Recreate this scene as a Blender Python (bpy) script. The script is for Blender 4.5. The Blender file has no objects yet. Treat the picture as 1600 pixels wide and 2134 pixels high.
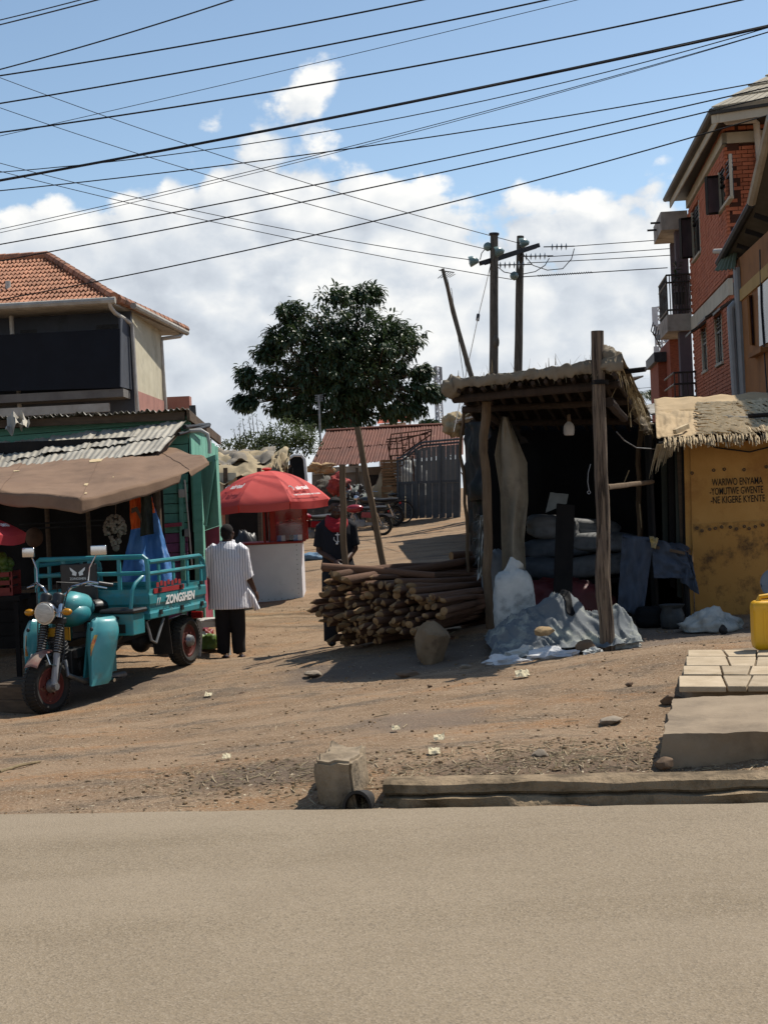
import bpy, bmesh, math, random
import numpy as np
from mathutils import Vector, Matrix, noise as mnoise
R = random.Random(7)
rad = math.radians
scene = bpy.context.scene

# ------------------------------------------------------------------ camera
FPX = 3000.0                       # focal length in photo pixels (photo 1600 x 2134)
ROLL, PITCH = 0.045, -42.0 / 3000.0
CAM = Vector((0, 0, 1.55))
_f = Vector((0, math.cos(PITCH), math.sin(PITCH)))
_r0 = Vector((1, 0, 0)); _u0 = _r0.cross(_f)
C_R = (_r0 * math.cos(ROLL) - _u0 * math.sin(ROLL)).normalized()
C_U = (_u0 * math.cos(ROLL) + _r0 * math.sin(ROLL)).normalized()
C_F = _f
cam_d = bpy.data.cameras.new('camera'); cam = bpy.data.objects.new('camera', cam_d)
scene.collection.objects.link(cam); scene.camera = cam
cam_d.sensor_fit = 'VERTICAL'; cam_d.sensor_height = 36.0; cam_d.lens = 36.0 * FPX / 2134.0
cam_d.clip_start = 0.1; cam_d.clip_end = 3000
mw = Matrix.Identity(4)
for i in range(3):
    mw[i][0] = C_R[i]; mw[i][1] = C_U[i]; mw[i][2] = -C_F[i]; mw[i][3] = CAM[i]
cam.matrix_world = mw

# ------------------------------------------------------------------ sun, sky, exposure
SUN_TO = Vector((0.43, 0.34, 0.836)).normalized()
SUN_EL = math.asin(SUN_TO.z); SUN_AZ = math.atan2(SUN_TO.x, SUN_TO.y)
sd = bpy.data.lights.new('sun', 'SUN'); sd.energy = 3.15; sd.angle = rad(0.55); sd.color = (1.0, 0.93, 0.83)
so = bpy.data.objects.new('sun', sd); scene.collection.objects.link(so)
so.rotation_euler = (-SUN_TO).to_track_quat('-Z', 'Y').to_euler(); so.location = SUN_TO * 60
vs = scene.view_settings
vs.view_transform = 'Standard'; vs.look = 'None'; vs.gamma = 1.0; vs.exposure = 0.80; vs.use_curve_mapping = False

scene.cycles.max_bounces = 6; scene.cycles.diffuse_bounces = 3; scene.cycles.glossy_bounces = 3
world = bpy.data.worlds.new('World'); scene.world = world; world.use_nodes = True
def build_world():
    nt = world.node_tree; N = nt.nodes; L = nt.links; N.clear()
    def mth(op, a, b=None, c=None, clamp=False):
        n = N.new('ShaderNodeMath'); n.operation = op; n.use_clamp = clamp
        for i, v in enumerate((a, b, c)):
            if v is None: continue
            if isinstance(v, (int, float)): n.inputs[i].default_value = v
            else: L.new(v, n.inputs[i])
        return n.outputs[0]
    def vmul(v, s):
        n = N.new('ShaderNodeVectorMath'); n.operation = 'MULTIPLY'; L.new(v, n.inputs[0]); n.inputs[1].default_value = s; return n.outputs[0]
    def vadd(v, s):
        n = N.new('ShaderNodeVectorMath'); n.operation = 'ADD'; L.new(v, n.inputs[0]); n.inputs[1].default_value = s; return n.outputs[0]
    def mapr(v, a, b, c, d, smooth=True):
        n = N.new('ShaderNodeMapRange'); n.interpolation_type = 'SMOOTHSTEP' if smooth else 'LINEAR'; L.new(v, n.inputs[0])
        for i, q in enumerate((a, b, c, d)): n.inputs[i + 1].default_value = q
        return n.outputs[0]
    sky = N.new('ShaderNodeTexSky'); sky.sky_type = 'NISHITA'; sky.sun_disc = False
    sky.sun_elevation = SUN_EL; sky.sun_rotation = SUN_AZ; sky.altitude = 1200; sky.air_density = 1.0; sky.dust_density = 1.0; sky.ozone_density = 1.0
    tc = N.new('ShaderNodeTexCoord'); D = tc.outputs['Generated']
    sep = N.new('ShaderNodeSeparateXYZ'); L.new(D, sep.inputs[0]); Z = sep.outputs[2]
    P = vmul(D, (1.0, 1.0, 1.35))
    def dens(vec):
        n1 = N.new('ShaderNodeTexNoise'); n1.inputs['Scale'].default_value = 5.2; n1.inputs['Detail'].default_value = 9; n1.inputs['Roughness'].default_value = 0.57
        L.new(vec, n1.inputs['Vector'])
        v1 = N.new('ShaderNodeTexVoronoi'); v1.feature = 'F1'; v1.inputs['Scale'].default_value = 26; v1.inputs['Detail'].default_value = 1.0
        v1.inputs['Roughness'].default_value = 0.5
        mx = N.new('ShaderNodeVectorMath'); mx.operation = 'MULTIPLY_ADD'; L.new(n1.outputs['Color'], mx.inputs[0]); mx.inputs[1].default_value = (0.09,) * 3; L.new(vec, mx.inputs[2])
        L.new(mx.outputs[0], v1.inputs['Vector'])
        return mth('ADD', n1.outputs[0], mth('MULTIPLY', mth('SUBTRACT', 0.45, v1.outputs['Distance']), 0.12))
    OFF = (8.52, 1.2, 0.3)
    P0 = vadd(P, OFF)
    d0 = dens(P0); d1 = dens(vadd(P0, (0.011, 0.0, 0.020)))
    bias = mapr(Z, 0.125, 0.265, 0.26, -0.15)
    low = mapr(Z, 0.0, 0.16, 0.16, 0.0)
    cov = mth('ADD', mth('ADD', d0, bias), low)
    mask = mapr(cov, 0.515, 0.575, 0, 1)
    thick = mapr(cov, 0.58, 0.80, 0, 1)
    lit = mth('MULTIPLY_ADD', mth('SUBTRACT', d0, d1), 5.0, 0.62, clamp=True)
    # soft large-scale greys inside the bank
    g = N.new('ShaderNodeTexNoise'); g.inputs['Scale'].default_value = 5.5; g.inputs['Detail'].default_value = 6; g.inputs['Roughness'].default_value = 0.5; L.new(vadd(P, (7.3, 2.2, 0.4)), g.inputs['Vector'])
    shade = mth('MULTIPLY', thick, mapr(g.outputs[0], 0.36, 0.64, 0.75, 0.0))
    lum = mth('MULTIPLY', mth('MULTIPLY_ADD', lit, 0.50, 0.54), mth('SUBTRACT', 1.0, mth('MULTIPLY', shade, 0.42)))
    cr = N.new('ShaderNodeValToRGB'); L.new(lum, cr.inputs[0])
    e = cr.color_ramp.elements
    e[0].position = 0.30; e[0].color = (0.40, 0.45, 0.53, 1)
    e[1].position = 0.98; e[1].color = (0.97, 0.97, 0.95, 1)
    m = cr.color_ramp.elements.new(0.66); m.color = (0.66, 0.71, 0.77, 1)
    bs = N.new('ShaderNodeBackground'); bs.inputs[1].default_value = 0.080; hs = N.new('ShaderNodeHueSaturation'); hs.inputs['Saturation'].default_value = 0.95; hs.inputs['Hue'].default_value = 0.492; L.new(sky.outputs[0], hs.inputs['Color']); L.new(hs.outputs[0], bs.inputs[0])
    bc = N.new('ShaderNodeBackground'); bc.inputs[1].default_value = 0.60; L.new(cr.outputs[0], bc.inputs[0])
    mx = N.new('ShaderNodeMixShader'); L.new(mask, mx.inputs[0]); L.new(bs.outputs[0], mx.inputs[1]); L.new(bc.outputs[0], mx.inputs[2])
    out = N.new('ShaderNodeOutputWorld'); L.new(mx.outputs[0], out.inputs[0])
build_world()
world.cycles.sampling_method = 'MANUAL'; world.cycles.sample_map_resolution = 256

# ------------------------------------------------------------------ pixel -> place
def S(px, py, d):
    """world point seen at photo pixel (px,py) at depth d metres"""
    return CAM + C_R * ((px - 800) / FPX * d) + C_U * ((1067 - py) / FPX * d) + C_F * d
def ray(px, py): return (S(px, py, 1.0) - CAM)
def onplane(px, py, p0, n):
    r = ray(px, py); return CAM + r * ((p0 - CAM).dot(n) / r.dot(n))
def onz(px, py, z):
    r = ray(px, py); return CAM + r * ((z - CAM.z) / r.z)
ST = rad(8.0)                                   # the street runs 8 degrees off the camera's right
U = Vector((math.cos(ST), -math.sin(ST), 0)); V = Vector((math.sin(ST), math.cos(ST), 0)); Zv = Vector((0, 0, 1))
O0 = Vector((0, 7.05, 0))                       # a point on the road's far edge
def st(u, v, z=0): return O0 + U * u + V * v + Zv * z

# ------------------------------------------------------------------ materials
def lin(h):
    if not isinstance(h, str): return (*h, 1.0) if len(h) == 3 else tuple(h)
    h = h.lstrip('#'); c = [int(h[i:i + 2], 16) / 255 for i in (0, 2, 4)]
    return tuple(x / 12.92 if x <= 0.04045 else ((x + 0.055) / 1.055) ** 2.4 for x in c) + (1.0,)
MATS = {}
def mat(name, c1, c2=None, scale=4.0, rough=0.8, bump=0.15, bscale=40.0, metal=0.0, spec=0.4, contrast=(0.35, 0.65), stretch=(1, 1, 1),
        c3=None, s3=1.2, m3=(0.55, 0.7), rand=0.0, trans=0.0, coat=0.0, detail=6, sheen=0.0, bdist=0.01, rough2=None, subsurf=0):
    """one Principled surface: two mottled colours, an optional third in patches, fine bump"""
    if name in MATS: return MATS[name]
    m = bpy.data.materials.new(name); m.use_nodes = True; nt = m.node_tree; N = nt.nodes; L = nt.links
    b = N['Principled BSDF']; out = N['Material Output']
    tc = N.new('ShaderNodeTexCoord'); mp = N.new('ShaderNodeMapping'); L.new(tc.outputs['Object'], mp.inputs[0]); mp.inputs['Scale'].default_value = stretch
    col = None
    def nz(sc, det=detail, r=0.6):
        n = N.new('ShaderNodeTexNoise'); n.inputs['Scale'].default_value = sc; n.inputs['Detail'].default_value = det; n.inputs['Roughness'].default_value = r
        L.new(mp.outputs[0], n.inputs['Vector']); return n
    def mixc(fac, a, bb):
        x = N.new('ShaderNodeMix'); x.data_type = 'RGBA'; L.new(fac, x.inputs[0])
        for s, q in ((6, a), (7, bb)):
            if isinstance(q, tuple): x.inputs[s].default_value = q
            else: L.new(q, x.inputs[s])
        return x.outputs[2]
    def rng(v, a, bb, lo=0, hi=1):
        r = N.new('ShaderNodeMapRange'); L.new(v, r.inputs[0]); r.inputs[1].default_value = a; r.inputs[2].default_value = bb; r.inputs[3].default_value = lo; r.inputs[4].default_value = hi; return r.outputs[0]
    col = lin(c1)
    if c2 is not None: col = mixc(rng(nz(scale).outputs[0], *contrast), lin(c1), lin(c2))
    if c3 is not None: col = mixc(rng(nz(s3, 8, 0.68).outputs[0], *m3), col, lin(c3))
    if rand > 0:
        oi = N.new('ShaderNodeObjectInfo'); hs = N.new('ShaderNodeHueSaturation')
        L.new(rng(oi.outputs['Random'], 0, 1, 1 - rand, 1 + rand), hs.inputs['Value'])
        if isinstance(col, tuple): hs.inputs['Color'].default_value = col
        else: L.new(col, hs.inputs['Color'])
        col = hs.outputs[0]
    if isinstance(col, tuple): b.inputs['Base Color'].default_value = col
    else: L.new(col, b.inputs['Base Color'])
    b.inputs['Metallic'].default_value = metal; b.inputs['Specular IOR Level'].default_value = spec
    if rough2 is not None: L.new(rng(nz(scale * 1.7).outputs[0], 0.35, 0.65, rough, rough2), b.inputs['Roughness'])
    else: b.inputs['Roughness'].default_value = rough
    if coat: b.inputs['Coat Weight'].default_value = coat; b.inputs['Coat Roughness'].default_value = 0.12
    if trans:
        b.inputs['Transmission Weight'].default_value = trans
    if bump:
        bp = N.new('ShaderNodeBump'); bp.inputs['Strength'].default_value = bump; bp.inputs['Distance'].default_value = bdist
        L.new(nz(bscale, 5).outputs[0], bp.inputs['Height']); L.new(bp.outputs[0], b.inputs['Normal'])
    if subsurf:   # light passing through thin cloth / leaves
        t = N.new('ShaderNodeBsdfTranslucent')
        if isinstance(col, tuple): t.inputs[0].default_value = col
        else: L.new(col, t.inputs[0])
        x = N.new('ShaderNodeMixShader'); x.inputs[0].default_value = subsurf; L.new(b.outputs[0], x.inputs[1]); L.new(t.outputs[0], x.inputs[2]); L.new(x.outputs[0], out.inputs[0])
    MATS[name] = m; return m

# ------------------------------------------------------------------ mesh building
EMAT = {}
SPLIT = set('emblem side_emblem splash_guard cabinet_frame brake_lever soffit_board knee_brace hanging_splinter mudguard_stay fork_cover rafter foot_board leaf_spring side_panel gutter_rod door_frame door_brace inner_panel grip rear_support apron counter_front skid under_box_bracket hinge fork vent_grille side_board inner_wall reveal casement_frame lower_railing railing_panel railing_rail crossbar top_rail tail_rack carrier aerial_elements guy_wire side_wall end_wall'.split())
def link(o): scene.collection.objects.link(o); return o
def tag(o, label=None, cat=None, group=None, kind=None):
    if label: o['label'] = label
    if cat: o['category'] = cat
    if group: o['group'] = group
    if kind: o['kind'] = kind
    return o
def thing(name, label, cat, loc, rz=0.0, group=None):
    o = bpy.data.objects.new(name, None); o.empty_display_size = 0.2; link(o)
    o.location = loc; o.rotation_euler = (0, 0, rz); tag(o, label, cat, group)
    EMAT[o.name] = Matrix.Translation(Vector(loc)) @ Matrix.Rotation(rz, 4, 'Z'); return o
def nse(p, s=1.0, seed=0.0): return mnoise.noise(Vector((p[0] * s + seed, p[1] * s + seed * 1.7, p[2] * s - seed)))
class MB:
    def __init__(s): s.v = []; s.f = []
    def add(s, vs, fs):
        k = len(s.v); s.v += [tuple(p) for p in vs]; s.f += [tuple(i + k for i in q) for q in fs]; return s
    def box(s, c, d, rot=None):
        c = Vector(c); x, y, z = (q / 2 for q in d)
        P = [Vector((a * x, b * y, e * z)) for a in (-1, 1) for b in (-1, 1) for e in (-1, 1)]
        if rot is not None: P = [rot @ p for p in P]
        return s.add([c + p for p in P], [(0, 1, 3, 2), (4, 6, 7, 5), (0, 4, 5, 1), (2, 3, 7, 6), (0, 2, 6, 4), (1, 5, 7, 3)])
    def beam(s, p, q, w, h, up=(0, 0, 1), taper=1.0):
        p, q = Vector(p), Vector(q); d = (q - p).normalized(); up = Vector(up)
        a = d.cross(up)
        if a.length < 1e-4: a = d.cross(Vector((1, 0, 0)))
        a.normalize(); b = a.cross(d)
        P = []
        for c, k in ((p, 1.0), (q, taper)):
            for i, j in ((-1, -1), (1, -1), (1, 1), (-1, 1)): P.append(c + a * (i * w / 2 * k) + b * (j * h / 2 * k))
        return s.add(P, [(3, 2, 1, 0), (4, 5, 6, 7), (0, 1, 5, 4), (1, 2, 6, 5), (2, 3, 7, 6), (3, 0, 4, 7)])
    def tube(s, pts, r, n=8, cap=True, jit=0.0, seed=0.0, flat=1.0):
        pts = [Vector(p) for p in pts]; m = len(pts)
        rr = r if isinstance(r, (list, tuple)) else [r] * m
        t = [(pts[min(i + 1, m - 1)] - pts[max(i - 1, 0)]).normalized() for i in range(m)]
        a = t[0].cross(Vector((0, 0, 1)))
        if a.length < 1e-3: a = t[0].cross(Vector((1, 0, 0)))
        a.normalize(); P = []; F = []
        for i in range(m):
            a = (a - t[i] * a.dot(t[i])).normalized(); b = t[i].cross(a)
            for j in range(n):
                th = 2 * math.pi * j / n; w = rr[i]
                if jit: w *= 1 + jit * mnoise.noise(Vector((math.cos(th) * 1.3 + seed, math.sin(th) * 1.3, i * 0.55 + seed)))
                P.append(pts[i] + a * (math.cos(th) * w) + b * (math.sin(th) * w * flat))
        for i in range(m - 1):
            for j in range(n):
                k = (j + 1) % n; F.append((i * n + j, i * n + k, (i + 1) * n + k, (i + 1) * n + j))
        if cap: F.append(tuple(range(n - 1, -1, -1))); F.append(tuple((m - 1) * n + j for j in range(n)))
        return s.add(P, F)
    def cyl(s, p, q, r, n=12, r2=None): return s.tube([p, q], [r, r if r2 is None else r2], n)
    def ring(s, c, axis, R1, r2, n=24, k=8, squash=1.0):
        """torus round axis"""
        c = Vector(c); ax = Vector(axis).normalized(); a = ax.cross(Vector((0, 0, 1)))
        if a.length < 1e-3: a = ax.cross(Vector((1, 0, 0)))
        a.normalize(); b = ax.cross(a); P = []; F = []
        for i in range(n):
            th = 2 * math.pi * i / n; e = a * math.cos(th) + b * math.sin(th)
            for j in range(k):
                ph = 2 * math.pi * j / k; P.append(c + e * (R1 + r2 * math.cos(ph)) + ax * (r2 * squash * math.sin(ph)))
        for i in range(n):
            for j in range(k): F.append((i * k + j, ((i + 1) % n) * k + j, ((i + 1) % n) * k + (j + 1) % k, i * k + (j + 1) % k))
        return s.add(P, F)
    def ell(s, c, r, nu=14, nv=9, rot=None, fn=None):
        c = Vector(c); P = [Vector((0, 0, -1))]; F = []
        for i in range(1, nv):
            ph = -math.pi / 2 + math.pi * i / nv
            for j in range(nu):
                th = 2 * math.pi * j / nu; P.append(Vector((math.cos(ph) * math.cos(th), math.cos(ph) * math.sin(th), math.sin(ph))))
        P.append(Vector((0, 0, 1)))
        Q = []
        for p in P:
            k = fn(p) if fn else 1.0
            q = Vector((p.x * r[0], p.y * r[1], p.z * r[2])) * k
            if rot is not None: q = rot @ q
            Q.append(c + q)
        for j in range(nu): F.append((0, 1 + (j + 1) % nu, 1 + j))
        for i in range(nv - 2):
            for j in range(nu):
                k = (j + 1) % nu; F.append((1 + i * nu + j, 1 + i * nu + k, 1 + (i + 1) * nu + k, 1 + (i + 1) * nu + j))
        T = len(P) - 1; o = 1 + (nv - 2) * nu
        for j in range(nu): F.append((T, o + j, o + (j + 1) % nu))
        return s.add(Q, F)
    def prism(s, pts, off):
        """polygon pushed along off"""
        off = Vector(off); n = len(pts); P = [Vector(p) for p in pts]
        s.add(P + [p + off for p in P], [tuple(range(n - 1, -1, -1)), tuple(range(n, 2 * n))] + [(i, (i + 1) % n, n + (i + 1) % n, n + i) for i in range(n)]); return s
    def grid(s, fn, nu, nv, thick=None):
        """fn(a,b) a,b in 0..1 -> point; thick: vector or None"""
        P = [Vector(fn(i / nu, j / nv)) for j in range(nv + 1) for i in range(nu + 1)]; W = nu + 1
        F = [(j * W + i, j * W + i + 1, (j + 1) * W + i + 1, (j + 1) * W + i) for j in range(nv) for i in range(nu)]
        if thick is None: return s.add(P, F)
        t = Vector(thick); n = len(P)
        F2 = [tuple(n + k for k in reversed(q)) for q in F]
        rim = [i for i in range(W)] + [j * W + nu for j in range(1, nv + 1)] + [nv * W + i for i in range(nu - 1, -1, -1)] + [j * W for j in range(nv - 1, 0, -1)]
        F3 = [(rim[i], n + rim[i], n + rim[(i + 1) % len(rim)], rim[(i + 1) % len(rim)]) for i in range(len(rim))]
        return s.add(P + [p + t for p in P], F + F2 + F3)
    def islands(s):
        par = list(range(len(s.v)))
        def find(i):
            while par[i] != i: par[i] = par[par[i]]; i = par[i]
            return i
        for q in s.f:
            a = find(q[0])
            for i in q[1:]: par[find(i)] = a
        gr = {}
        for q in s.f: gr.setdefault(find(q[0]), []).append(q)
        out = []
        for fs in gr.values():
            b = MB(); mp = {}
            for q in fs:
                for i in q:
                    if i not in mp: mp[i] = len(b.v); b.v.append(s.v[i])
                b.f.append(tuple(mp[i] for i in q))
            out.append(b)
        return out
    def build(s, name, m, parent=None, world=False, **k):
        if name in SPLIT and parent is not None:
            L = [b.build_one(name, m, parent, world, **k) for b in s.islands()]; return L[0]
        return s.build_one(name, m, parent, world, **k)
    def build_one(s, name, m, parent=None, world=False, bevel=0.0, smooth=35, origin=None, fix=True, kind=None, label=None, seg=1):
        me = bpy.data.meshes.new(name); P = s.v
        if parent is not None and world:
            inv = EMAT[parent.name].inverted(); P = [tuple(inv @ Vector(p)) for p in P]
        if origin is not None:
            oo = Vector(origin); P = [tuple(Vector(p) - oo) for p in P]
        me.from_pydata(P, [], s.f); me.update()
        if fix or bevel:
            bm = bmesh.new(); bm.from_mesh(me)
            if fix: bmesh.ops.recalc_face_normals(bm, faces=bm.faces)
            if bevel:
                es = [e for e in bm.edges if len(e.link_faces) == 2 and e.calc_face_angle(0) > 0.6]
                bmesh.ops.bevel(bm, geom=es, offset=bevel, segments=seg, affect='EDGES', profile=0.6, clamp_overlap=True)
            bm.to_mesh(me); bm.free()
        if smooth:
            me.polygons.foreach_set('use_smooth', [True] * len(me.polygons)); me.set_sharp_from_angle(angle=rad(smooth))
        if m is not None: me.materials.append(m)
        o = bpy.data.objects.new(name, me); link(o)
        if parent is not None:
            o.parent = parent
            if parent.name in EMAT: EMAT[o.name] = EMAT[parent.name] if origin is None else EMAT[parent.name] @ Matrix.Translation(Vector(origin))
            else: EMAT[o.name] = Matrix.Identity(4)
        else:
            EMAT[o.name] = Matrix.Identity(4) if origin is None else Matrix.Translation(Vector(origin))
        if origin is not None: o.location = origin
        if kind: o['kind'] = kind
        if label: o['label'] = label
        return o
def part(name, m, parent, fn, world=False, **k):
    b = MB(); fn(b); return b.build(name, m, parent, world=world, **k)
def copy_tree(o, parent=None):
    c = o.copy(); link(c)
    if parent is not None: c.parent = parent
    for ch in list(o.children): copy_tree(ch, c)
    return c
def text_mesh(name, body, size, m, mtx, parent=None, bold=0.0, width=None, shear=0.0, align='CENTER'):
    """flat lettering as a thin mesh; mtx maps local text plane (x right, y up) to the parent's space"""
    cu = bpy.data.curves.new(name + '_font', 'FONT'); cu.body = body; cu.size = size; cu.align_x = align; cu.align_y = 'CENTER'; cu.extrude = 0.0008; cu.offset = bold; cu.shear = shear; cu.resolution_u = 3
    t = bpy.data.objects.new(name + '_tmp', cu); link(t)
    bpy.context.view_layer.update()
    me = bpy.data.meshes.new_from_object(t.evaluated_get(bpy.context.evaluated_depsgraph_get()))
    bpy.data.objects.remove(t)
    if width:
        xs = [v.co.x for v in me.vertices]; w = max(xs) - min(xs)
        me.transform(Matrix.Diagonal((width / w, 1, 1, 1)))
    me.transform(mtx); me.name = name; me.materials.clear(); me.materials.append(m)
    o = bpy.data.objects.new(name, me); link(o)
    if parent is not None: o.parent = parent
    return o
def frame_mtx(o, x, y):
    x = Vector(x).normalized(); y = Vector(y); y = (y - x * y.dot(x)).normalized(); z = x.cross(y)
    return Matrix(((x.x, y.x, z.x, o[0]), (x.y, y.y, z.y, o[1]), (x.z, y.z, z.z, o[2]), (0, 0, 0, 1)))

# ------------------------------------------------------------------ ground heights
# places on the ground: photo pixel + distance, then a smooth surface through them
_cp = [(100, 1487, 14.1), (385, 1391, 15.7), (485, 1380, 18.0), (580, 1252, 24), (700, 1346, 16.3), (760, 1372, 14.6), (900, 1385, 13.9),
       (1262, 1358, 13.5), (1018, 1300, 15.2), (1480, 1285, 15.5), (850, 1480, 10.5), (600, 1500, 11), (300, 1540, 11), (100, 1580, 10), (1150, 1450, 10.5),
       (790, 1117, 41), (900, 1079, 43.5), (870, 1180, 27), (660, 1160, 33), (1000, 1600, 7.7), (1300, 1540, 8.6), (1400, 1345, 12.2), (1600, 1300, 14.5),
       (1250, 1290, 17), (200, 1330, 18), (-100, 1400, 17)]
_pts = [S(*c) for c in _cp]
_pts += [st(-8, 0.1, -0.08), st(-4, 0.1, -0.07), st(-2, 0.1, -0.06), st(-0.8, 0.1, -0.05), st(0.0, 0.45, 0.05), st(0.6, 0.42, 0.065), st(1.2, 0.42, 0.07), st(2, 0.42, 0.075), st(5, .42, .08), st(9, .42, .1), st(.3, .1, -.05), st(1.2, .1, -.05), st(2, .1, -.05), st(4, .1, -.05), st(8, .1, -.05), st(-14, 0.1, -.1)]
_pts += [Vector((x, y, z)) for x, y, z in ((-12, 24, -.4), (-8, 38, 0.2), (8, 20, 0.15), (8, 31, 0.5), (14, 24, .3), (0, 60, 1.1), (20, 60, 1.2), (-25, 60, 0.9), (0, 110, 1.5), (-60, 110, 1.2), (60, 110, 1.6), (-30, 20, -.5), (30, 20, .3))]
_PX = np.array([[p.x, p.y] for p in _pts]); _PZ = np.array([p.z for p in _pts])
def _solve():
    n = len(_PX); D = np.linalg.norm(_PX[:, None] - _PX[None], axis=2)
    A = np.zeros((n + 1, n + 1)); A[:n, :n] = -D; A[:n, n] = 1; A[n, :n] = 1
    A[:n, :n] -= np.eye(n) * 0.05
    return np.linalg.solve(A, np.append(_PZ, 0))
_W = _solve()
def gz_np(x, y):
    P = np.stack([x, y], -1).reshape(-1, 2); out = np.empty(len(P))
    for i in range(0, len(P), 20000):
        D = np.linalg.norm(P[i:i + 20000, None] - _PX[None], axis=2); out[i:i + 20000] = -D @ _W[:-1] + _W[-1]
    v = (P[:, 0] - O0.x) * V.x + (P[:, 1] - O0.y) * V.y
    t = np.clip((v + 0.02) / 0.06, 0, 1); out = np.where(v < 0.04, -0.16 * (1 - t) + out * t, out)
    far = np.clip((np.hypot(P[:, 0], P[:, 1]) - 120) / 120, 0, 1); out = out * (1 - far) + 1.5 * far * (v > 0) + out * 0
    out = np.where(v < -0.02, -0.16, out)
    return out.reshape(np.shape(x))
def G(x, y): return float(gz_np(np.array([x]), np.array([y]))[0])
def onG(p, dz=0.0): return Vector((p[0], p[1], G(p[0], p[1]) + dz))
def gpx(px, py):
    """ground point seen at a pixel"""
    r = ray(px, py); lo = None
    for i in range(1, 900):
        d = 6.8 * (1.006 ** i); p = CAM + r * d
        if p.z < G(p.x, p.y): return p if lo is None else onG((lo + p) / 2)
        lo = p
    return onG(CAM + r * 60)

def build_ground():
    def axis(segs):
        a = []
        for lo, hi, st_ in segs: a += list(np.arange(lo, hi, st_))
        return np.array(a + [segs[-1][1]])
    xs = axis([(-400, -80, 40), (-80, -16, 8), (-16, -6, .5), (-6, 6, .045), (6, 16, .5), (16, 80, 8), (80, 400, 40)])
    ys = axis([(-200, -8, 24), (-8, 6.2, 1.4), (6.2, 9, .03), (9, 13, .045), (13, 20, .07), (20, 50, .3), (50, 120, 4), (120, 900, 60)])
    X, Y = np.meshgrid(xs, ys); Z = gz_np(X, Y)
    v = (X - O0.x) * V.x + (Y - O0.y) * V.y; u = (X - O0.x) * U.x + (Y - O0.y) * U.y
    near = (v > 0.0) & (Y < 60) & (np.abs(X) < 16)
    idx = np.argwhere(near)
    for j, i in idx:
        x, y = X[j, i], Y[j, i]
        q = Vector((x * 0.9, y * 0.9, 0)); fade = min(1, v[j, i] / 0.25)
        h = mnoise.fractal(q, 1.0, 2.1, 4) * 0.022 + mnoise.fractal(q * 7, 0.9, 2.2, 3) * 0.009 + mnoise.noise(q * 34) * 0.0028
        # wheel ruts running along the frontage
        h -= 0.012 * max(0, 1 - abs(v[j, i] - 3.6 - 0.25 * math.sin(u[j, i] * .5)) / 0.14) + 0.010 * max(0, 1 - abs(v[j, i] - 5.0 - .2 * math.sin(u[j, i] * .6 + 1)) / 0.13)
        Z[j, i] += h * fade
    W = len(xs); H = len(ys)
    P = np.stack([X, Y, Z], -1).reshape(-1, 3)
    k = (np.arange(H - 1)[:, None] * W + np.arange(W - 1)[None]).reshape(-1)
    F = np.stack([k, k + 1, k + W + 1, k + W], -1)
    me = bpy.data.meshes.new('ground'); me.from_pydata(P.tolist(), [], F.tolist()); me.update()
    me.polygons.foreach_set('use_smooth', [True] * len(me.polygons))
    o = link(bpy.data.objects.new('ground', me)); tag(o, kind='structure')
    return o
ground = build_ground()

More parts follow.
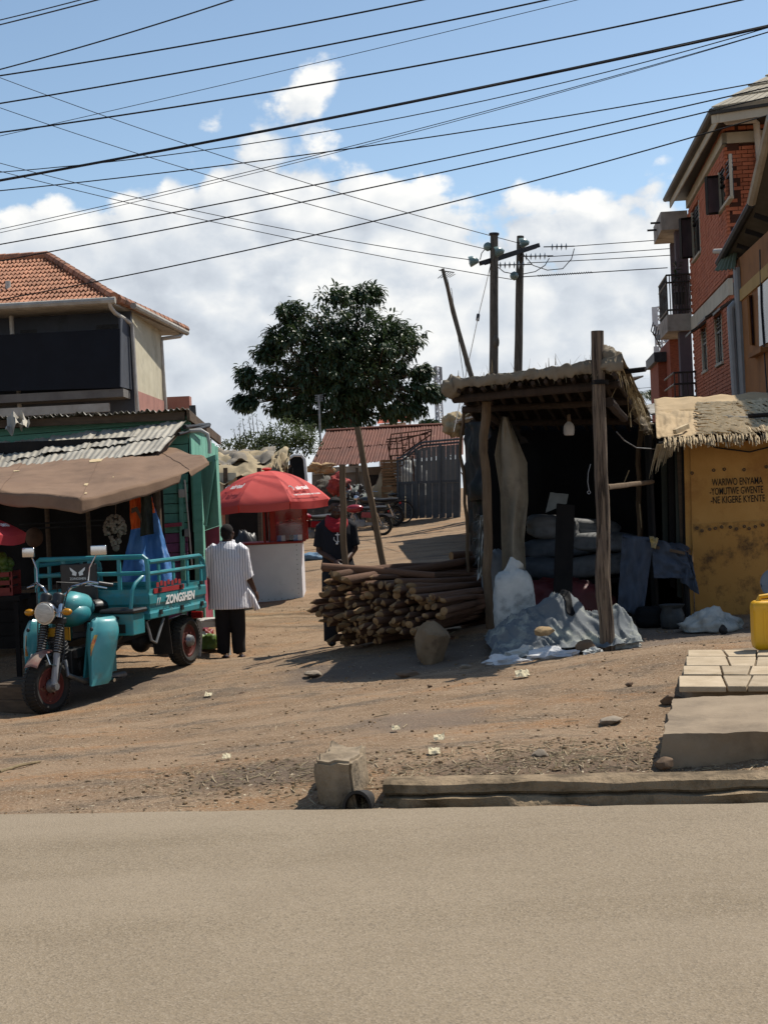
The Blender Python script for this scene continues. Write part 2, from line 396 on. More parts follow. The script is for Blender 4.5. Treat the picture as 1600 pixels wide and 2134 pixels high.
def dirt_material():
    m = bpy.data.materials.new('trodden_earth'); m.use_nodes = True; nt = m.node_tree; N = nt.nodes; L = nt.links; b = N['Principled BSDF']
    tc = N.new('ShaderNodeTexCoord')
    def nz(sc, det=6, r=0.6, stretch=None):
        n = N.new('ShaderNodeTexNoise'); n.inputs['Scale'].default_value = sc; n.inputs['Detail'].default_value = det; n.inputs['Roughness'].default_value = r
        if stretch:
            mp = N.new('ShaderNodeMapping'); mp.inputs['Scale'].default_value = stretch; mp.inputs['Rotation'].default_value = (0, 0, rad(8)); L.new(tc.outputs['Object'], mp.inputs[0]); L.new(mp.outputs[0], n.inputs['Vector'])
        else: L.new(tc.outputs['Object'], n.inputs['Vector'])
        return n.outputs[0]
    def rng(v, a, bb, lo=0, hi=1):
        r = N.new('ShaderNodeMapRange'); r.interpolation_type = 'SMOOTHSTEP'; L.new(v, r.inputs[0]); r.inputs[1].default_value = a; r.inputs[2].default_value = bb; r.inputs[3].default_value = lo; r.inputs[4].default_value = hi; return r.outputs[0]
    def mx(fac, a, bb):
        x = N.new('ShaderNodeMix'); x.data_type = 'RGBA'; L.new(fac, x.inputs[0])
        for s_, q in ((6, a), (7, bb)):
            if isinstance(q, tuple): x.inputs[s_].default_value = q
            else: L.new(q, x.inputs[s_])
        return x.outputs[2]
    def mul(a, c):
        n = N.new('ShaderNodeMath'); n.operation = 'MULTIPLY'; L.new(a, n.inputs[0])
        if isinstance(c, (int, float)): n.inputs[1].default_value = c
        else: L.new(c, n.inputs[1])
        return n.outputs[0]
    base = mx(rng(nz(0.8, 7, .62, (1, 1.9, 1)), .36, .64), (.215, .142, .084, 1), (.295, .205, .128, 1))
    base = mx(rng(nz(0.55, 6, .65, (1, 2.4, 1)), .53, .70), base, (.30, .165, .078, 1))        # redder earth
    base = mx(rng(nz(0.9, 8, .72, (.8, 2.0, 1)), .50, .66), base, (.125, .095, .068, 1))       # dark trodden humus
    base = mx(rng(nz(3.4, 9, .76), .48, .68, 0, .62), base, (.135, .092, .058, 1))       # trodden-in soil
    base = mx(rng(nz(1.7, 8, .7), .52, .70, 0, .5), base, (.33, .19, .098, 1))
    base = mx(rng(nz(55, 5, .75), .50, .66), base, (.42, .325, .225, 1))                    # pale grains
    base = mx(rng(nz(45, 4, .7), .25, .42, .75, 0), base, (.09, .065, .045, 1))              # dark grains
    # leaf-littered dark patches by the inlet and kerb, further darker patches on the earth
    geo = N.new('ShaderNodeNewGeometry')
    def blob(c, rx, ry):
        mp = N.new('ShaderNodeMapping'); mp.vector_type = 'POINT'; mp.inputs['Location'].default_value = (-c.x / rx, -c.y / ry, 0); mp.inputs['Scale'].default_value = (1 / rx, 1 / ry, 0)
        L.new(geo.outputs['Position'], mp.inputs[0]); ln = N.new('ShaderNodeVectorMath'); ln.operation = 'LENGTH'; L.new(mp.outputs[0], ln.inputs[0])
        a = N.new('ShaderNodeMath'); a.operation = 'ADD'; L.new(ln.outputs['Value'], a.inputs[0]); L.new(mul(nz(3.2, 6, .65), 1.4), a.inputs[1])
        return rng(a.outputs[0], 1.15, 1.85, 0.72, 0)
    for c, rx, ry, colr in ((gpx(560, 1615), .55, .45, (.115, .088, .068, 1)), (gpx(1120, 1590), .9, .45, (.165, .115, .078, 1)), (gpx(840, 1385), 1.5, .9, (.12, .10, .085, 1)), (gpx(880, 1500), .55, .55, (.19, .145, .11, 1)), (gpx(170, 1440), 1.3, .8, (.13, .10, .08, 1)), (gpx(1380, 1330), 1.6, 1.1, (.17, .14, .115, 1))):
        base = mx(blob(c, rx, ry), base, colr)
    L.new(base, b.inputs['Base Color']); b.inputs['Roughness'].default_value = .95; b.inputs['Specular IOR Level'].default_value = .15
    bp = N.new('ShaderNodeBump'); bp.inputs['Strength'].default_value = .9; bp.inputs['Distance'].default_value = .03; L.new(nz(26, 9, .72), bp.inputs['Height']); L.new(bp.outputs[0], b.inputs['Normal'])
    return m
ground.data.materials.append(dirt_material())

# ------------------------------------------------------------------ road
def asphalt():
    m = bpy.data.materials.new('dusty_asphalt'); m.use_nodes = True; nt = m.node_tree; N = nt.nodes; L = nt.links; b = N['Principled BSDF']
    tc = N.new('ShaderNodeTexCoord')
    def nz(sc, det, r): 
        n = N.new('ShaderNodeTexNoise'); n.inputs['Scale'].default_value = sc; n.inputs['Detail'].default_value = det; n.inputs['Roughness'].default_value = r; L.new(tc.outputs['Object'], n.inputs['Vector']); return n.outputs[0]
    def rng(v, a, bb, lo=0, hi=1):
        r = N.new('ShaderNodeMapRange'); L.new(v, r.inputs[0]); r.inputs[1].default_value = a; r.inputs[2].default_value = bb; r.inputs[3].default_value = lo; r.inputs[4].default_value = hi; return r.outputs[0]
    def mx(fac, a, bb):
        x = N.new('ShaderNodeMix'); x.data_type = 'RGBA'; L.new(fac, x.inputs[0])
        for s_, q in ((6, a), (7, bb)):
            if isinstance(q, tuple): x.inputs[s_].default_value = q
            else: L.new(q, x.inputs[s_])
        return x.outputs[2]
    vo = N.new('ShaderNodeTexVoronoi'); vo.inputs['Scale'].default_value = 130; L.new(tc.outputs['Object'], vo.inputs['Vector'])
    sepc = N.new('ShaderNodeSeparateColor'); L.new(vo.outputs['Color'], sepc.inputs[0])
    base = mx(rng(nz(.7, 5, .6), .35, .65), (.205, .160, .105, 1), (.25, .198, .134, 1))
    base = mx(rng(sepc.outputs[0], .45, 1, 0, .55), base, (.32, .265, .195, 1))
    base = mx(rng(sepc.outputs[1], .55, 1, 0, .6), base, (.11, .088, .062, 1))
    base = mx(rng(nz(2.2, 7, .7), .55, .75, 0, .35), base, (.165, .128, .087, 1))
    mpx = N.new('ShaderNodeMapping'); mpx.inputs['Rotation'].default_value = (0, 0, ST); mpx.inputs['Scale'].default_value = (.06, 1.1, 1); L.new(tc.outputs['Object'], mpx.inputs[0])
    nl = N.new('ShaderNodeTexNoise'); nl.inputs['Scale'].default_value = 1.3; nl.inputs['Detail'].default_value = 4; L.new(mpx.outputs[0], nl.inputs['Vector'])
    base = mx(rng(nl.outputs[0], .42, .68, 0, .5), base, (.29, .235, .168, 1))          # dust drifted along the lanes
    vc = N.new('ShaderNodeTexVoronoi'); vc.feature = 'DISTANCE_TO_EDGE'; vc.inputs['Scale'].default_value = .55; wv = N.new('ShaderNodeVectorMath'); wv.operation = 'MULTIPLY_ADD'
    nw = N.new('ShaderNodeTexNoise'); nw.inputs['Scale'].default_value = 2.5; nw.inputs['Detail'].default_value = 6; L.new(tc.outputs['Object'], nw.inputs['Vector']); L.new(nw.outputs['Color'], wv.inputs[0]); wv.inputs[1].default_value = (.55,) * 3; L.new(tc.outputs['Object'], wv.inputs[2]); L.new(wv.outputs[0], vc.inputs['Vector'])
    base = mx(rng(vc.outputs['Distance'], .0, .005, .12, 0), base, (.10, .08, .058, 1))   # hairline cracks
    L.new(base, b.inputs['Base Color']); b.inputs['Roughness'].default_value = .93; b.inputs['Specular IOR Level'].default_value = .2
    bp = N.new('ShaderNodeBump'); bp.inputs['Strength'].default_value = .35; bp.inputs['Distance'].default_value = .006; L.new(vo.outputs['Distance'], bp.inputs['Height']); L.new(bp.outputs[0], b.inputs['Normal'])
    return m
def build_road():
    b = MB(); n = 260; P = []; F = []
    us = [-300, -60, -20] + [-9 + 18 * i / n for i in range(n + 1)] + [20, 60, 300]
    for u in us:
        e = 0.030 * mnoise.fractal(Vector((u * 1.6, 0, 3)), .8, 2.2, 6)
        P += [st(u, -11, 0.03), st(u, -5, 0.0), st(u, -0.5, 0.0), st(u, e, -0.006), st(u, e + 0.012, -0.2)]
    for i in range(len(us) - 1):
        for j in range(4): F.append((i * 5 + j, (i + 1) * 5 + j, (i + 1) * 5 + j + 1, i * 5 + j + 1))
    b.add(P, F); o = b.build('road', asphalt(), smooth=40, fix=False); tag(o, kind='structure')
    if sum(p.normal.z for p in o.data.polygons) < 0: o.data.flip_normals()
build_road()

# ------------------------------------------------------------------ common materials
m_bark = mat('grey_bark', '#4a3f33', '#6b5c4a', 6, .9, .5, 25, stretch=(3, 3, .6))
m_leafdark = mat('dark_leaf', (.027, .050, .020), (.048, .080, .028), 1.2, .42, 0, spec=.5, subsurf=.22, rand=0)
m_leafbush = mat('bush_leaf', (.050, .078, .026), (.085, .110, .040), 1.5, .6, 0, subsurf=.25)
m_steel = mat('dull_steel', '#8d8f90', '#6e7072', 8, .5, .1, metal=.7)
m_pole = mat('creosote_pole', '#45413a', '#625d53', 5, .9, .5, 30, stretch=(4, 4, .5), c3='#2c2925', s3=2)
m_rustroof = mat('rusted_iron_sheet', '#573124', '#6b3f2f', 2.2, .8, .2, 30, metal=.05, c3='#a5826a', s3=2.6, m3=(.66, .74), rand=.14)
m_concrete = mat('grey_concrete', '#8b857c', '#a29b90', 3, .9, .35, 30, c3='#5f5850', s3=1.4, m3=(.52, .72))
m_blackrub = mat('black_rubber', '#1a1a1a', '#29261f', 6, .85, .2, c3='#5a4c3c', s3=4, m3=(.58, .75))
m_chrome = mat('chrome', '#c9c9c9', None, rough=.18, metal=1.0, bump=0)
m_darkmetal = mat('dark_metal', '#2a2b2d', '#3a3a3a', 8, .55, .1, metal=.5)
m_blackvinyl = mat('black_vinyl', '#161617', '#222222', 10, .45, .1, spec=.5)

# ------------------------------------------------------------------ leaves
def leaf(b, p, d, up, L, w):
    """a drooping pointed leaf of six faces"""
    d = d.normalized(); s = d.cross(up)
    if s.length < 1e-3: s = Vector((1, 0, 0))
    s.normalize(); n = s.cross(d)
    q1 = p + d * (L * .33) + n * (L * .05); q2 = p + d * (L * .70) - n * (L * .02); q3 = p + d * L - n * (L * .16)
    e = n * (w * .22)
    b.add([p, q1 - s * w * .5 + e, q1, q1 + s * w * .5 + e, q2 - s * w * .42 + e, q2, q2 + s * w * .42 + e, q3],
          [(0, 1, 2), (0, 2, 3), (1, 4, 5, 2), (2, 5, 6, 3), (4, 7, 5), (5, 7, 6)])
def rv(): return Vector((R.gauss(0, 1), R.gauss(0, 1), R.gauss(0, 1))).normalized()
def build_tree():
    D0 = 56.0; base = S(735, 930, D0); base.z = G(base.x, base.y) - .1
    t = thing('broadleaf_tree', 'large dark green broadleaf tree behind the rusty roofed house', 'tree', base)
    lobes = [(720, 690, 118, 82, 2.4), (640, 745, 95, 78, 2.2), (800, 730, 84, 74, 2.2), (566, 800, 58, 34, 1.2), (517, 783, 26, 20, .6), (512, 838, 22, 13, .4), (868, 812, 40, 20, .7), (906, 818, 18, 13, .4),
             (606, 652, 28, 24, .7), (842, 700, 44, 36, 1.0), (660, 832, 100, 52, 2.0), (785, 838, 72, 42, 1.6), (716, 614, 50, 14, .9), (764, 612, 34, 14, .7), (584, 702, 34, 30, .9), (700, 872, 90, 24, 1.4), (720, 760, 120, 90, 2.4), (690, 790, 90, 70, 2.0), (770, 790, 80, 60, 2.0), (600, 850, 45, 24, .9), (850, 850, 36, 18, .6), (560, 735, 28, 18, .6), (876, 775, 22, 12, .4)]
    wts = [max(.25, a[2] * a[3] * 1e-4) for a in lobes]
    tips = []
    while len(tips) < 1500:
        l = R.choices(lobes, wts)[0]; v = rv() * (R.random() ** .42)
        px, py = l[0] + v.x * l[2], l[1] + v.z * l[3]
        if nse((px * .022, py * .022, v.y), 1.0, 3) < -.5: continue
        tips.append(S(px, py, D0 + v.y * l[4]))
    b = MB(); br = MB()
    hub = [S(712, 850, D0), S(760, 860, D0 + .4), S(690, 800, D0 - .3), S(780, 790, D0), S(730, 740, D0 + .2)]
    trunk = MB(); trunk.tube([base, base + Vector((0, 0, .9)), S(735, 880, D0), hub[0], hub[4]], [.26, .22, .19, .14, .07], 10, jit=.15)
    for h in hub[1:]: trunk.tube([S(735, 890, D0), (S(735, 890, D0) + h) / 2 + Vector((0, .1, -.1)), h], [.13, .11, .06], 8, jit=.1)
    for i, p in enumerate(tips):
        h = min(hub, key=lambda q: (q - p).length)
        if i % 5 == 0: br.tube([h, (h + p) / 2 + Vector((0, 0, -.12)), p], [.035, .022, .008], 5)
        ax = (p - hub[0]).normalized()
        for k in range(R.randint(13, 19)):
            o = rv(); d = (o * .8 + ax * .5 + Vector((0, 0, -.65 - .4 * R.random()))).normalized()
            q = p + o * R.uniform(.02, .20)
            leaf(b, q, d, Vector((0, 0, 1)) + rv() * .3, R.uniform(.18, .32), R.uniform(.07, .115))
    trunk.build('trunk', m_bark, t, world=True); br.build('limbs', m_bark, t, world=True)
    o = b.build('crown', m_leafdark, t, world=True, fix=False, smooth=0); o['kind'] = 'stuff'
build_tree()
def build_bush(name, label, lobes, D0, base_px, n, mleaf, lsz, twigs=()):
    base = S(base_px[0], base_px[1], D0); base.z = G(base.x, base.y) - .1
    t = thing(name, label, 'shrub', base); b = MB(); st_ = MB()
    for k in range(n):
        l = R.choices(lobes, [a[2] * a[3] for a in lobes])[0]; v = rv() * (R.random() ** .4)
        px, py = l[0] + v.x * l[2], l[1] + v.z * l[3]
        if nse((px * .05, py * .05, v.y), 1.0, 9) < -.3: continue
        p = S(px, py, D0 + v.y * l[4])
        for q in range(3): leaf(b, p + rv() * .07, (rv() + Vector((0, 0, .25))), Vector((0, 0, 1)) + rv() * .5, R.uniform(.6, 1) * lsz, R.uniform(.3, .45) * lsz)
    for (x0, y0, x1, y1) in twigs:
        p, q = S(x0, y0, D0), S(x1, y1, D0 + R.uniform(-.4, .4)); st_.tube([p, (p + q) / 2 + rv() * .06, q], [.016, .011, .004], 4)
        for k in range(14):
            f = R.random(); leaf(b, p.lerp(q, f) + rv() * .05, rv() + Vector((0, 0, .6)), Vector((0, 0, 1)) + rv() * .4, lsz * .7, lsz * .22)
    for l in lobes: st_.tube([base, S(l[0], l[1] + l[3] * .4, D0)], [.05, .015], 5)
    st_.build('stem', m_bark, t, world=True); o = b.build('foliage', mleaf, t, world=True, fix=False, smooth=0); o['kind'] = 'stuff'
build_bush('shrub', 'bright green bush with thin upright twigs behind the tarpaulin stall', [(540, 925, 55, 26, 1.0), (600, 912, 50, 40, 1.2), (640, 918, 32, 36, 1), (490, 930, 36, 14, .7), (580, 935, 80, 26, 1.2)], 47, (570, 975), 1500, m_leafbush, .15,
           [(500, 920, 497, 880), (512, 915, 505, 872), (525, 910, 516, 856), (538, 905, 534, 862), (550, 900, 545, 878), (560, 900, 566, 866), (492, 925, 486, 892), (530, 908, 524, 850)])

# ------------------------------------------------------------------ distant things
def far_house():
    D0 = 95; p = S(822, 905, D0); t = thing('distant_house', 'small white distant house with orange hipped roof below the tree', 'house', (p.x, p.y, G(p.x, p.y)))
    mw_, mr = mat('white_render', '#c9c6bf', '#b5b1a8', 2, .9, .1), mat('orange_roof', '#b8563c', '#a04a34', 6, .8, .2, 30)
    part('wall', mw_, t, lambda b: b.prism([S(790, 884, D0), S(846, 880, D0), S(846, 990, D0), S(790, 992, D0)], (0, 5, 0)), world=True)
    part('roof', mr, t, lambda b: b.prism([S(786, 883, D0 - 1), S(858, 877, D0 - 1), S(838, 868, D0 + 2), S(796, 866, D0 + 2)], (0, .5, .25)), world=True)
    for x in (805, 835):
        part('window', m_darkmetal, t, lambda b: b.prism([S(x, 890, D0 - .1), S(x + 9, 889.5, D0 - .1), S(x + 9, 898, D0 - .1), S(x, 898.5, D0 - .1)], (0, .05, 0)), world=True)
    part('post', mw_, t, lambda b: b.cyl(S(854, 879, D0 - .6), S(855, 905, D0 - .6), .06), world=True)
far_house()
def lattice_mast(name, label, px0, py0, px1, py1, w0, w1, D0, seg, extra=None):
    a, c = S(px0, py0, D0), S(px1, py1, D0); base = Vector((a.x, a.y, G(a.x, a.y)))
    a = base if base.z < a.z else a
    t = thing(name, label, 'mast', base); b = MB(); r = .03 * D0 / 60
    def cor(f, i):
        w = w0 + (w1 - w0) * f; th = i * math.pi * 2 / 3 + .4; return a.lerp(c, f) + Vector((math.cos(th) * w, math.sin(th) * w, 0))
    for i in range(3): b.cyl(cor(0, i), cor(1, i), r * 1.3, 5)
    for k in range(seg):
        for i in range(3):
            f0, f1 = k / seg, (k + 1) / seg
            b.cyl(cor(f0, i), cor(f1, (i + 1) % 3), r, 4); b.cyl(cor(f1, i), cor(f1, (i + 1) % 3), r, 4)
    b.build('lattice', mat('pale_galvanised', '#b9bcc0', '#a9acb0', 3, .6, 0), t, world=True)
    return t, c
t_, top = lattice_mast('lattice_mast', 'thin grey lattice radio mast behind the straw roofed shelter', 917, 900, 910, 764, .42, .26, 120, 16)
for k in range(3):
    part('antenna_panel', m_steel, t_, lambda b: b.box(top + Vector((.35 * math.cos(k * 2.1), .35 * math.sin(k * 2.1), -.6)), (.14, .1, 1.1)), world=True)
t_, top = lattice_mast('telecom_tower', 'pale telecom tower with panel antennas beside the brick building', 1388, 900, 1374, 640, .34, .30, 70, 20)
for k, (x, y, h) in enumerate(((1363, 660, 40), (1367, 735, 26), (1384, 668, 30), (1376, 690, 30), (1390, 700, 26), (1370, 690, 22))):
    part('antenna_panel', mat('antenna_white', '#c4c6c8', '#aeb0b2', 3, .6, 0), t_, lambda b: b.beam(S(x, y - h * .5, 69.4 + .2 * k), S(x + h * .04, y + h * .5, 69.4 + .2 * k), .26, .12, up=(0, 1, 0)), world=True)
part('cable', m_darkmetal, t_, lambda b: [b.tube([S(1360 + i * 4, 672 + i * 5, 69.3), S(1356 + i * 4, 690 + i * 6, 69.3), S(1366 + i * 3, 700 + i * 8, 69.4)], .03, 5) for i in range(5)], world=True)
def flood_mast():
    D0 = 51; p = S(666, 905, D0); t = thing('aerial_mast', 'thin pole with stacked crossbars standing before the big tree', 'aerial', (p.x, p.y, G(p.x, p.y)))
    part('pole', m_steel, t, lambda b: b.cyl((p.x, p.y, G(p.x, p.y)), S(664, 823, D0), .035, 6), world=True)
    for k, y in enumerate((824, 828, 832, 836)):
        part('crossbar', m_steel, t, lambda b: b.beam(S(656 + (k % 2), y, D0), S(673, y - 1, D0), .03, .03), world=True)
flood_mast()
def palm(px, py, D0, s, label):
    top = S(px, py, D0); base = Vector((top.x, top.y, G(top.x, top.y))); t = thing('palm_tree', label, 'palm', base)
    part('trunk', m_bark, t, lambda b: b.tube([base, base.lerp(top, .5) + Vector((.1, 0, 0)), top], [.22, .16, .13], 8), world=True)
    b = MB()
    for k in range(15):
        a = k * 2.4; el = R.uniform(-.1, 1.0); d = Vector((math.cos(a), math.sin(a), el)).normalized(); pr = top
        for i in range(9):
            q = pr + d * (s * .13); d = (d + Vector((0, 0, -.16))).normalized()
            for sgn in (-1, 1):
                sd_ = d.cross(Vector((0, 0, 1))).normalized() * sgn; leaf(b, q, sd_ * .8 + d * .5 + Vector((0, 0, -.35)), Vector((0, 0, 1)), s * .30 * (1 - i * .06), s * .05)
            b.beam(pr, q, .04, .03); pr = q
    o = b.build('crown', m_leafdark, t, world=True, fix=False, smooth=0); o['kind'] = 'stuff'
palm(1333, 822, 130, 1.3, 'small dark palm tree far off beside the brick building')
build_bush('round_tree', 'dark rounded treetop far off beside the palm', [(1362, 824, 14, 8, 1.2), (1372, 816, 8, 6, 1)], 135, (1365, 860), 500, m_leafdark, .45)
build_bush('far_tree', 'dark distant tree seen under the shelter roof edge', [(978, 862, 12, 7, 1.2), (895, 884, 22, 6, 1.5)], 120, (978, 900), 500, m_leafdark, .42)

# ------------------------------------------------------------------ house with rusty iron roof
def corrug(b, A, B, C, D, waves, amp, nv=4, sag=0, seed=0, edge=0):
    """A,B top left/right; C,D bottom right/left; waves across"""
    n = (B - A).cross(D - A).normalized()
    if n.z < 0: n = -n
    def fn(u, v):
        p = A.lerp(B, u).lerp(D.lerp(C, u), v)
        w = math.sin(u * waves * 2 * math.pi) * amp + nse((u * 3, v * 2, seed), 1.4, seed) * sag
        if edge and v > .99: p = p + (D - A).normalized() * (nse((u * 9, 0, seed), 2, seed) * edge)
        return p + n * w
    b.grid(fn, int(waves * 6), nv, thick=n * -.004)
def rusty_house():
    d0, d1 = 46.0, 49.0
    A, B, C, Dd = S(680, 899, d1), S(965, 884, d1), S(965, 947, d0), S(645, 975, d0)
    g = onG(S(800, 1050, 46.3)); t = thing('rusty_roof_house', 'low house with rusty red corrugated iron roof behind the motorcycles', 'house', g)
    cols = 7
    for i in range(cols):
        for j in range(2):
            u0, u1 = i / cols - (.006 if i else 0), (i + 1) / cols; v0, v1 = (0, .52) if j == 0 else (.49, 1)
            P = [A.lerp(B, u).lerp(Dd.lerp(C, u), v) + Vector((0, 0, .018 * (1 - j) + .006 * (i % 2))) for u, v in ((u0, v0), (u1, v0), (u1, v1), (u0, v1))]
            part('roof_sheet', m_rustroof, t, lambda b: corrug(b, *P, 7, .016, 3, .02, i * 3 + j, .05), world=True, smooth=50)
    part('ridge_cap', m_rustroof, t, lambda b: b.tube([A + Vector((0, 0, .03)), A.lerp(B, .5) + Vector((0, 0, .05)), B + Vector((0, 0, .03))], .09, 8, flat=.5), world=True)
    mwall = mat('dim_plaster', '#8a8278', '#6d665d', 2, .9, .2, c3='#4e4842', s3=1.5)
    n = Vector((0, -1, 0)); P0 = S(700, 1000, 46.4)
    def rect(x0, y0, x1, y1, dd=0.0): return [onplane(x0, y0, P0, n) + Vector((0, dd, 0)), onplane(x1, y0 - (x1 - x0) * .06, P0, n) + Vector((0, dd, 0)), onplane(x1, y1 - (x1 - x0) * .06, P0, n) + Vector((0, dd, 0)), onplane(x0, y1, P0, n) + Vector((0, dd, 0))]
    part('wall', mwall, t, lambda b: b.prism(rect(650, 977, 762, 1120), (0, .15, 0)), world=True)
    part('wall', mwall, t, lambda b: b.prism(rect(797, 966, 960, 1100), (0, .15, 0)), world=True)
    part('wall', mwall, t, lambda b: b.prism(rect(650, 977, 960, 1120, 3.0), (0, .1, 0)), world=True)
    part('door_leaf', mat('dark_wood_door', '#3b3029', '#241d18', 5, .8, .2), t, lambda b: b.prism(rect(764, 990, 794, 1110, .3), (0, .05, 0)), world=True)
    part('fascia_board', mat('offwhite_board', '#b9b4aa', '#8d877c', 4, .8, .2), t, lambda b: b.beam(onplane(651, 983, P0, n) + Vector((0, -.16, 0)), onplane(762, 976, P0, n) + Vector((0, -.16, 0)), .04, .2), world=True)
    part('eave_post', m_bark, t, lambda b: b.cyl(onplane(745, 975, P0, n) + Vector((0, -.5, 0)), onG(onplane(745, 975, P0, n) + Vector((0, -.5, 0))), .06), world=True)
rusty_house()

# ------------------------------------------------------------------ metal gate, trellis, crates
def gate():
    P0 = S(890, 1010, 43.4); n = -V
    Q = lambda x, y, dd=0: onplane(x, y, P0, n) - n * dd
    t = thing('metal_gate', 'dark grey sheet metal gate with curved top and barred window', 'gate', onG(Q(890, 1080)))
    mg = mat('slate_grey_paint', '#3d4347', '#4c5256', 3, .6, .1, metal=.2, c3='#6a5c4c', s3=2.5, m3=(.66, .8))
    mg2 = mat('pale_grey_sheet', '#5f6363', '#54585a', 2, .65, .1, metal=.2)
    for k in range(9):
        x0, x1 = 831 + k * 14, 831 + (k + 1) * 14 - 1
        part('lower_panel', mg, t, lambda b: b.prism([Q(x0, 1009 - k * .4), Q(x1, 1009 - k * .4), Q(x1, 1080 - k * .25), Q(x0, 1081 - k * .25)], -n * .02), world=True)
    top = lambda x: 962 - 34 * (0.5 - .5 * math.cos(min(1, max(0, (x - 826) / 62)) * math.pi)) - max(0, x - 888) * .09
    for k in range(9):
        x0, x1 = 869 + k * 10, 869 + (k + 1) * 10 - .8
        part('upper_panel', mg2, t, lambda b: b.prism([Q(x0, top(x0) + 4), Q(x1, top(x1) + 4), Q(x1, 1003 - k * .4), Q(x0, 1003 - k * .4)], -n * .02), world=True)
    part('top_rail', mg, t, lambda b: [b.tube([Q(826 + i * 4.5, top(826 + i * 4.5) - o, -.02) for i in range(31)], .035, 6) for o in (0, 7)], world=True)
    part('middle_rail', mg, t, lambda b: b.beam(Q(829, 1007), Q(959, 1002), .06, .08), world=True)
    for x in (829, 868, 917, 957):
        part('stile', mg, t, lambda b: b.beam(Q(x, 1082 - (x - 829) * .03, -.02), Q(x, top(x), -.02), .07, .06), world=True)
    for k in range(6):
        part('bar', mg, t, lambda b: b.cyl(Q(834 + k * 6, top(834 + k * 6)), Q(834 + k * 6, 1008), .016, 5), world=True)
gate()
def trellis():
    m = mat('rusty_bar', '#5a3a2c', '#44301f', 8, .8, .3, metal=.3); D0 = 44.6
    g = onG(S(850, 1000, D0)); t = thing('rusty_window_grille', 'rusty welded bar grille propped above the gate', 'grille', g)
    for (a, c) in (((804, 921), (826, 920)), ((815, 905), (899, 895)), ((808, 924), (814, 962)), ((826, 911), (830, 975)), ((836, 905), (842, 968)), ((850, 903), (856, 960)), ((860, 913), (866, 948)), ((874, 908), (880, 940)), ((886, 905), (890, 938)), ((806, 916), (892, 904)), ((810, 936), (846, 933)), ((812, 950), (870, 946)), ((830, 920), (900, 898)), ((840, 945), (898, 905)), ((830, 975), (842, 968)), ((838, 928), (850, 927)), ((838, 938), (852, 937)), ((838, 948), (853, 946)), ((838, 958), (854, 956)), ((815, 905), (811, 940)), ((899, 895), (896, 930))):
        part('bar', m, t, lambda b: b.cyl(S(*a, D0), S(*c, D0), .022, 5), world=True)
    for x in (815, 860, 893): part('upright', m, t, lambda b: b.cyl(S(x, 950, D0), onG(S(x, 950, D0)), .03, 5), world=True)
trellis()
m_crate = mat('raw_crate_wood', '#8a6a48', '#6c5137', 6, .85, .3, stretch=(1, 1, 4), rand=.15)
def crate(name, label, c, size, rz, group=None, slats=3):
    t = thing(name, label, 'crate', c, rz, group); w, d, h = size; th = .012
    for sx in (-1, 1):
        for sy in (-1, 1): part('corner_post', m_crate, t, lambda b: b.box((sx * (w / 2 - .02), sy * (d / 2 - .02), h / 2), (.035, .035, h)))
    sh = h / slats * .74
    for k in range(slats):
        z = h * (k + .5) / slats
        for s_ in (-1, 1):
            part('slat', m_crate, t, lambda b: b.box((0, s_ * (d / 2 + .004), z), (w, th, sh))); part('slat', m_crate, t, lambda b: b.box((s_ * (w / 2 + .004), 0, z), (th, d, sh)))
    part('bottom', m_crate, t, lambda b: b.box((0, 0, .012), (w - .03, d - .03, .02)))
    return t
p = onG(S(817, 990, 43.6)); zc = S(815, 983, 43.8)
for k in range(3): crate('wooden_crate', ['lowest wooden crate of the stack by the gate', 'middle wooden crate of the stack by the gate', 'topmost wooden crate of the stack by the gate'][k], (zc.x, zc.y, zc.z - .42 + k * .27), (.55, .4, .25), .1 * k, 'crates stacked by the gate')
crate('wooden_crate', 'big wooden crate carrying the crate stack by the gate', (zc.x, zc.y, p.z), (.62, .5, max(.3, zc.z - .42 - p.z)), 0, 'crates stacked by the gate', 5)

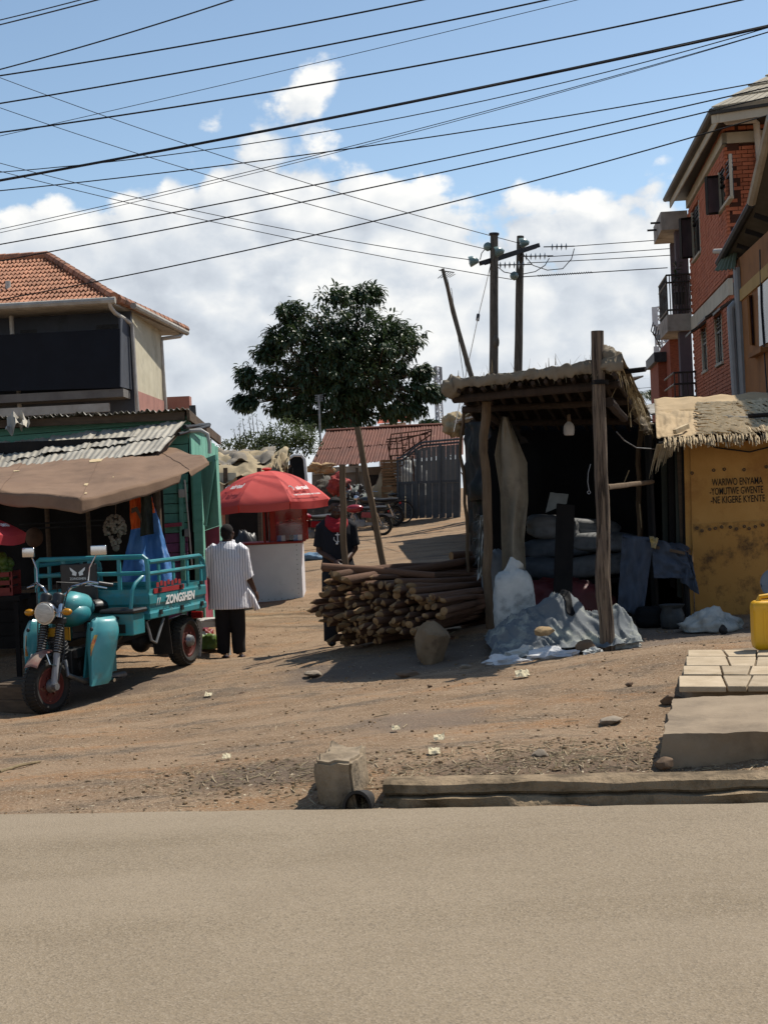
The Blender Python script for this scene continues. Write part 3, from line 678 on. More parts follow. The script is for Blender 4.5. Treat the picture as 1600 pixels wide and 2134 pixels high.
# ------------------------------------------------------------------ motorcycles
def motorcycle(name, label, loc, rz, paint, seat=m_blackvinyl):
    t = thing(name, label, 'motorcycle', loc, rz, 'motorcycles parked by the gate')
    for x in (0, 1.27):
        w = part('wheel', m_steel, t, lambda b: [b.ring((x, 0, .3), (0, 1, 0), .235, .012, 28, 6), b.cyl((x, -.06, .3), (x, .06, .3), .05, 10)] + [b.cyl((x, (-.04 if k % 2 else .04), .3), (x + math.cos(k * math.pi / 9) * .235, 0, .3 + math.sin(k * math.pi / 9) * .235), .004, 4) for k in range(18)])
        part('tyre', m_blackrub, w, lambda b: b.ring((x, 0, .3), (0, 1, 0), .262, .042, 30, 8, 1.1))
    part('frame', m_darkmetal, t, lambda b: [b.tube(q, .02, 6) for q in ([(0, .05, .3), (.45, .06, .32), (.5, .05, .7), (.95, .0, .82)], [(0, -.05, .3), (.45, -.06, .32), (.5, -.05, .7), (.95, 0, .82)], [(.45, .0, .3), (.85, 0, .3), (.98, 0, .78)], [(.5, .08, .68), (-.12, .1, .72)], [(.5, -.08, .68), (-.12, -.1, .72)])])
    part('engine', m_steel, t, lambda b: [b.box((.62, 0, .38), (.3, .2, .2)), b.cyl((.7, 0, .44), (.78, 0, .64), .07, 12), b.cyl((.56, -.13, .36), (.56, .13, .36), .09, 14)], bevel=.012)
    part('fuel_tank', paint, t, lambda b: b.ell((.74, 0, .80), (.25, .13, .12), 16, 10, fn=lambda p: 1 + .12 * max(0, p.x)))
    part('side_panel', paint, t, lambda b: [b.prism([(.3, s, .52), (.58, s, .55), (.56, s, .70), (.26, s, .68)], (0, .012, 0)) for s in (-.13, .12)])
    part('seat', seat, t, lambda b: b.tube([(-.15, 0, .80), (.05, 0, .80), (.3, 0, .785), (.52, 0, .80)], [.10, .125, .125, .09], 12, flat=.5))
    part('tail_rack', m_darkmetal, t, lambda b: [b.tube([(.1, s * .12, .74), (-.32, s * .12, .76)], .012, 6) for s in (-1, 1)] + [b.cyl((x, -.12, .76), (x, .12, .76), .01, 5) for x in (-.3, -.2, -.1)])
    for x, a0, a1 in ((0, .2, 2.5), (1.27, .5, 2.6)):
        part('mudguard', paint if x else m_blackvinyl, t, lambda b: b.grid(lambda u, v: (x + math.cos(a0 + (a1 - a0) * u) * .33, (v - .5) * .12, .3 + math.sin(a0 + (a1 - a0) * u) * .33), 12, 4, thick=(0, 0, .006)))
    part('fork', m_chrome, t, lambda b: [b.cyl((1.27, s * .075, .3), (1.02, s * .075, .92), .018, 8) for s in (-1, 1)])
    part('handlebar', m_darkmetal, t, lambda b: b.tube([(.80, -.36, 1.02), (.92, -.22, 1.04), (1.0, -.06, .95), (1.0, .06, .95), (.92, .22, 1.04), (.80, .36, 1.02)], .013, 7))
    part('headlight', m_chrome, t, lambda b: b.tube([(1.0, 0, .88), (1.1, 0, .88), (1.15, 0, .88)], [.05, .09, .085], 14))
    part('exhaust', m_chrome, t, lambda b: b.tube([(.78, -.12, .5), (.8, -.14, .3), (.5, -.15, .27), (-.15, -.16, .36)], [.02, .02, .03, .04], 8))
    for s in (-1, 1): part('shock_absorber', m_chrome, t, lambda b: b.cyl((0, s * .11, .32), (.12, s * .11, .66), .026, 8))
    part('chain_guard', m_steel, t, lambda b: b.beam((0, .1, .33), (.5, .1, .36), .02, .09))
    part('tail_light', mat('red_lens', '#8a1414', None, rough=.25, bump=0), t, lambda b: b.box((-.2, 0, .68), (.05, .12, .06)), bevel=.01)
    for s in (-1, 1): part('mirror', m_darkmetal, t, lambda b: [b.cyl((.9, s * .2, 1.04), (.9, s * .28, 1.2), .006, 5), b.ell((.9, s * .29, 1.23), (.012, .06, .04), 10, 6)])
    part('footrest', m_darkmetal, t, lambda b: b.cyl((.5, -.22, .28), (.5, .22, .28), .012, 6))
    return t
m_redpaint = mat('dark_red_paint', '#7d1420', '#8c1a26', 3, .3, 0, coat=.5); m_blkpaint = mat('black_paint', '#17181a', '#202124', 3, .3, 0, coat=.4); m_redpaint2 = mat('bright_red_paint', '#951722', '#7f121c', 3, .3, 0, coat=.5)
def placed(px, py, d): return onG(S(px, py, d))
motorcycle('motorcycle', 'red motorcycle with long black seat parked behind the leaning pole', placed(797, 1118, 41), rad(180), m_redpaint)
motorcycle('motorcycle', 'dark motorcycle standing just behind the red one near the gate', placed(822, 1108, 42.6), rad(172), m_blkpaint)
motorcycle('motorcycle', 'red motorcycle turned to the lane between kiosk and standing man', placed(690, 1128, 36), rad(205), m_redpaint2)
def bicycle():
    loc = placed(840, 1092, 43.0); t = thing('bicycle', 'old black bicycle with wide mudguard leaning at the gate', 'bicycle', loc, rad(188))
    for x in (0, 1.05):
        w = part('wheel', m_steel, t, lambda b: [b.ring((x, 0, .34), (0, 1, 0), .30, .008, 28, 5), b.cyl((x, -.05, .34), (x, .05, .34), .025, 8)] + [b.cyl((x, 0, .34), (x + math.cos(k * math.pi / 8) * .3, 0, .34 + math.sin(k * math.pi / 8) * .3), .003, 3) for k in range(16)])
        part('tyre', m_blackrub, w, lambda b: b.ring((x, 0, .34), (0, 1, 0), .32, .022, 28, 6))
    part('frame', m_blkpaint, t, lambda b: [b.cyl(p_, q_, .018, 8) for p_, q_ in (((0, 0, .34), (.42, 0, .30)), ((.42, 0, .30), (.32, 0, .82)), ((.34, 0, .76), (.9, 0, .80)), ((.42, 0, .3), (.9, 0, .74)), ((.88, 0, .9), (1.05, 0, .34)), ((0, 0, .34), (.34, 0, .74)))])
    part('mudguard', m_blkpaint, t, lambda b: b.grid(lambda u, v: (math.cos(.2 + 2.4 * u) * .38, (v - .5) * .10, .34 + math.sin(.2 + 2.4 * u) * .38), 12, 3, thick=(0, 0, .006)))
    part('saddle', m_blackvinyl, t, lambda b: b.ell((.28, 0, .88), (.15, .09, .05), 12, 7)); part('handlebar', m_chrome, t, lambda b: b.tube([(.75, -.28, .98), (.9, -.15, 1.0), (.88, 0, .95), (.9, .15, 1.0), (.75, .28, .98)], .012, 6))
    part('carrier', m_darkmetal, t, lambda b: [b.cyl((.2, s * .06, .74), (-.2, s * .06, .74), .01, 5) for s in (-1, 1)] + [b.cyl((x, -.06, .74), (x, .06, .74), .008, 5) for x in (-.18, 0, .18)])
bicycle()

# ------------------------------------------------------------------ tarpaulin heaps beside the lane
def heap(name, label, cat, c, r, m, seed, rough_=.25, n=(40, 22), rot=None, parent=None, sharp=6.0, flatb=True):
    """a cloth-like mound resting on the ground"""
    c = Vector(c); b = MB()
    def fn(p):
        k = 1 + rough_ * mnoise.fractal(Vector((p.x * 1.6 + seed, p.y * 1.6, p.z * 1.6 - seed)), .9, 2.1, 4)
        k += .07 * (1 - abs(mnoise.noise(Vector((p.x * sharp + seed, p.y * sharp, p.z * 2.2)))) * 2)
        return k
    b.ell((0, 0, 0), r, n[0], n[1], rot, fn)
    if flatb: b.v = [(x, y, max(z, -r[2] * .12)) for x, y, z in b.v]
    o = b.build(name, m, None, origin=None, smooth=179); o.location = c
    EMAT[o.name] = Matrix.Translation(c)
    return tag(o, label, cat)
m_canvas = mat('weathered_canvas', '#a39476', '#8a7b60', 2.5, .9, .3, 25, c3='#5f543f', s3=2.5, m3=(.55, .72))
m_sackwhite = mat('woven_sack_white', '#b9bab4', '#9a9c97', 6, .75, .3, 60, c3='#6f7069', s3=3.0, m3=(.55, .72))
heap('covered_load', 'beige sacking draped over a handcart load beside the gate', 'covered load', placed(806, 1065, 44.0) + Vector((0, 0, .05)), (.62, .5, 1.35), m_canvas, 2.3, .18)
heap('white_sack_pile', 'white sacking behind the gate bars', 'sack', placed(853, 1005, 45.0) + Vector((0, 0, .8)), (.55, .4, .95), m_sackwhite, 5.1, .2)
heap('green_tarp_bundle', 'grey green tarpaulin bundle behind the motorcycles', 'tarpaulin', placed(735, 1045, 44) + Vector((0, 0, .45)), (.6, .5, .75), mat('grey_green_tarp', '#5c6560', '#48504c', 3, .6, .2), 3.3, .2)
heap('red_rag_bundle', 'bundle of faded red rags beside the short pole', 'cloth', S(704, 1012, 43.4), (.30, .25, .30), mat('faded_red_cloth', '#9a3f3a', '#7c2b2a', 4, .9, .3, c3='#c98a80', s3=5), 8.2, .55, flatb=False, sharp=11)
heap('cardboard_heap', 'crumpled cardboard and paper heap beyond the red umbrella', 'cardboard', S(668, 975, 44), (.34, .3, .16), mat('cardboard', '#b59a72', '#94795a', 4, .9, .2), 1.2, .75, flatb=False, sharp=13)
heap('junk_heap', 'dark scrap heap under the cardboard beyond the umbrella', 'scrap', placed(680, 1060, 44.5) + Vector((0, 0, .4)), (.9, .5, 1.0), mat('dark_scrap', '#37352f', '#4d483f', 6, .7, .4, c3='#7c7466', s3=6), 6.6, .4, sharp=12)
for k in range(26):
    c = S(735 + R.uniform(-22, 20), 1028 + R.uniform(-16, 18), 43.2)
    o = MB().add([], [])
    o.ell((0, 0, 0), (R.uniform(.05, .13), R.uniform(.04, .1), R.uniform(.04, .1)), 7, 5, None, lambda p: 1 + .4 * nse(p, 2, k)); ob = o.build('scrap_piece', [m_steel, m_darkmetal, m_sackwhite, m_blackvinyl][k % 4], None, smooth=0); ob.location = c
    tag(ob, ['silvery metal scrap piece in the heap behind the motorcycles', 'dark metal scrap piece in the heap behind the motorcycles', 'pale plastic scrap piece in the heap behind the motorcycles', 'black rubber scrap piece in the heap behind the motorcycles'][k % 4], 'scrap', 'scrap pieces behind the motorcycles')
heap('blue_rag_pile', 'pale blue rags on the ground right of the white kiosk', 'cloth', placed(655, 1155, 32), (.42, .3, .16), mat('faded_blue_cloth', '#6c8aa3', '#4c6c88', 5, .85, .3, c3='#a7b6bf', s3=4), 4.4, .4, sharp=9)

# ------------------------------------------------------------------ tile-roofed building on the left
m_tile = mat('terracotta_tile', '#95644c', '#ad7d60', 5, .85, .3, 30, c3='#564238', s3=1.6, m3=(.47, .66), rand=.25)
m_cream = mat('cream_render', '#c3bda6', '#b3ac94', 1.5, .9, .15, 30, c3='#8f8a76', s3=1.0, m3=(.55, .8))
m_pinkband = mat('pink_render', '#a8796c', '#93695e', 2, .9, .15)
m_greywall = mat('dark_grey_paint', '#3f444c', '#484d55', 1.5, .8, .1, c3='#363a40', s3=1)
m_whitepipe = mat('white_pvc', '#bdbab2', '#a7a298', 3, .5, .05)
m_offwhite = mat('offwhite_eave', '#a9a69e', '#8f8b82', 2, .85, .1)
def tile_building():
    a5 = rad(5); u5 = Vector((math.cos(a5), -math.sin(a5), 0)); v5 = Vector((0.012, 1, 0)).normalized()
    C = S(277, 750, 38.0); gz = G(C.x, C.y); base = Vector((C.x, C.y, gz))
    t = thing('tile_roof_building', 'two storey building with orange tiled roof and blank dark banner', 'building', base)
    E1, E2 = S(238, 625, 36.6), S(383, 690, 43.9); E2.z = E1.z; E0 = E1 - u5 * 13
    RR = S(100, 540, 40.2); R0 = RR - u5 * 10.5; E3 = E2 - u5 * 13
    L = 4.9; zt = E1.z - .12
    w = lambda du, dv, z: Vector((C.x, C.y, 0)) + u5 * du + v5 * dv + Zv * z
    # walls: the painted front, the cream flank with its pink plinth band
    part('front_wall', m_greywall, t, lambda b: b.prism([w(-13, 0, gz - .3), w(0, 0, gz - .3), w(0, 0, zt), w(-13, 0, zt)], v5 * .2), world=True)
    zp = S(289, 814, 38.3).z
    part('side_wall', m_cream, t, lambda b: b.prism([w(0, .2, zp), w(0, L, zp), w(0, L, zt), w(0, .2, zt)], u5 * -.2), world=True)
    part('side_plinth', m_pinkband, t, lambda b: b.prism([w(.03, .2, gz - .3), w(.03, L, gz - .3), w(.03, L, zp), w(.03, .2, zp)], u5 * -.23), world=True)
    part('rear_wall', m_cream, t, lambda b: b.prism([w(-13, L, gz - .3), w(-.2, L, gz - .3), w(-.2, L, zt), w(-13, L, zt)], v5 * -.2), world=True)
    part('rear_ledge', m_pinkband, t, lambda b: b.box(w(.3, L + .2, zp - .05), (.9, .5, .35)), world=True)
    # roof
    part('roof_deck', m_offwhite, t, lambda b: (b.prism([E0, E1, E2, E3], (0, 0, -.12))), world=True)
    part('roof_underlay', m_tile, t, lambda b: [b.add([E0, E1, RR, R0], [(0, 1, 2, 3)]), b.add([E1, E2, RR], [(0, 1, 2)]), b.add([E2, E3, R0, RR], [(0, 1, 2, 3)])], world=True, smooth=0, fix=False)
    part('gutter', m_offwhite, t, lambda b: b.tube([E0 + Vector((0, -.08, -.02)), E1 + Vector((0.05, -.08, -.02))], .09, 8), world=True)
    part('gutter', m_offwhite, t, lambda b: b.tube([E1 + Vector((.35, .8, -.06)), E2 + Vector((.08, .1, -.06))], .085, 8), world=True)
    # single tiles, sharing one mesh
    up = ((RR - E1) - u5 * (RR - E1).dot(u5)); Ls = up.length; up.normalize(); nrm = u5.cross(up).normalized()
    if nrm.z < 0: nrm = -nrm
    tw, rows = .235, 11; rl = Ls / rows
    tb = MB(); tb.grid(lambda a, c: Vector(((a - .5) * tw * 1.03, (c - .03) * rl * 1.08, .030 * math.sin(a * 4 * math.pi) + .075 - .055 * c)), 16, 1, thick=(0, 0, -.03))
    tm = None; hipdir = (RR - E1)
    mt = Matrix(((u5.x, up.x, nrm.x, 0), (u5.y, up.y, nrm.y, 0), (u5.z, up.z, nrm.z, 0), (0, 0, 0, 1)))
    inv = EMAT[t.name].inverted()
    for r_ in range(rows):
        f = (r_ + .5) / rows; xmax = (hipdir.dot(u5)) * f        # distance of the hip from E1 along u5 (negative)
        k = 0
        while True:
            xx = xmax - tw * (k + .5); k += 1
            if xx < -4.6: break
            pos = E1 + u5 * xx + up * (rl * r_)
            if tm is None: o = tb.build('roof_tile', m_tile, t); tm = o.data
            else: o = link(bpy.data.objects.new('roof_tile', tm)); o.parent = t
            o.matrix_local = inv @ (Matrix.Translation(pos + nrm * R.uniform(0, .012)) @ mt @ Matrix.Rotation(R.uniform(-.02, .02), 4, 'Z'))
    for A, B, n in ((E1 + Vector((0, 0, .08)), RR + Vector((0, 0, .1)), 13), (RR + Vector((0, 0, .1)), RR - u5 * 4 + Vector((0, 0, .1)), 10), (E1 + Vector((.05, .1, .05)), E2 + Vector((.05, .1, .05)), 15)):
        for k in range(n):
            p, q = A.lerp(B, k / n), A.lerp(B, (k + 1.12) / n)
            part('ridge_tile', m_tile, t, lambda b: b.tube([p, q], [.13, .115], 8), world=True)
    part('vent_pipe', m_whitepipe, t, lambda b: [b.cyl(S(18, 607, 38.0), S(17, 586, 38.0), .07, 10), b.box(S(17, 609, 38.0), (.3, .3, .1))], world=True)
    # balcony, banner, pipes
    zb0, zb1 = S(266, 826, 37.0).z, S(266, 809, 37.0).z
    part('balcony_slab', mat('grey_slab', '#6d6a66', '#5a5754', 2, .9, .2), t, lambda b: b.prism([w(-13, -1.0, zb0), w(-.1, -1.0, zb0), w(-.1, -1.0, zb1), w(-13, -1.0, zb1)], v5 * .99), world=True)
    part('slab_edge', m_offwhite, t, lambda b: b.beam(w(-13, -.9, zb0 - .25), w(-.5, -.9, zb0 - .25), .12, .22), world=True)
    n = -Vector((math.sin(a5), math.cos(a5), 0)); P0 = w(0, -1.05, 0)
    q = lambda x, y: onplane(x, y, P0, n)
    part('banner', mat('navy_black_banner', '#10141c', '#141922', 2, .7, .05, spec=.2), t, lambda b: b.grid(lambda a, c: q(-120 + 370 * a, 0).lerp(q(0, 0), 0) if False else (q(-160, 706 + (820 - 706) * c + 0).lerp(q(250, 685 + (808 - 685) * c), a) + n * (.02 * math.sin(a * 9) * math.sin(c * 3.1))), 20, 6, thick=n * -.02), world=True)
    part('banner_return', m_greywall, t, lambda b: b.prism([q(252, 662), q(252, 806), w(-.05, -.02, S(277, 812, 38).z), w(-.05, -.02, S(277, 672, 38).z)], u5 * -.05), world=True)
    for x in (178, 30, -90):
        part('vent_grille', m_darkmetal, t, lambda b: [b.beam(onplane(x + 14, 690 + k * 3.4, w(0, 0, 0), n) + n * .02, onplane(x + 48, 688 + k * 3.4, w(0, 0, 0), n) + n * .02, .02, .035) for k in range(3)], world=True)
    part('vent_grille', m_darkmetal, t, lambda b: [b.beam(onplane(202, 679 + k * 3.2, w(0, 0, 0), n) + n * .02, onplane(250, 676.5 + k * 3.2, w(0, 0, 0), n) + n * .02, .02, .035) for k in range(3)], world=True)
    part('downpipe', m_whitepipe, t, lambda b: b.tube([S(229, 628, 36.5), S(231, 640, 36.6), S(240, 652, 36.9), S(272, 673, 37.9), S(276, 682, 37.92), S(283, 800, 37.92), S(288, 860, 37.92)], .055, 8), world=True)
    part('downpipe', m_whitepipe, t, lambda b: b.tube([S(382, 692, 43.7), S(375, 701, 43.3), S(338, 706, 42.9), S(336, 712, 42.7), S(341, 790, 42.7), S(346, 860, 42.7)], .06, 8), world=True)
    part('downpipe', m_whitepipe, t, lambda b: b.tube([S(24, 652, 37.9), S(26, 692, 37.9), S(40, 820, 37.9), S(44, 900, 37.9)], .06, 8), world=True)
tile_building()

# ------------------------------------------------------------------ turquoise timber shop with iron roofs
m_teal = mat('turquoise_shaded', '#55907f', '#639c8b', 3, .7, .2, 40, stretch=(.6, .6, 3), c3='#3f6e63', s3=2.5, m3=(.55, .75), rand=.08)  # darker turquoise for the front: its shade is put into the colour
m_tealv = mat('turquoise_sunlit', '#78b5a2', '#6ba995', 3, .7, .2, 40, stretch=(3, 3, .6), c3='#4f8a7c', s3=2.5, m3=(.58, .78), rand=.08)  # lighter copy of the turquoise: sunlight on the lane side is in the colour
m_purple = mat('faded_purple_paint', '#7b4a70', '#6d4063', 3, .75, .15, c3='#4d3350', s3=2.5, m3=(.58, .75), rand=.06)
m_pinkred = mat('pink_red_paint', '#9a4658', '#8b3a4c', 3, .75, .15, rand=.06)
m_greysheet = mat('weathered_iron_sheet', '#a39e91', '#918b7e', 2.5, .6, .2, 30, metal=.25, c3='#6a6155', s3=1.8, m3=(.55, .75), rand=.08)
m_darkboard = mat('shade_dark_board', '#1d1a18', '#12100f', 4, .95, .2)  # near-black board; on inner walls it paints in the interior shade
m_timber = mat('old_timber', '#5a4a3a', '#463a2d', 5, .9, .3, stretch=(1, 1, 4), rand=.12)
def teal_shop():
    Fz = 19.4; P0 = S(400, 1000, Fz); n = Vector((0, -1, 0)); q = lambda x, y, dd=0: onplane(x, y, P0, n) + Vector((0, dd, 0))
    g = onG(P0); t = thing('turquoise_shop', 'turquoise and purple plank shop with corrugated iron roofs', 'shop', g)
    # front: horizontal boards
    ys = [905 + 20.5 * k for k in range(20)]
    for k, y in enumerate(ys):
        m_ = m_teal if y < 1092 else m_purple
        part('plank', m_, t, lambda b: b.prism([q(300, y + 5), q(392, y), q(392, y + 19), q(300, y + 24)], (0, .03, 0)), world=True, bevel=.004)
    for k in range(3):
        part('plank', m_teal, t, lambda b: b.prism([q(-120, 897 + 16 * k + 6), q(392, 866 + 14 * k), q(392, 879 + 14 * k), q(-120, 912 + 16 * k + 6)], (0, .03, 0)), world=True, bevel=.004)
    part('sill_board', m_pinkred, t, lambda b: b.beam(q(318, 1098, -.05), q(381, 1092, -.05), .06, .05), world=True)
    part('door_frame', m_teal, t, lambda b: [b.beam(q(378, 1006, -.03), q(386, 1300, -.03), .05, .06), b.beam(q(412, 980, -.03), q(420, 1290, -.03), .08, .12)], world=True)
    part('conduit', m_whitepipe, t, lambda b: b.tube([q(386, 1000, -.06), q(394, 1080, -.06), q(402, 1180, -.06)], .012, 6), world=True)
    part('switch_box', m_whitepipe, t, lambda b: b.box(q(381, 1028, -.04), (.1, .05, .11)), world=True, bevel=.008)
    part('padlock_plate', m_steel, t, lambda b: b.box(q(388, 1110, -.04), (.11, .03, .11)), world=True, bevel=.006)
    # lane side: upright boards, lit by the sun
    X0 = S(402, 1000, Fz).x
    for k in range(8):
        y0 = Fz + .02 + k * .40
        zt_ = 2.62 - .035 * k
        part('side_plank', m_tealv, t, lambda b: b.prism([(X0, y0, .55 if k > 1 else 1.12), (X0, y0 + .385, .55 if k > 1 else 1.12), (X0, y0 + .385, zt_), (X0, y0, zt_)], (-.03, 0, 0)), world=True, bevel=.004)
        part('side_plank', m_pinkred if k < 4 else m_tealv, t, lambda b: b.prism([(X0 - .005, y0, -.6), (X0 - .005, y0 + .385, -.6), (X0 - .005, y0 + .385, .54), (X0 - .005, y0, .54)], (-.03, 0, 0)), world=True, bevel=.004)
    # swung-open door leaf seen bright against the dark doorway
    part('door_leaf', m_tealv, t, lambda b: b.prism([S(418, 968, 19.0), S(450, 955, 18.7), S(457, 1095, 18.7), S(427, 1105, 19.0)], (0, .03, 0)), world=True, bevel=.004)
    part('door_leaf', m_pinkred, t, lambda b: b.prism([S(427, 1106, 19.0), S(457, 1096, 18.7), S(461, 1260, 18.7), S(435, 1272, 19.0)], (0, .03, 0)), world=True, bevel=.004)
    part('door_brace', m_tealv, t, lambda b: [b.beam(S(447, 960, 18.66), S(428, 1095, 18.92), .02, .06), b.beam(S(418, 966, 18.96), S(451, 953, 18.64), .03, .07)], world=True)
    # inner walls and gap board near-black: the inside's shade is in the colour
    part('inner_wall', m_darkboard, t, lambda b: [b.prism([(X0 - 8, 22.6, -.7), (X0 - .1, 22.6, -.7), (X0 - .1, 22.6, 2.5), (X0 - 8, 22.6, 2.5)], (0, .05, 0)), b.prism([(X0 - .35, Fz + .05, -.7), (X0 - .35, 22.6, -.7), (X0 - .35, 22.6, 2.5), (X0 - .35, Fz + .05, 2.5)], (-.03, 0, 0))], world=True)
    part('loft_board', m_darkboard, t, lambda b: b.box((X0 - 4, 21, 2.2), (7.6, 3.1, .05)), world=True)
    # roof of the shop: iron sheets, each its own piece
    A, B, C, D = S(-160, 906, 19.0), S(390, 853, 19.0), S(458, 909, 22.9), S(-100, 940, 22.9); D.z = C.z; A.z = B.z
    for k in range(6):
        u0, u1 = k / 6 - (.01 if k else 0), (k + 1) / 6; dz = Vector((0, 0, .01 * (k % 2)))
        part('roof_sheet', m_greysheet, t, lambda b: corrug(b, D.lerp(C, u0) + dz, D.lerp(C, u1) + dz, A.lerp(B, u1) + dz, A.lerp(B, u0) + dz, 8, .018, 4, .03, k, .05), world=True, smooth=50)
    part('eave_beam', m_timber, t, lambda b: b.beam(A + Vector((0, .12, -.08)), B + Vector((-.05, .12, -.08)), .06, .10), world=True)
    part('verge_board', m_timber, t, lambda b: b.beam(B + Vector((0, .1, -.07)), C + Vector((0, 0, -.07)), .04, .13), world=True)
    # lean-to roof over the counter
    A, B, C, D = S(-160, 947, 19.1), S(389, 881, 19.1), S(336, 941, 17.5), S(-200, 1030, 17.3)
    for k in range(6):
        for j in range(2):
            u0, u1 = k / 6 - (.012 if k else 0), (k + 1) / 6; v0, v1 = (0, .55) if j == 0 else (.48, 1); dz = Vector((0, 0, .012 * (k % 2) + .022 * (1 - j)))
            P = [A.lerp(B, u).lerp(D.lerp(C, u), v) + dz for u, v in ((u0, v0), (u1, v0), (u1, v1), (u0, v1))]
            part('lean_to_sheet', m_greysheet, t, lambda b: corrug(b, *P, 7, .0065, 3, .03, k * 2 + j, .06), world=True, smooth=50)
    part('rafter', m_timber, t, lambda b: [b.beam(A.lerp(B, f) + Vector((0, 0, -.07)), D.lerp(C, f) + Vector((0, 0, -.07)), .05, .08) for f in (.5, .75, .97)], world=True)
    part('corner_post', m_timber, t, lambda b: b.tube([C + Vector((-.08, 0, -.05)), Vector((C.x - .08, C.y, G(C.x, C.y) - .1))], [.05, .055], 8), world=True)
    part('loose_sheet', m_greysheet, t, lambda b: corrug(b, S(15, 872, 18.9), S(60, 868, 18.9), S(64, 884, 18.6), S(10, 888, 18.6), 3, .03, 3, .2, 4), world=True)
    part('gutter_rod', m_darkmetal, t, lambda b: [b.cyl(S(385, 890, 18.9), S(436, 885, 21), .03, 8), b.cyl(S(372, 905, 18.6), S(436, 888, 20.5), .022, 8)], world=True)
    part('white_pipe', m_whitepipe, t, lambda b: b.tube([S(393, 898, 19.2), S(420, 897, 19.2), S(433, 905, 19.2), S(437, 925, 19.2), S(437, 945, 19.2)], .025, 8), world=True)
    part('stove_pipe', m_darkmetal, t, lambda b: b.cyl(S(403, 870, 21), S(401, 845, 21), .05, 8), world=True)
teal_shop()

# ------------------------------------------------------------------ brown canvas canopy
m_browncanvas = mat('brown_canvas', '#7a614d', '#876d57', 2.0, .9, .2, 60, c3='#644f3e', s3=1.6, m3=(.5, .75), subsurf=.10)
def canopy():
    pole = onG(S(190, 1200, 16.7)); t = thing('canvas_canopy', 'patched brown canvas canopy shading the market stall', 'canopy', pole)
    fk = [(0, -170, 1018, 15.8), (.35, 0, 1020, 15.2), (.6, 168, 1036, 14.9), (.8, 300, 1010, 15.6), (.93, 395, 978, 16.3), (1, 436, 963, 16.6)]
    bk = [(0, -80, 990, 18.4), (.28, 45, 956, 18.6), (.6, 215, 931, 18.6), (.92, 366, 931, 18.4), (1, 410, 953, 17.4)]
    fpt = [(q[0], S(*q[1:])) for q in fk]; bpt = [(q[0], S(*q[1:])) for q in bk]
    def poly(pts, a): return Vector([float(np.interp(a, [q[0] for q in pts], [q[1][i] for q in pts])) for i in range(3)])
    def surf(a, c):
        p = poly(fpt, a).lerp(poly(bpt, a), c)
        p.z += .05 * math.sin(math.pi * min(1, c * 1.1)) - .02 * (1 - c) ** 2 * (math.sin(a * 4 * math.pi) ** 2)
        p.z += .016 * mnoise.fractal(Vector((a * 7, c * 4, 2)), .8, 2, 4) + .006 * math.sin(a * 26 + c * 9 + 3 * nse((a * 3, c * 3, 0))) * (1 - c) + .035 * mnoise.noise(Vector((a * 5 + 2, c * 2.5, 7))) - .05 * math.sin(math.pi * c) * math.sin(math.pi * a) ** 2
        return p
    part('cloth', m_browncanvas, t, lambda b: b.grid(surf, 90, 36, thick=(0, 0, -.004)), world=True, smooth=179)
    def val(a, c):
        p = surf(a, 0); dirv = Vector((0, 0, -1)); ln = (.14 - .09 * max(0, (a - .75) / .25)) + .012 * math.sin(a * 17) + .015 * nse((a * 9, 0, 5), 1.5) + .03 * math.exp(-((a - .6) / .05) ** 2) - (.08 if .90 < a < .93 else 0)
        out = Vector((.2 * (a - .5), -1, 0)).normalized()
        return p + dirv * (ln * c) + out * (.012 * math.sin(a * 60 + 3 * nse((a * 8, 0, 1))) * c + .03 * c)
    part('valance', m_browncanvas, t, lambda b: b.grid(val, 140, 5, thick=(0, .003, 0)), world=True, smooth=179)
    part('seam', mat('canvas_seam', '#66503f', None, bump=0), t, lambda b: [b.tube([surf(a0 + (a1 - a0) * k / 20, .02 + .93 * k / 20) + Zv * .004 for k in range(21)], .003, 5) for a0, a1 in ((.6, .62), (.93, .84), (.35, .30))], world=True)
    mp_ = mat('cloth_patch', '#c9b48f', '#b39e78', 6, .9, .1)
    for k, (a, c, w_, h_) in enumerate(((.60, .66, .045, .09), (.33, .50, .022, .03), (.43, .85, .012, .03), (.60, .22, .012, .035), (.61, .08, .007, .02), (.69, .24, .004, .012))):
        part('patch', mp_, t, lambda b: b.grid(lambda x, y: surf(a + (x - .5) * w_ * (1 + .3 * nse((x * 3, y * 3, k))), c + (y - .5) * h_ * (1 + .4 * nse((x * 4, y * 2, k + 5)))) + Vector((0, 0, .006)), 5, 4, thick=(0, 0, .002)), world=True)
    top = surf(.62, .5) - Zv * .12
    part('pole', m_timber, t, lambda b: b.cyl(pole, Vector((pole.x, pole.y, top.z - .02)), .025, 10), world=True)
    part('rib', m_timber, t, lambda b: [b.cyl(Vector((pole.x, pole.y, top.z - .12)), surf(a, c) + Vector((0, 0, -.02)), .012, 6) for a, c in ((.1, .03), (.35, .03), (.6, .03), (.8, .03), (.99, .1), (.28, .95), (.9, .95))], world=True)
canopy()

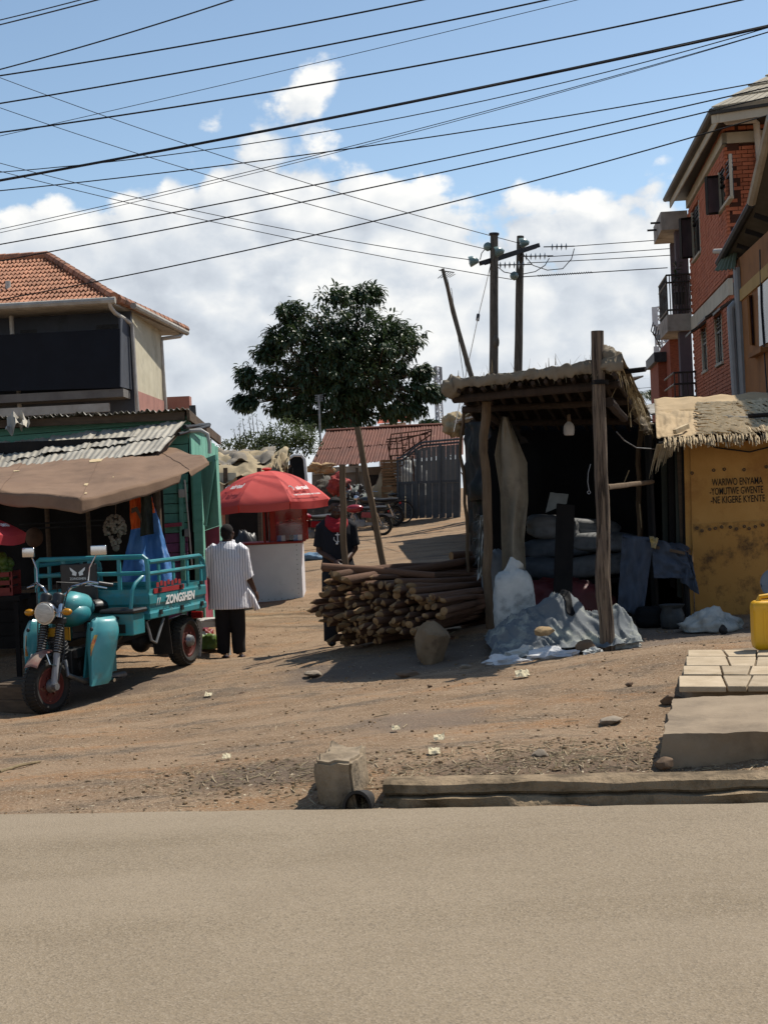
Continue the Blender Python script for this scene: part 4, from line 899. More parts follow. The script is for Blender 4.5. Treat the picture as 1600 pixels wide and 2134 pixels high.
# ------------------------------------------------------------------ goods of the shaded stall
def cloth_sheet(b, P, nu, nv, fold=.03, freq=9, seed=0, amp2=.02, dirv=None):
    A, B, C, D = [Vector(p) for p in P]; n = (B - A).cross(D - A).normalized() if dirv is None else Vector(dirv)
    def fn(u, v):
        p = A.lerp(B, u).lerp(D.lerp(C, u), v)
        return p + n * (fold * math.sin(u * freq + 1.7 * nse((u * 2, v * 2, seed), 1, seed)) * (.35 + .65 * v) + amp2 * mnoise.fractal(Vector((u * 4 + seed, v * 4, seed)), .9, 2, 3))
    b.grid(fn, nu, nv, thick=n * .004)
m_bluetarp = mat('blue_tarpaulin', '#3d74b5', '#5b8fca', 3, .45, .3, 12, spec=.5, c3='#86aeda', s3=2.2, m3=(.56, .72), subsurf=.25, bdist=.03)
def blue_tarp():
    t = MB(); cloth_sheet(t, [S(290, 1035, 17.4), S(318, 1030, 17.5), S(382, 1250, 17.0), S(236, 1262, 16.8)], 40, 40, .05, 14, 3, .05)
    o = t.build('blue_tarpaulin', m_bluetarp, None, smooth=179, origin=onG(S(310, 1250, 16.9))); tag(o, 'blue tarpaulin hanging like a tent behind the tricycle', 'tarpaulin')
blue_tarp()
def hanging(name, label, cat, P, m, fold, freq, seed):
    t = MB(); cloth_sheet(t, P, 18, 22, fold, freq, seed, .03); o = t.build(name, m, None, smooth=179, origin=Vector(P[0])); return tag(o, label, cat)
m_orange = mat('hi_vis_orange', '#d4541a', '#e0662a', 3, .8, .1)
v_ = hanging('safety_vest', 'bright orange safety vest hung under the canopy edge', 'vest', [S(270, 1030, 16.2), S(300, 1028, 16.2), S(300, 1098, 16.2), S(273, 1104, 16.2)], m_orange, .03, 12, 2)
part('reflective_band', mat('vest_dark_band', '#4a3a2c', None, bump=0), v_, lambda b: b.prism([S(274, 1060, 16.1), S(286, 1055, 16.1), S(297, 1080, 16.1), S(296, 1090, 16.1), S(284, 1066, 16.1), S(274, 1070, 16.1)], (0, .004, 0)), world=True)
hanging('orange_sleeve', 'orange sleeve strip hanging beside the dark jacket', 'vest', [S(310, 1035, 16.6), S(316, 1034, 16.6), S(324, 1068, 16.6), S(314, 1072, 16.6)], m_orange, .02, 8, 6)
hanging('dark_jacket', 'dark olive jacket hanging next to the orange vest', 'jacket', [S(294, 1026, 16.1), S(316, 1026, 16.1), S(322, 1112, 16.1), S(292, 1118, 16.1)], mat('dark_olive_cloth', '#2a2b25', '#37382f', 4, .9, .2), .05, 10, 4)
# strings of garlic
def garlic():
    c = S(240, 1098, 16.2); t = thing('garlic_bunch', 'bunch of pale garlic bulbs hanging under the canopy', 'garlic', S(240, 1066, 16.2))
    mg_ = mat('garlic_skin', '#857a6c', '#6f6559', 6, .7, .1, rand=.2); b0 = MB(); b0.ell((0, 0, 0), (.019, .019, .021), 8, 6, None, lambda p: 1 + .25 * max(0, p.z) ** 4); me = None; inv = EMAT[t.name].inverted()
    for k in range(190):
        v = rv(); p = c + Vector((v.x * .115, v.y * .09, v.z * .15 - .02)); p.x *= 1
        if v.z < -.4: p = c + Vector((v.x * .06, v.y * .06, v.z * .26))
        if me is None: o = b0.build('bulb', mg_, t); me = o.data
        else: o = link(bpy.data.objects.new('bulb', me)); o.parent = t
        o.location = inv @ p; o.rotation_euler = (R.random() * 3, R.random() * 3, 0)
    part('string', m_timber, t, lambda b: b.cyl(S(242, 1050, 16.2), c, .006, 5), world=True)
garlic()
def stall_fittings():
    g = onG(S(120, 1300, 17.5)); t = thing('market_counter', 'dim market counter and rails under the brown canopy', 'stall', g)
    part('counter_board', m_timber, t, lambda b: b.box((g.x - .3, g.y + .2, g.z + .75), (2.8, .8, .04)), world=True)
    part('counter_front', m_darkboard, t, lambda b: [b.box((g.x - .3, g.y - .15, g.z + .72 - .16 * k - .1), (2.8, .03, .15)) for k in range(4)], world=True)
    for x in (-1.6, -.2, 1.05): part('post', m_timber, t, lambda b: b.cyl((g.x + x, g.y + .6, g.z), (g.x + x, g.y + .6, g.z + 2.3), .03, 8), world=True)
    for y in (1085, 1095): part('hanging_rail', m_darkmetal, t, lambda b: b.cyl(S(40, y + 8, 17.4), S(250, y - 3, 17.4), .012, 6), world=True)
    part('dark_backing', m_darkboard, t, lambda b: b.grid(lambda u, v: Vector((g.x - 3 + 4.2 * u, g.y + 1.0 + .05 * math.sin(u * 40), g.z + 2.6 * v)), 60, 4, thick=(0, .01, 0)), world=True)  # dark sheet added behind the counter to keep the stall inside dark
stall_fittings()
o = MB().ell(S(72, 1122, 17.0), (.105, .1, .12), 16, 10, None, lambda p: 1 + .1 * p.z).build('hanging_basket', mat('brown_basket', '#5f4636', '#493527', 8, .85, .3), None, origin=None); tag(o, 'rounded brown basket hanging in the dark stall', 'basket')
m_redcrate = mat('red_plastic', '#7e1f1a', '#6d1814', 4, .5, .05)
def plastic_crate(label, c, w=.5, d=.35, h=.26, m=m_redcrate):
    t = thing('plastic_crate', label, 'crate', c)
    part('base_tray', m, t, lambda b: b.box((0, 0, .02), (w, d, .04)))
    for s in (-1, 1):
        part('side_wall', m, t, lambda b: [b.box((0, s * d / 2, z), (w, .02, .05)) for z in (.06, .14, h - .03)] + [b.box((x, s * d / 2, h / 2), (.03, .02, h)) for x in (-w / 2, -w / 6, w / 6, w / 2)])
        part('end_wall', m, t, lambda b: [b.box((s * w / 2, 0, z), (.02, d, .05)) for z in (.06, .14, h - .03)])
g_ = onG(S(0, 1320, 15.8))
plastic_crate('red plastic crate below the green vegetables at the frame edge', Vector((g_.x - .05, g_.y, S(0, 1240, 15.8).z)), m=m_redcrate)
part_t = thing('crate_stand', 'dark wooden stand under the red crate at the frame edge', 'stand', g_)
part('top_board', m_darkboard, part_t, lambda b: b.box((g_.x - .05, g_.y, S(0, 1240, 15.8).z - .03), (.7, .5, .05)), world=True)
for sx in (-.35, .25):
    for sy in (-.2, .2): part('leg', m_darkboard, part_t, lambda b: b.box((g_.x + sx, g_.y + sy, (g_.z + S(0, 1240, 15.8).z) / 2 - .05), (.05, .05, S(0, 1240, 15.8).z - g_.z - .02)), world=True)
m_veg = mat('green_fruit', '#3f5a22', '#5c7430', 6, .5, .05, rand=.25)
vb = MB(); vb.ell((0, 0, 0), (.05, .05, .06), 10, 7); vme = None
for k in range(40):
    p = S(-6 + 30 * R.random(), 1160 + 55 * R.random(), 15.7 + .2 * R.random())
    if vme is None: o = vb.build('green_fruit', m_veg); vme = o.data
    else: o = link(bpy.data.objects.new('green_fruit', vme))
    o.location = p; o.rotation_euler = (R.random() * 3, R.random() * 3, 0); tag(o, 'green fruit heaped in the shaded stall at the frame edge', 'fruit', 'green fruit heaped above the red crate')
# timber box beside the front wheel
def timber_box():
    c = gpx(28, 1482) + Vector((0, .15, 0)); t = thing('timber_box', 'weathered timber box lying by the tricycle front wheel', 'box', c, rad(-20))
    for k in range(4):
        part('board', m_timber, t, lambda b: b.box((.12, -.18 + .13 * k, .27 + .006 * (k % 2)), (.10 + .5, .125, .025)), bevel=.004)
    for k in range(2):
        part('board', m_timber, t, lambda b: b.box((.12, -.25, .07 + .13 * k), (.6, .025, .125)), bevel=.004); part('board', m_timber, t, lambda b: b.box((.43, 0, .07 + .13 * k), (.025, .52, .125)), bevel=.004)
    part('base_board', m_timber, t, lambda b: b.box((.12, 0, .0), (.58, .5, .03)))
timber_box()

# ------------------------------------------------------------------ umbrellas
def umbrella(name, label, apex, rad_, drop, tilt, m, pole_z, texts, trim=None, n=8, rot0=0.0, val=.12):
    t = thing(name, label, 'umbrella', Vector((apex.x, apex.y, pole_z)))
    inv = EMAT[t.name].inverted(); T = Matrix.Translation(apex) @ Matrix.Rotation(tilt, 4, 'Y')
    def cano(a, r):
        k = a / (2 * math.pi) * n; f = k - math.floor(k); flat = math.cos(math.pi / n) / math.cos((f - .5) * 2 * math.pi / n)
        sag = .035 * math.sin(f * math.pi) * r * r
        return T @ Vector((math.cos(a + rot0) * rad_ * r * flat, math.sin(a + rot0) * rad_ * r * flat, -drop * (r ** 1.95) - sag * .6))
    for k in range(n):
        a0, a1 = 2 * math.pi * k / n, 2 * math.pi * (k + 1) / n
        p_ = part('canopy_panel', m, t, lambda b: b.grid(lambda u, v: cano(a0 + (a1 - a0) * (.0005 + .999 * u), .03 + .97 * v), 8, 8, thick=(0, 0, -.003)), world=True, smooth=60)
        def vfn(u, v):
            a = a0 + (a1 - a0) * (.01 + .98 * u); p = cano(a, 1.0); d = T.to_3x3() @ Vector((math.cos(a + rot0), math.sin(a + rot0), 0))
            return p + Vector((0, 0, -val * v)) + d * (.03 * v * math.sin(u * math.pi) - .02 * v)
        part('valance', trim or m, p_, lambda b: b.grid(vfn, 8, 3, thick=(0, 0, -.002)), world=True, smooth=60)
        part('rib', m_steel, t, lambda b: b.cyl(T @ Vector((0, 0, -drop * .55)), cano(a0, .62) + Vector((0, 0, -.01)), .006, 5), world=True)
    part('finial', m, t, lambda b: [b.cyl(T @ Vector((0, 0, -.02)), T @ Vector((0, 0, .05)), .05, 12, .03), b.ell(T @ Vector((0, 0, .03)), (.09, .09, .025), 12, 6)], world=True)
    part('pole', m_steel, t, lambda b: b.cyl(Vector((apex.x, apex.y, pole_z)), apex, .018, 8), world=True)
    for (a, r, body, size, m_) in texts:
        e = .02; p = cano(a, r); ta = (cano(a + e, r) - cano(a - e, r)).normalized(); tr = (cano(a, r - .03) - cano(a, r + .03)).normalized()
        nn = ta.cross(tr)
        mm = frame_mtx(p + nn * .05, ta, tr); text_mesh('lettering', body, size, m_, inv @ mm, t, bold=size * .03)
        if body == 'airtel':
            b = MB(); c = p + nn * .05 - ta * (size * 1.75)
            arc = [c + ta * (math.cos(w_) * size * .30) + tr * (math.sin(w_) * size * (.42 if w_ < 3 else .34)) for w_ in [(-1.3 + .35 * i) for i in range(14)]]
            b.tube(arc, [size * (.03 + .05 * math.sin(i / 13 * 3.1)) for i in range(14)], 5, flat=.2); b.build('emblem', m_, t, world=True)
    return t
m_red = mat('umbrella_red', '#e66a64', '#df605a', 2, .75, .05, 80, subsurf=.4)
m_white = mat('print_white', '#dcdad6', None, rough=.7, bump=0)
ap = S(556, 981, 24.2)
umbrella('red_umbrella', 'red market umbrella with white lettering over the white kiosk', ap, 1.10, .54, rad(-1.5), m_red, G(ap.x, ap.y),
         [(rad(-149), .70, 'airtel', .15, m_white), (rad(-67.5), .80, 'airtel', .13, m_white), (rad(-67.5), .92, 'THE SMARTPHONE NETWORK', .042, m_white)], rot0=rad(22.5))
ap = S(-110, 1062, 15.3)
umbrella('small_red_umbrella', 'edge of a red umbrella with white trim at the frame edge', ap, .82, .26, rad(2), mat('umbrella_red_pale', '#c8444a', '#bb3a42', 2, .7, .05, subsurf=.2), G(ap.x, ap.y), [(rad(-25), .86, 'OMO', .08, m_white)], trim=None, rot0=rad(10), val=.10)

# ------------------------------------------------------------------ kiosk
def clear_glass():
    m = bpy.data.materials.new('pane_glass'); m.use_nodes = True; N = m.node_tree.nodes; L = m.node_tree.links; N.remove(N['Principled BSDF'])
    a = N.new('ShaderNodeBsdfTransparent'); g = N.new('ShaderNodeBsdfGlossy'); g.inputs['Roughness'].default_value = .05; fr = N.new('ShaderNodeFresnel'); fr.inputs[0].default_value = 1.4
    x = N.new('ShaderNodeMixShader'); L.new(fr.outputs[0], x.inputs[0]); L.new(a.outputs[0], x.inputs[1]); L.new(g.outputs[0], x.inputs[2]); L.new(x.outputs[0], N['Material Output'].inputs[0]); return m
def kiosk():
    D0 = 24.0; A = S(632, 1253, D0); xl = S(502, 1260, D0).x; xr = A.x; y0 = A.y; g = G((xl + xr) / 2, y0 + .3); zt = S(632, 1133, D0).z
    g = S(575, 1256, D0).z
    c = Vector(((xl + xr) / 2, y0 + .45, g)); t = thing('white_kiosk', 'white panelled kiosk counter with a red glazed cabinet on top', 'kiosk', c)
    mw_ = mat('kiosk_white', '#d9d9dd', '#cdcdd2', 2, .6, .08, c3='#8d8b8a', s3=1.4, m3=(.62, .8)); mr_ = mat('kiosk_red', '#8f2f26', '#7d271f', 4, .6, .15)
    W = xr - xl; h = zt - g
    part('front_panel', mw_, t, lambda b: b.box((0, -.44, h / 2 + .02), (W, .02, h)), bevel=.003)
    for s in (-1, 1): part('side_panel', mw_, t, lambda b: b.box((s * (W / 2 - .01), .0, h / 2 + .02), (.02, .86, h)), bevel=.003)
    part('back_panel', mw_, t, lambda b: b.box((0, .44, h / 2 + .02), (W, .02, h)))
    part('counter_top', mr_, t, lambda b: b.box((0, 0, h + .03), (W + .05, .94, .03)), bevel=.004)
    part('skid', m_darkmetal, t, lambda b: [b.box((0, s * .38, 0), (W - .04, .06, .06)) for s in (-1, 1)])
    part('rivets', m_steel, t, lambda b: [b.ell((x, -.452, z), (.008, .004, .008), 6, 4) for x in (W / 2 - .07,) for z in [h * k / 12 + .06 for k in range(12)]] + [b.ell((W * (k / 9 - .5) * .95, -.452, .06), (.008, .004, .008), 6, 4) for k in range(10)])
    xs = [S(x, 1100, D0).x - c.x for x in (553, 563, 634)]
    zc = S(600, 1052, D0).z - g
    for x in (xs[0] - .02, xs[2]):
        for y in (-.40, .40): part('post', mr_, t, lambda b: b.box((x, y, (h + .04 + zc) / 2), (.035, .035, zc - h - .04)))
    part('cabinet_frame', mr_, t, lambda b: [b.box((xs[1] + .04, -.38, (h + zc) / 2 + .03), (.09, .03, zc - h - .06)), b.box(((xs[1] + xs[2]) / 2, -.38, zc), (xs[2] - xs[1], .03, .04)), b.box(((xs[1] + xs[2]) / 2, .3, (h + zc) / 2 + .03), (xs[2] - xs[1], .02, zc - h - .06))])
    part('shelf', mr_, t, lambda b: [b.box(((xs[1] + xs[2]) / 2, -.05, h + .05 + (zc - h) * f), (xs[2] - xs[1] - .05, .6, .02)) for f in (.42,)])
    part('glass_pane', clear_glass(), t, lambda b: b.box(((xs[1] + xs[2]) / 2 + .03, -.40, (h + zc) / 2 + .03), (xs[2] - xs[1] - .12, .006, zc - h - .08)))
    part('canopy_post', mat('white_post', '#c9c4bb', None, bump=0), t, lambda b: b.cyl((S(463, 1060, D0).x - c.x, -.3, .0), (S(463, 1060, D0).x - c.x, -.3, S(463, 1060, D0).z - g), .03, 8))
    p = part('paper_pile', mat('pink_paper', '#c9a89c', '#b88f84', 5, .8, .2), t, lambda b: b.grid(lambda u, v: Vector((xs[1] + .1 + .4 * u, -.25 + .2 * v, h + .07 + (zc - h) * .42 + .05 * abs(nse((u * 3, v * 2, 1), 1.5)) + .05 * u)), 10, 5, thick=(0, 0, .003)))
    for k in range(7):
        o = MB().box((0, 0, .05), (.07, .05, .10)).build('packet', [m_bluetarp, m_white, m_redcrate, m_darkmetal][k % 4], None, bevel=.006); o.location = (c.x + xs[1] + .12 + .07 * k, c.y - .1, g + h + .046); tag(o, ['blue packet inside the red kiosk cabinet', 'white packet inside the red kiosk cabinet', 'red packet inside the red kiosk cabinet', 'dark packet inside the red kiosk cabinet'][k % 4], 'packet', 'packets in the kiosk cabinet')
kiosk()
def stall_behind():
    D0 = 29.0; g = onG(S(520, 1120, D0)); t = thing('tarpaulin_stall', 'makeshift stall roofed with beige tarpaulins behind the red umbrella', 'stall', g)
    def sh(P, seed, m=m_canvas, fold=.04): part('roof_tarpaulin', m, t, lambda b: cloth_sheet(b, P, 34, 18, fold, 11, seed, .12), world=True, smooth=179)
    sh([S(444, 948, 30.5), S(602, 935, 30.5), S(590, 990, 28.4), S(450, 1000, 28.4)], 1)
    sh([S(446, 940, 31), S(576, 934, 31), S(570, 958, 29.5), S(446, 966, 29.5)], 5, mat('grey_tarp', '#8a8274', '#6f675a', 3, .9, .3), .06)
    sh([S(570, 945, 29), S(605, 947, 29), S(600, 985, 28.2), S(560, 975, 28.2)], 9, m_canvas, .08)
    part('cream_panel', m_cream, t, lambda b: b.prism([S(452, 985, 28.6), S(492, 985, 28.6), S(500, 1060, 28.6), S(455, 1070, 28.6)], (0, .04, 0)), world=True)
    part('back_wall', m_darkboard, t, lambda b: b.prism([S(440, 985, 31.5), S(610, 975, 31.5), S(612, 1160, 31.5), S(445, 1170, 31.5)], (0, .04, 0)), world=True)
    for x in (470, 540, 596): part('post', m_timber, t, lambda b: b.cyl(S(x, 975, 28.6), onG(S(x, 1100, 28.6)), .045, 8), world=True)
    part('side_board', m_timber, t, lambda b: [b.beam(S(596, 990 - 12, 28.5), S(575, 952, 29), .04, .08), b.beam(S(575, 990, 28.4), S(606, 970, 28.4), .03, .05)], world=True)
    for k, (x, y, w_, h_, m_) in enumerate(((510, 1088, .42, .5, m_blackvinyl), (545, 1110, .22, .28, m_sackwhite), (488, 1110, .3, .35, m_darkmetal), (525, 1125, .5, .3, m_darkboard))):
        p = onG(S(x, 1125, 27.6)); heap('stall_bundle', ['large black bundle in the stall behind the kiosk', 'small white sack in the stall behind the kiosk', 'dark grey bundle in the stall behind the kiosk', 'low dark bundle on the stall floor behind the kiosk'][k], 'bundle', p + Vector((0, .1 * k, h_ * .2)), (w_ * .7, .25, h_ * (1.6 if k < 1 else 1)), m_, k * 2.1, .25)
stall_behind()
def cabinet():
    D0 = 33; g = onG(S(622, 1100, D0)); t = thing('dark_cabinet', 'tall dark cabinet with a white rounded frame behind the umbrella', 'cabinet', g)
    part('box', m_darkboard, t, lambda b: b.prism([S(603, 952, D0), S(634, 949, D0), S(638, 1090, D0), S(606, 1092, D0)], (0, .5, 0)), world=True)
    part('white_frame', m_white, t, lambda b: b.tube([S(601, 956, D0 - .03), S(612, 949, D0 - .03), S(628, 949, D0 - .03), S(635, 957, D0 - .03), S(639, 1003, D0 - .03)], .035, 8), world=True)
cabinet()

def lane_shed():
    P = [S(1014, 866, 28.5), S(946, 880, 38.0)]; A, D = P; A.z = max(A.z, D.z); D.z = A.z - .05; B, C = A + Vector((3.2, .4, .35)), D + Vector((3.2, .2, .35))
    g = onG(S(960, 1100, 33)); t = thing('lane_shed', 'low shed with pale sheet roof between the gate and the shelter', 'shed', g)
    for k in range(5):
        f0, f1 = k / 5, (k + 1.04) / 5
        part('roof_sheet', [m_greysheet, m_offwhite, m_canvas][k % 3], t, lambda b: b.prism([A.lerp(D, f0) + Zv * .02 * (k % 2), B.lerp(C, f0) + Zv * .02 * (k % 2), B.lerp(C, f1) + Zv * .02 * (k % 2), A.lerp(D, f1) + Zv * .02 * (k % 2)], (0, 0, -.03)), world=True)
    for k in range(12):
        f = k / 12; p = A.lerp(D, f) + Vector((.25, 0, -.05)); q = A.lerp(D, (k + .94) / 12) + Vector((.25, 0, -.05))
        part('wall_board', m_darkboard, t, lambda b: b.prism([p, q, Vector((q.x, q.y, G(q.x, q.y) - .05)), Vector((p.x, p.y, G(p.x, p.y) - .05))], (.03, 0, 0)), world=True)
    heap('sacking_bundle', 'brown sacking bundle on the end of the lane shed roof', 'bundle', S(948, 884, 37.6), (.30, .3, .30), m_canvas, 4.9, .35, flatb=False)
    o = MB().beam(S(990, 868, 30), S(950, 878, 36), .10, .04).build('roof_plank', m_offwhite, None); tag(o, 'loose pale plank on the lane shed roof', 'plank')
lane_shed()

# ------------------------------------------------------------------ brick building on the right
m_brick = mat('red_brick', '#a25c40', '#ae6a4c', 5, .9, .3, 40, rand=.18, c3='#834a33', s3=1.2, m3=(.55, .75))
m_mortar = mat('mortar', '#4a2c20', '#3d241b', 6, .95, .2)
m_band = mat('cream_band', '#b9b2a0', '#a69f8d', 1.5, .9, .15, c3='#857d6c', s3=1.5, m3=(.58, .8))
m_brickdull = mat('dull_brick_face', '#95523a', '#723c2a', 9, .9, .4, 14, stretch=(1, 1, 8), c3='#8a5038', s3=6)  # duller brick for walls without laid bricks
m_frame = mat('bronze_frame', '#3a352e', '#2d2924', 4, .5, .05, metal=.3)
m_glass = mat('tinted_glass', '#8a7a80', '#776a70', 2, rough=.12, bump=0, spec=.6)
m_darkglass = mat('dark_window', '#1c1d20', None, rough=.15, bump=0, spec=.6)
m_dargrey = mat('purple_grey_render', '#5d5458', '#544b50', 2, .9, .1)
V6 = Vector((math.sin(rad(5.9)), math.cos(rad(5.9)), 0)); U6 = Vector((V6.y, -V6.x, 0))
def brick_building():
    C = S(1515, 500, 31.0); g = Vector((C.x, C.y, G(C.x, C.y))); t = thing('brick_building', 'three storey red brick building with cream bands and a railed balcony', 'building', g)
    W = lambda s, z, out=0.0: Vector((C.x, C.y, 0)) + V6 * s - U6 * out + Zv * z      # lane facade
    X = lambda s, z, out=0.0: Vector((C.x, C.y, 0)) + U6 * s - V6 * out + Zv * z      # road front
    def sz(px, py):
        p = onplane(px, py, C, -U6); d = p - C; return d.dot(V6), p.z
    L = 7.3; zt = 9.15; b1t, b1b = 8.93, 8.70
    b2t = sz(1470, 631)[1]; b2b = b2t - .36; gz = g.z
    part('side_wall', m_mortar, t, lambda b: b.prism([W(0, gz, -.07), W(L, gz, -.07), W(L, zt, -.07), W(0, zt, -.07)], U6 * .25), world=True)
    part('front_wall', m_mortar, t, lambda b: b.prism([X(0.32, gz, -.07), X(9, gz, -.07), X(9, zt, -.07), X(.32, zt, -.07)], V6 * .2), world=True)
    part('cream_band', m_band, t, lambda b: b.prism([W(-.03, b1b, .03), W(L, b1b, .03), W(L, b1t, .03), W(-.03, b1t, .03)], U6 * .1), world=True)
    part('cream_band', m_band, t, lambda b: b.prism([X(-.03, b1b, .03), X(9, b1b, .03), X(9, b1t, .03), X(-.03, b1t, .03)], V6 * .1), world=True)
    part('cream_band', m_band, t, lambda b: b.prism([W(-.03, b2b, .03), W(L, b2b, .03), W(L, b2t, .03), W(-.03, b2t, .03)], U6 * .1), world=True)
    # windows: (px0,px1,ytop,ybot) of the opening on the lane facade
    wins = []
    for (x0, x1, y0, y1, casem) in ((1501, 1519, 335, 428, (1470, 1506, 368, 446)), (1441, 1455, 428, 540, (1416, 1446, 455, 538)), (1452, 1470, 690, 780, None), (1481, 1502, 662, 764, None), (1517, 1536, 640, 752, None)):
        s0, z1 = sz(x1, (y0 + y1) / 2 - (y1 - y0) / 2); s1, _ = sz(x0, 500); _, z0 = sz(x1, y1)
        _, z1 = sz((x0 + x1) / 2, y0); _, z0 = sz((x0 + x1) / 2, y1)
        wins.append((s0, s1, z0, z1))
        w_ = part('window', m_darkglass, t, lambda b: b.prism([W(s0, z0, -.055), W(s1, z0, -.055), W(s1, z1, -.055), W(s0, z1, -.055)], U6 * .01), world=True)
        part('reveal', m_band, w_, lambda b: [b.beam(W(s, z0, -.02), W(s, z1, -.02), .05, .09, up=tuple(V6)) for s in (s0 + .02, s1 - .02)] + [b.beam(W(s0, z0, -.01), W(s1, z0, -.01), .10, .06)], world=True)
        part('frame', m_frame, w_, lambda b: [b.beam(W((s0 + s1) / 2, z0, -.035), W((s0 + s1) / 2, z1, -.035), .03, .05, up=tuple(V6)), b.beam(W(s0, z1 - .35, -.035), W(s1, z1 - .35, -.035), .03, .05)] + [b.beam(W(s0, z1 - .06 - .09 * k, -.03), W(s1, z1 - .06 - .09 * k, -.03), .02, .02) for k in range(3)], world=True)
        if casem:
            a0, a1, c0, c1 = casem; H = W(s1, z0, 0); dp = (H - CAM).dot(C_F)
            A_, B_, C_, D_ = S(a1, c0 - 2, dp + .1), S(a0, c0 + 2, dp - .35), S(a0 + 3, c1, dp - .35), S(a1 + 2, c1 - 3, dp + .1)
            part('casement_pane', m_glass, w_, lambda b: b.prism([A_, B_, C_, D_], (0, .012, 0)), world=True)
            part('casement_frame', m_frame, w_, lambda b: [b.beam(p, q, .06, .05) for p, q in ((A_, B_), (B_, C_), (C_, D_), (D_, A_))], world=True)
        else:
            part('sun_ledge', m_frame, w_, lambda b: b.prism([W(s0 - .15, z1 + .1, 0), W(s1 + .15, z1 + .1, 0), W(s1 + .15, z1 - .12, .38), W(s0 - .15, z1 - .12, .38)], (0, 0, .05)), world=True)
    # single bricks
    bl, bh = .25, .086
    bb = MB(); bb.box((0, 0, 0), (bl - .014, .07, bh - .014)); bme = None; many = MB(); inv = EMAT[t.name].inverted(); count = [0]
    def lay(P, s, z, dirv, nrm, asobj):
        nonlocal bme
        c = P(s, z, -.035 + R.uniform(-.006, .006))
        rot = Matrix(((dirv.x, nrm.x, 0), (dirv.y, nrm.y, 0), (0, 0, 1)))
        if asobj:
            if bme is None: o = bb.build('brick', m_brick, t); bme = o.data
            else: o = link(bpy.data.objects.new('brick', bme)); o.parent = t
            M_ = rot.to_4x4(); M_.translation = c; o.matrix_local = inv @ M_; count[0] += 1
        else: many.box(c, (bl - .014, .07, bh - .014), rot)
    n_ = 0
    z = 3.0
    rows = []
    while z < zt - .05: rows.append(z); z += bh
    for i, z in enumerate(rows):
        off = (i % 2) * bl / 2
        if not (b1b - .03 < z < b1t + .04 or b2b - .03 < z < b2t + .04):
            s = bl / 2 + off + .07
            while s < L:
                if not any(w0 - .05 < s < w1 + .05 and z0 - .03 < z < z1 + .02 for w0, w1, z0, z1 in wins): lay(W, s, z, V6, -U6, s < 1.2 and 5.6 < z and count[0] < 300)
                s += bl
        half = (bl / 2 - .014, .07, bh - .014)
        if off and not (b1b - .03 < z < b1t + .04 or b2b - .03 < z < b2t + .04):
            many.box(W(bl / 4 + .07, z, -.035), half, Matrix(((V6.x, -U6.x, 0), (V6.y, -U6.y, 0), (0, 0, 1))))
            if z > 5: many.box(X(bl / 4, z, -.035), half, Matrix(((U6.x, -V6.x, 0), (U6.y, -V6.y, 0), (0, 0, 1))))
        if z > 5 and not (b1b - .03 < z < b1t + .04):
            s = bl / 2 + off
            while s < 3.0: lay(X, s, z, U6, -V6, s < 1.6 and 6.2 < z < 8.7 and count[0] < 300); s += bl
    o = many.build('brick_courses', m_brick, t, world=True, smooth=0, fix=False); o['kind'] = 'stuff'
    # roof: beige steel tiles, fascia, gutter, soffit
    E1, E2 = S(1482, 232, 29.9), S(1386, 428, 38.6); E2.z = E1.z - .1; E0 = S(1700, 200, 29.0); E0.z = E1.z; RG = S(1660, 130, 33.5); RG.z = E1.z + 2.0
    mro = mat('beige_steel_tile', '#8a8069', '#9b917a', 3, .6, .1, metal=.1, rand=.05)
    BK = E2 + U6 * 6
    part('roof_deck', m_frame, t, lambda b: b.prism([E0, E1, E2, E2 + U6 * 9], (0, 0, -.06)), world=True)
    part('roof_side', mro, t, lambda b: b.prism([E1, E2, E2 + U6 * 3 + Zv * 1.8, RG], (0, 0, .05)), world=True)
    for k in range(5):
        for j in range(12):
            a0, a1, c0, c1 = k / 5, (k + 1) / 5, j / 12, (j + 1) / 12
            f = lambda a, c: E1.lerp(E0, c).lerp(RG.lerp(RG + (E0 - E1) * .35, c), a)
            part('roof_tile_strip', mro, t, lambda b: b.prism([f(a0, c0) + Zv * .07, f(a0, c1 - .012) + Zv * .07, f(a1, c1 - .012) + Zv * .03, f(a1, c0) + Zv * .03], (0, 0, .03)), world=True)
    part('side_fascia', m_band, t, lambda b: b.beam(E1 - Zv * .12 + U6 * .12, E2 - Zv * .12 + U6 * .12, .03, .24), world=True)
    part('front_fascia', m_band, t, lambda b: b.beam(E1 - Zv * .12 + V6 * .08, E0 - Zv * .12 + V6 * .08, .03, .24), world=True)
    part('side_gutter', m_frame, t, lambda b: b.tube([E1 + Zv * .0, E2], .07, 8), world=True)
    part('downpipe', m_whitepipe, t, lambda b: b.tube([S(1508, 238, 30.4), S(1508, 248, 30.4), S(1513, 254, 30.4), S(1568, 250, 30.4), S(1575, 256, 30.6), S(1581, 330, 30.8), S(1590, 420, 30.9)], .07, 8), world=True)
    # balcony bay at the far end
    s0, s1 = 7.3, 9.6; zc = sz(1438, 455)[1]
    Y = lambda px, py, s: onplane(px, py, C + V6 * s, -V6)
    q = [Y(1437, 440, s0), Y(1376, 450, s0)]
    zs0, zs1 = Y(1400, 478, s0).z, Y(1400, 440, s0).z; xo = (C + V6 * s0 - Y(1376, 450, s0)).dot(U6)
    part('bay_roof_slab', m_concrete, t, lambda b: b.prism([W(s0, zs0, 0), W(s0, zs0, xo), W(s1, zs0, xo), W(s1, zs0, 0)], (0, 0, zs1 - zs0)), world=True)
    for dy in (0, 1.1): part('spout', m_darkmetal, t, lambda b: b.cyl(W(s0 + .3 + dy, zs0 + .25, xo), W(s0 + .3 + dy, zs0 + .25, xo + .25), .03, 6), world=True)
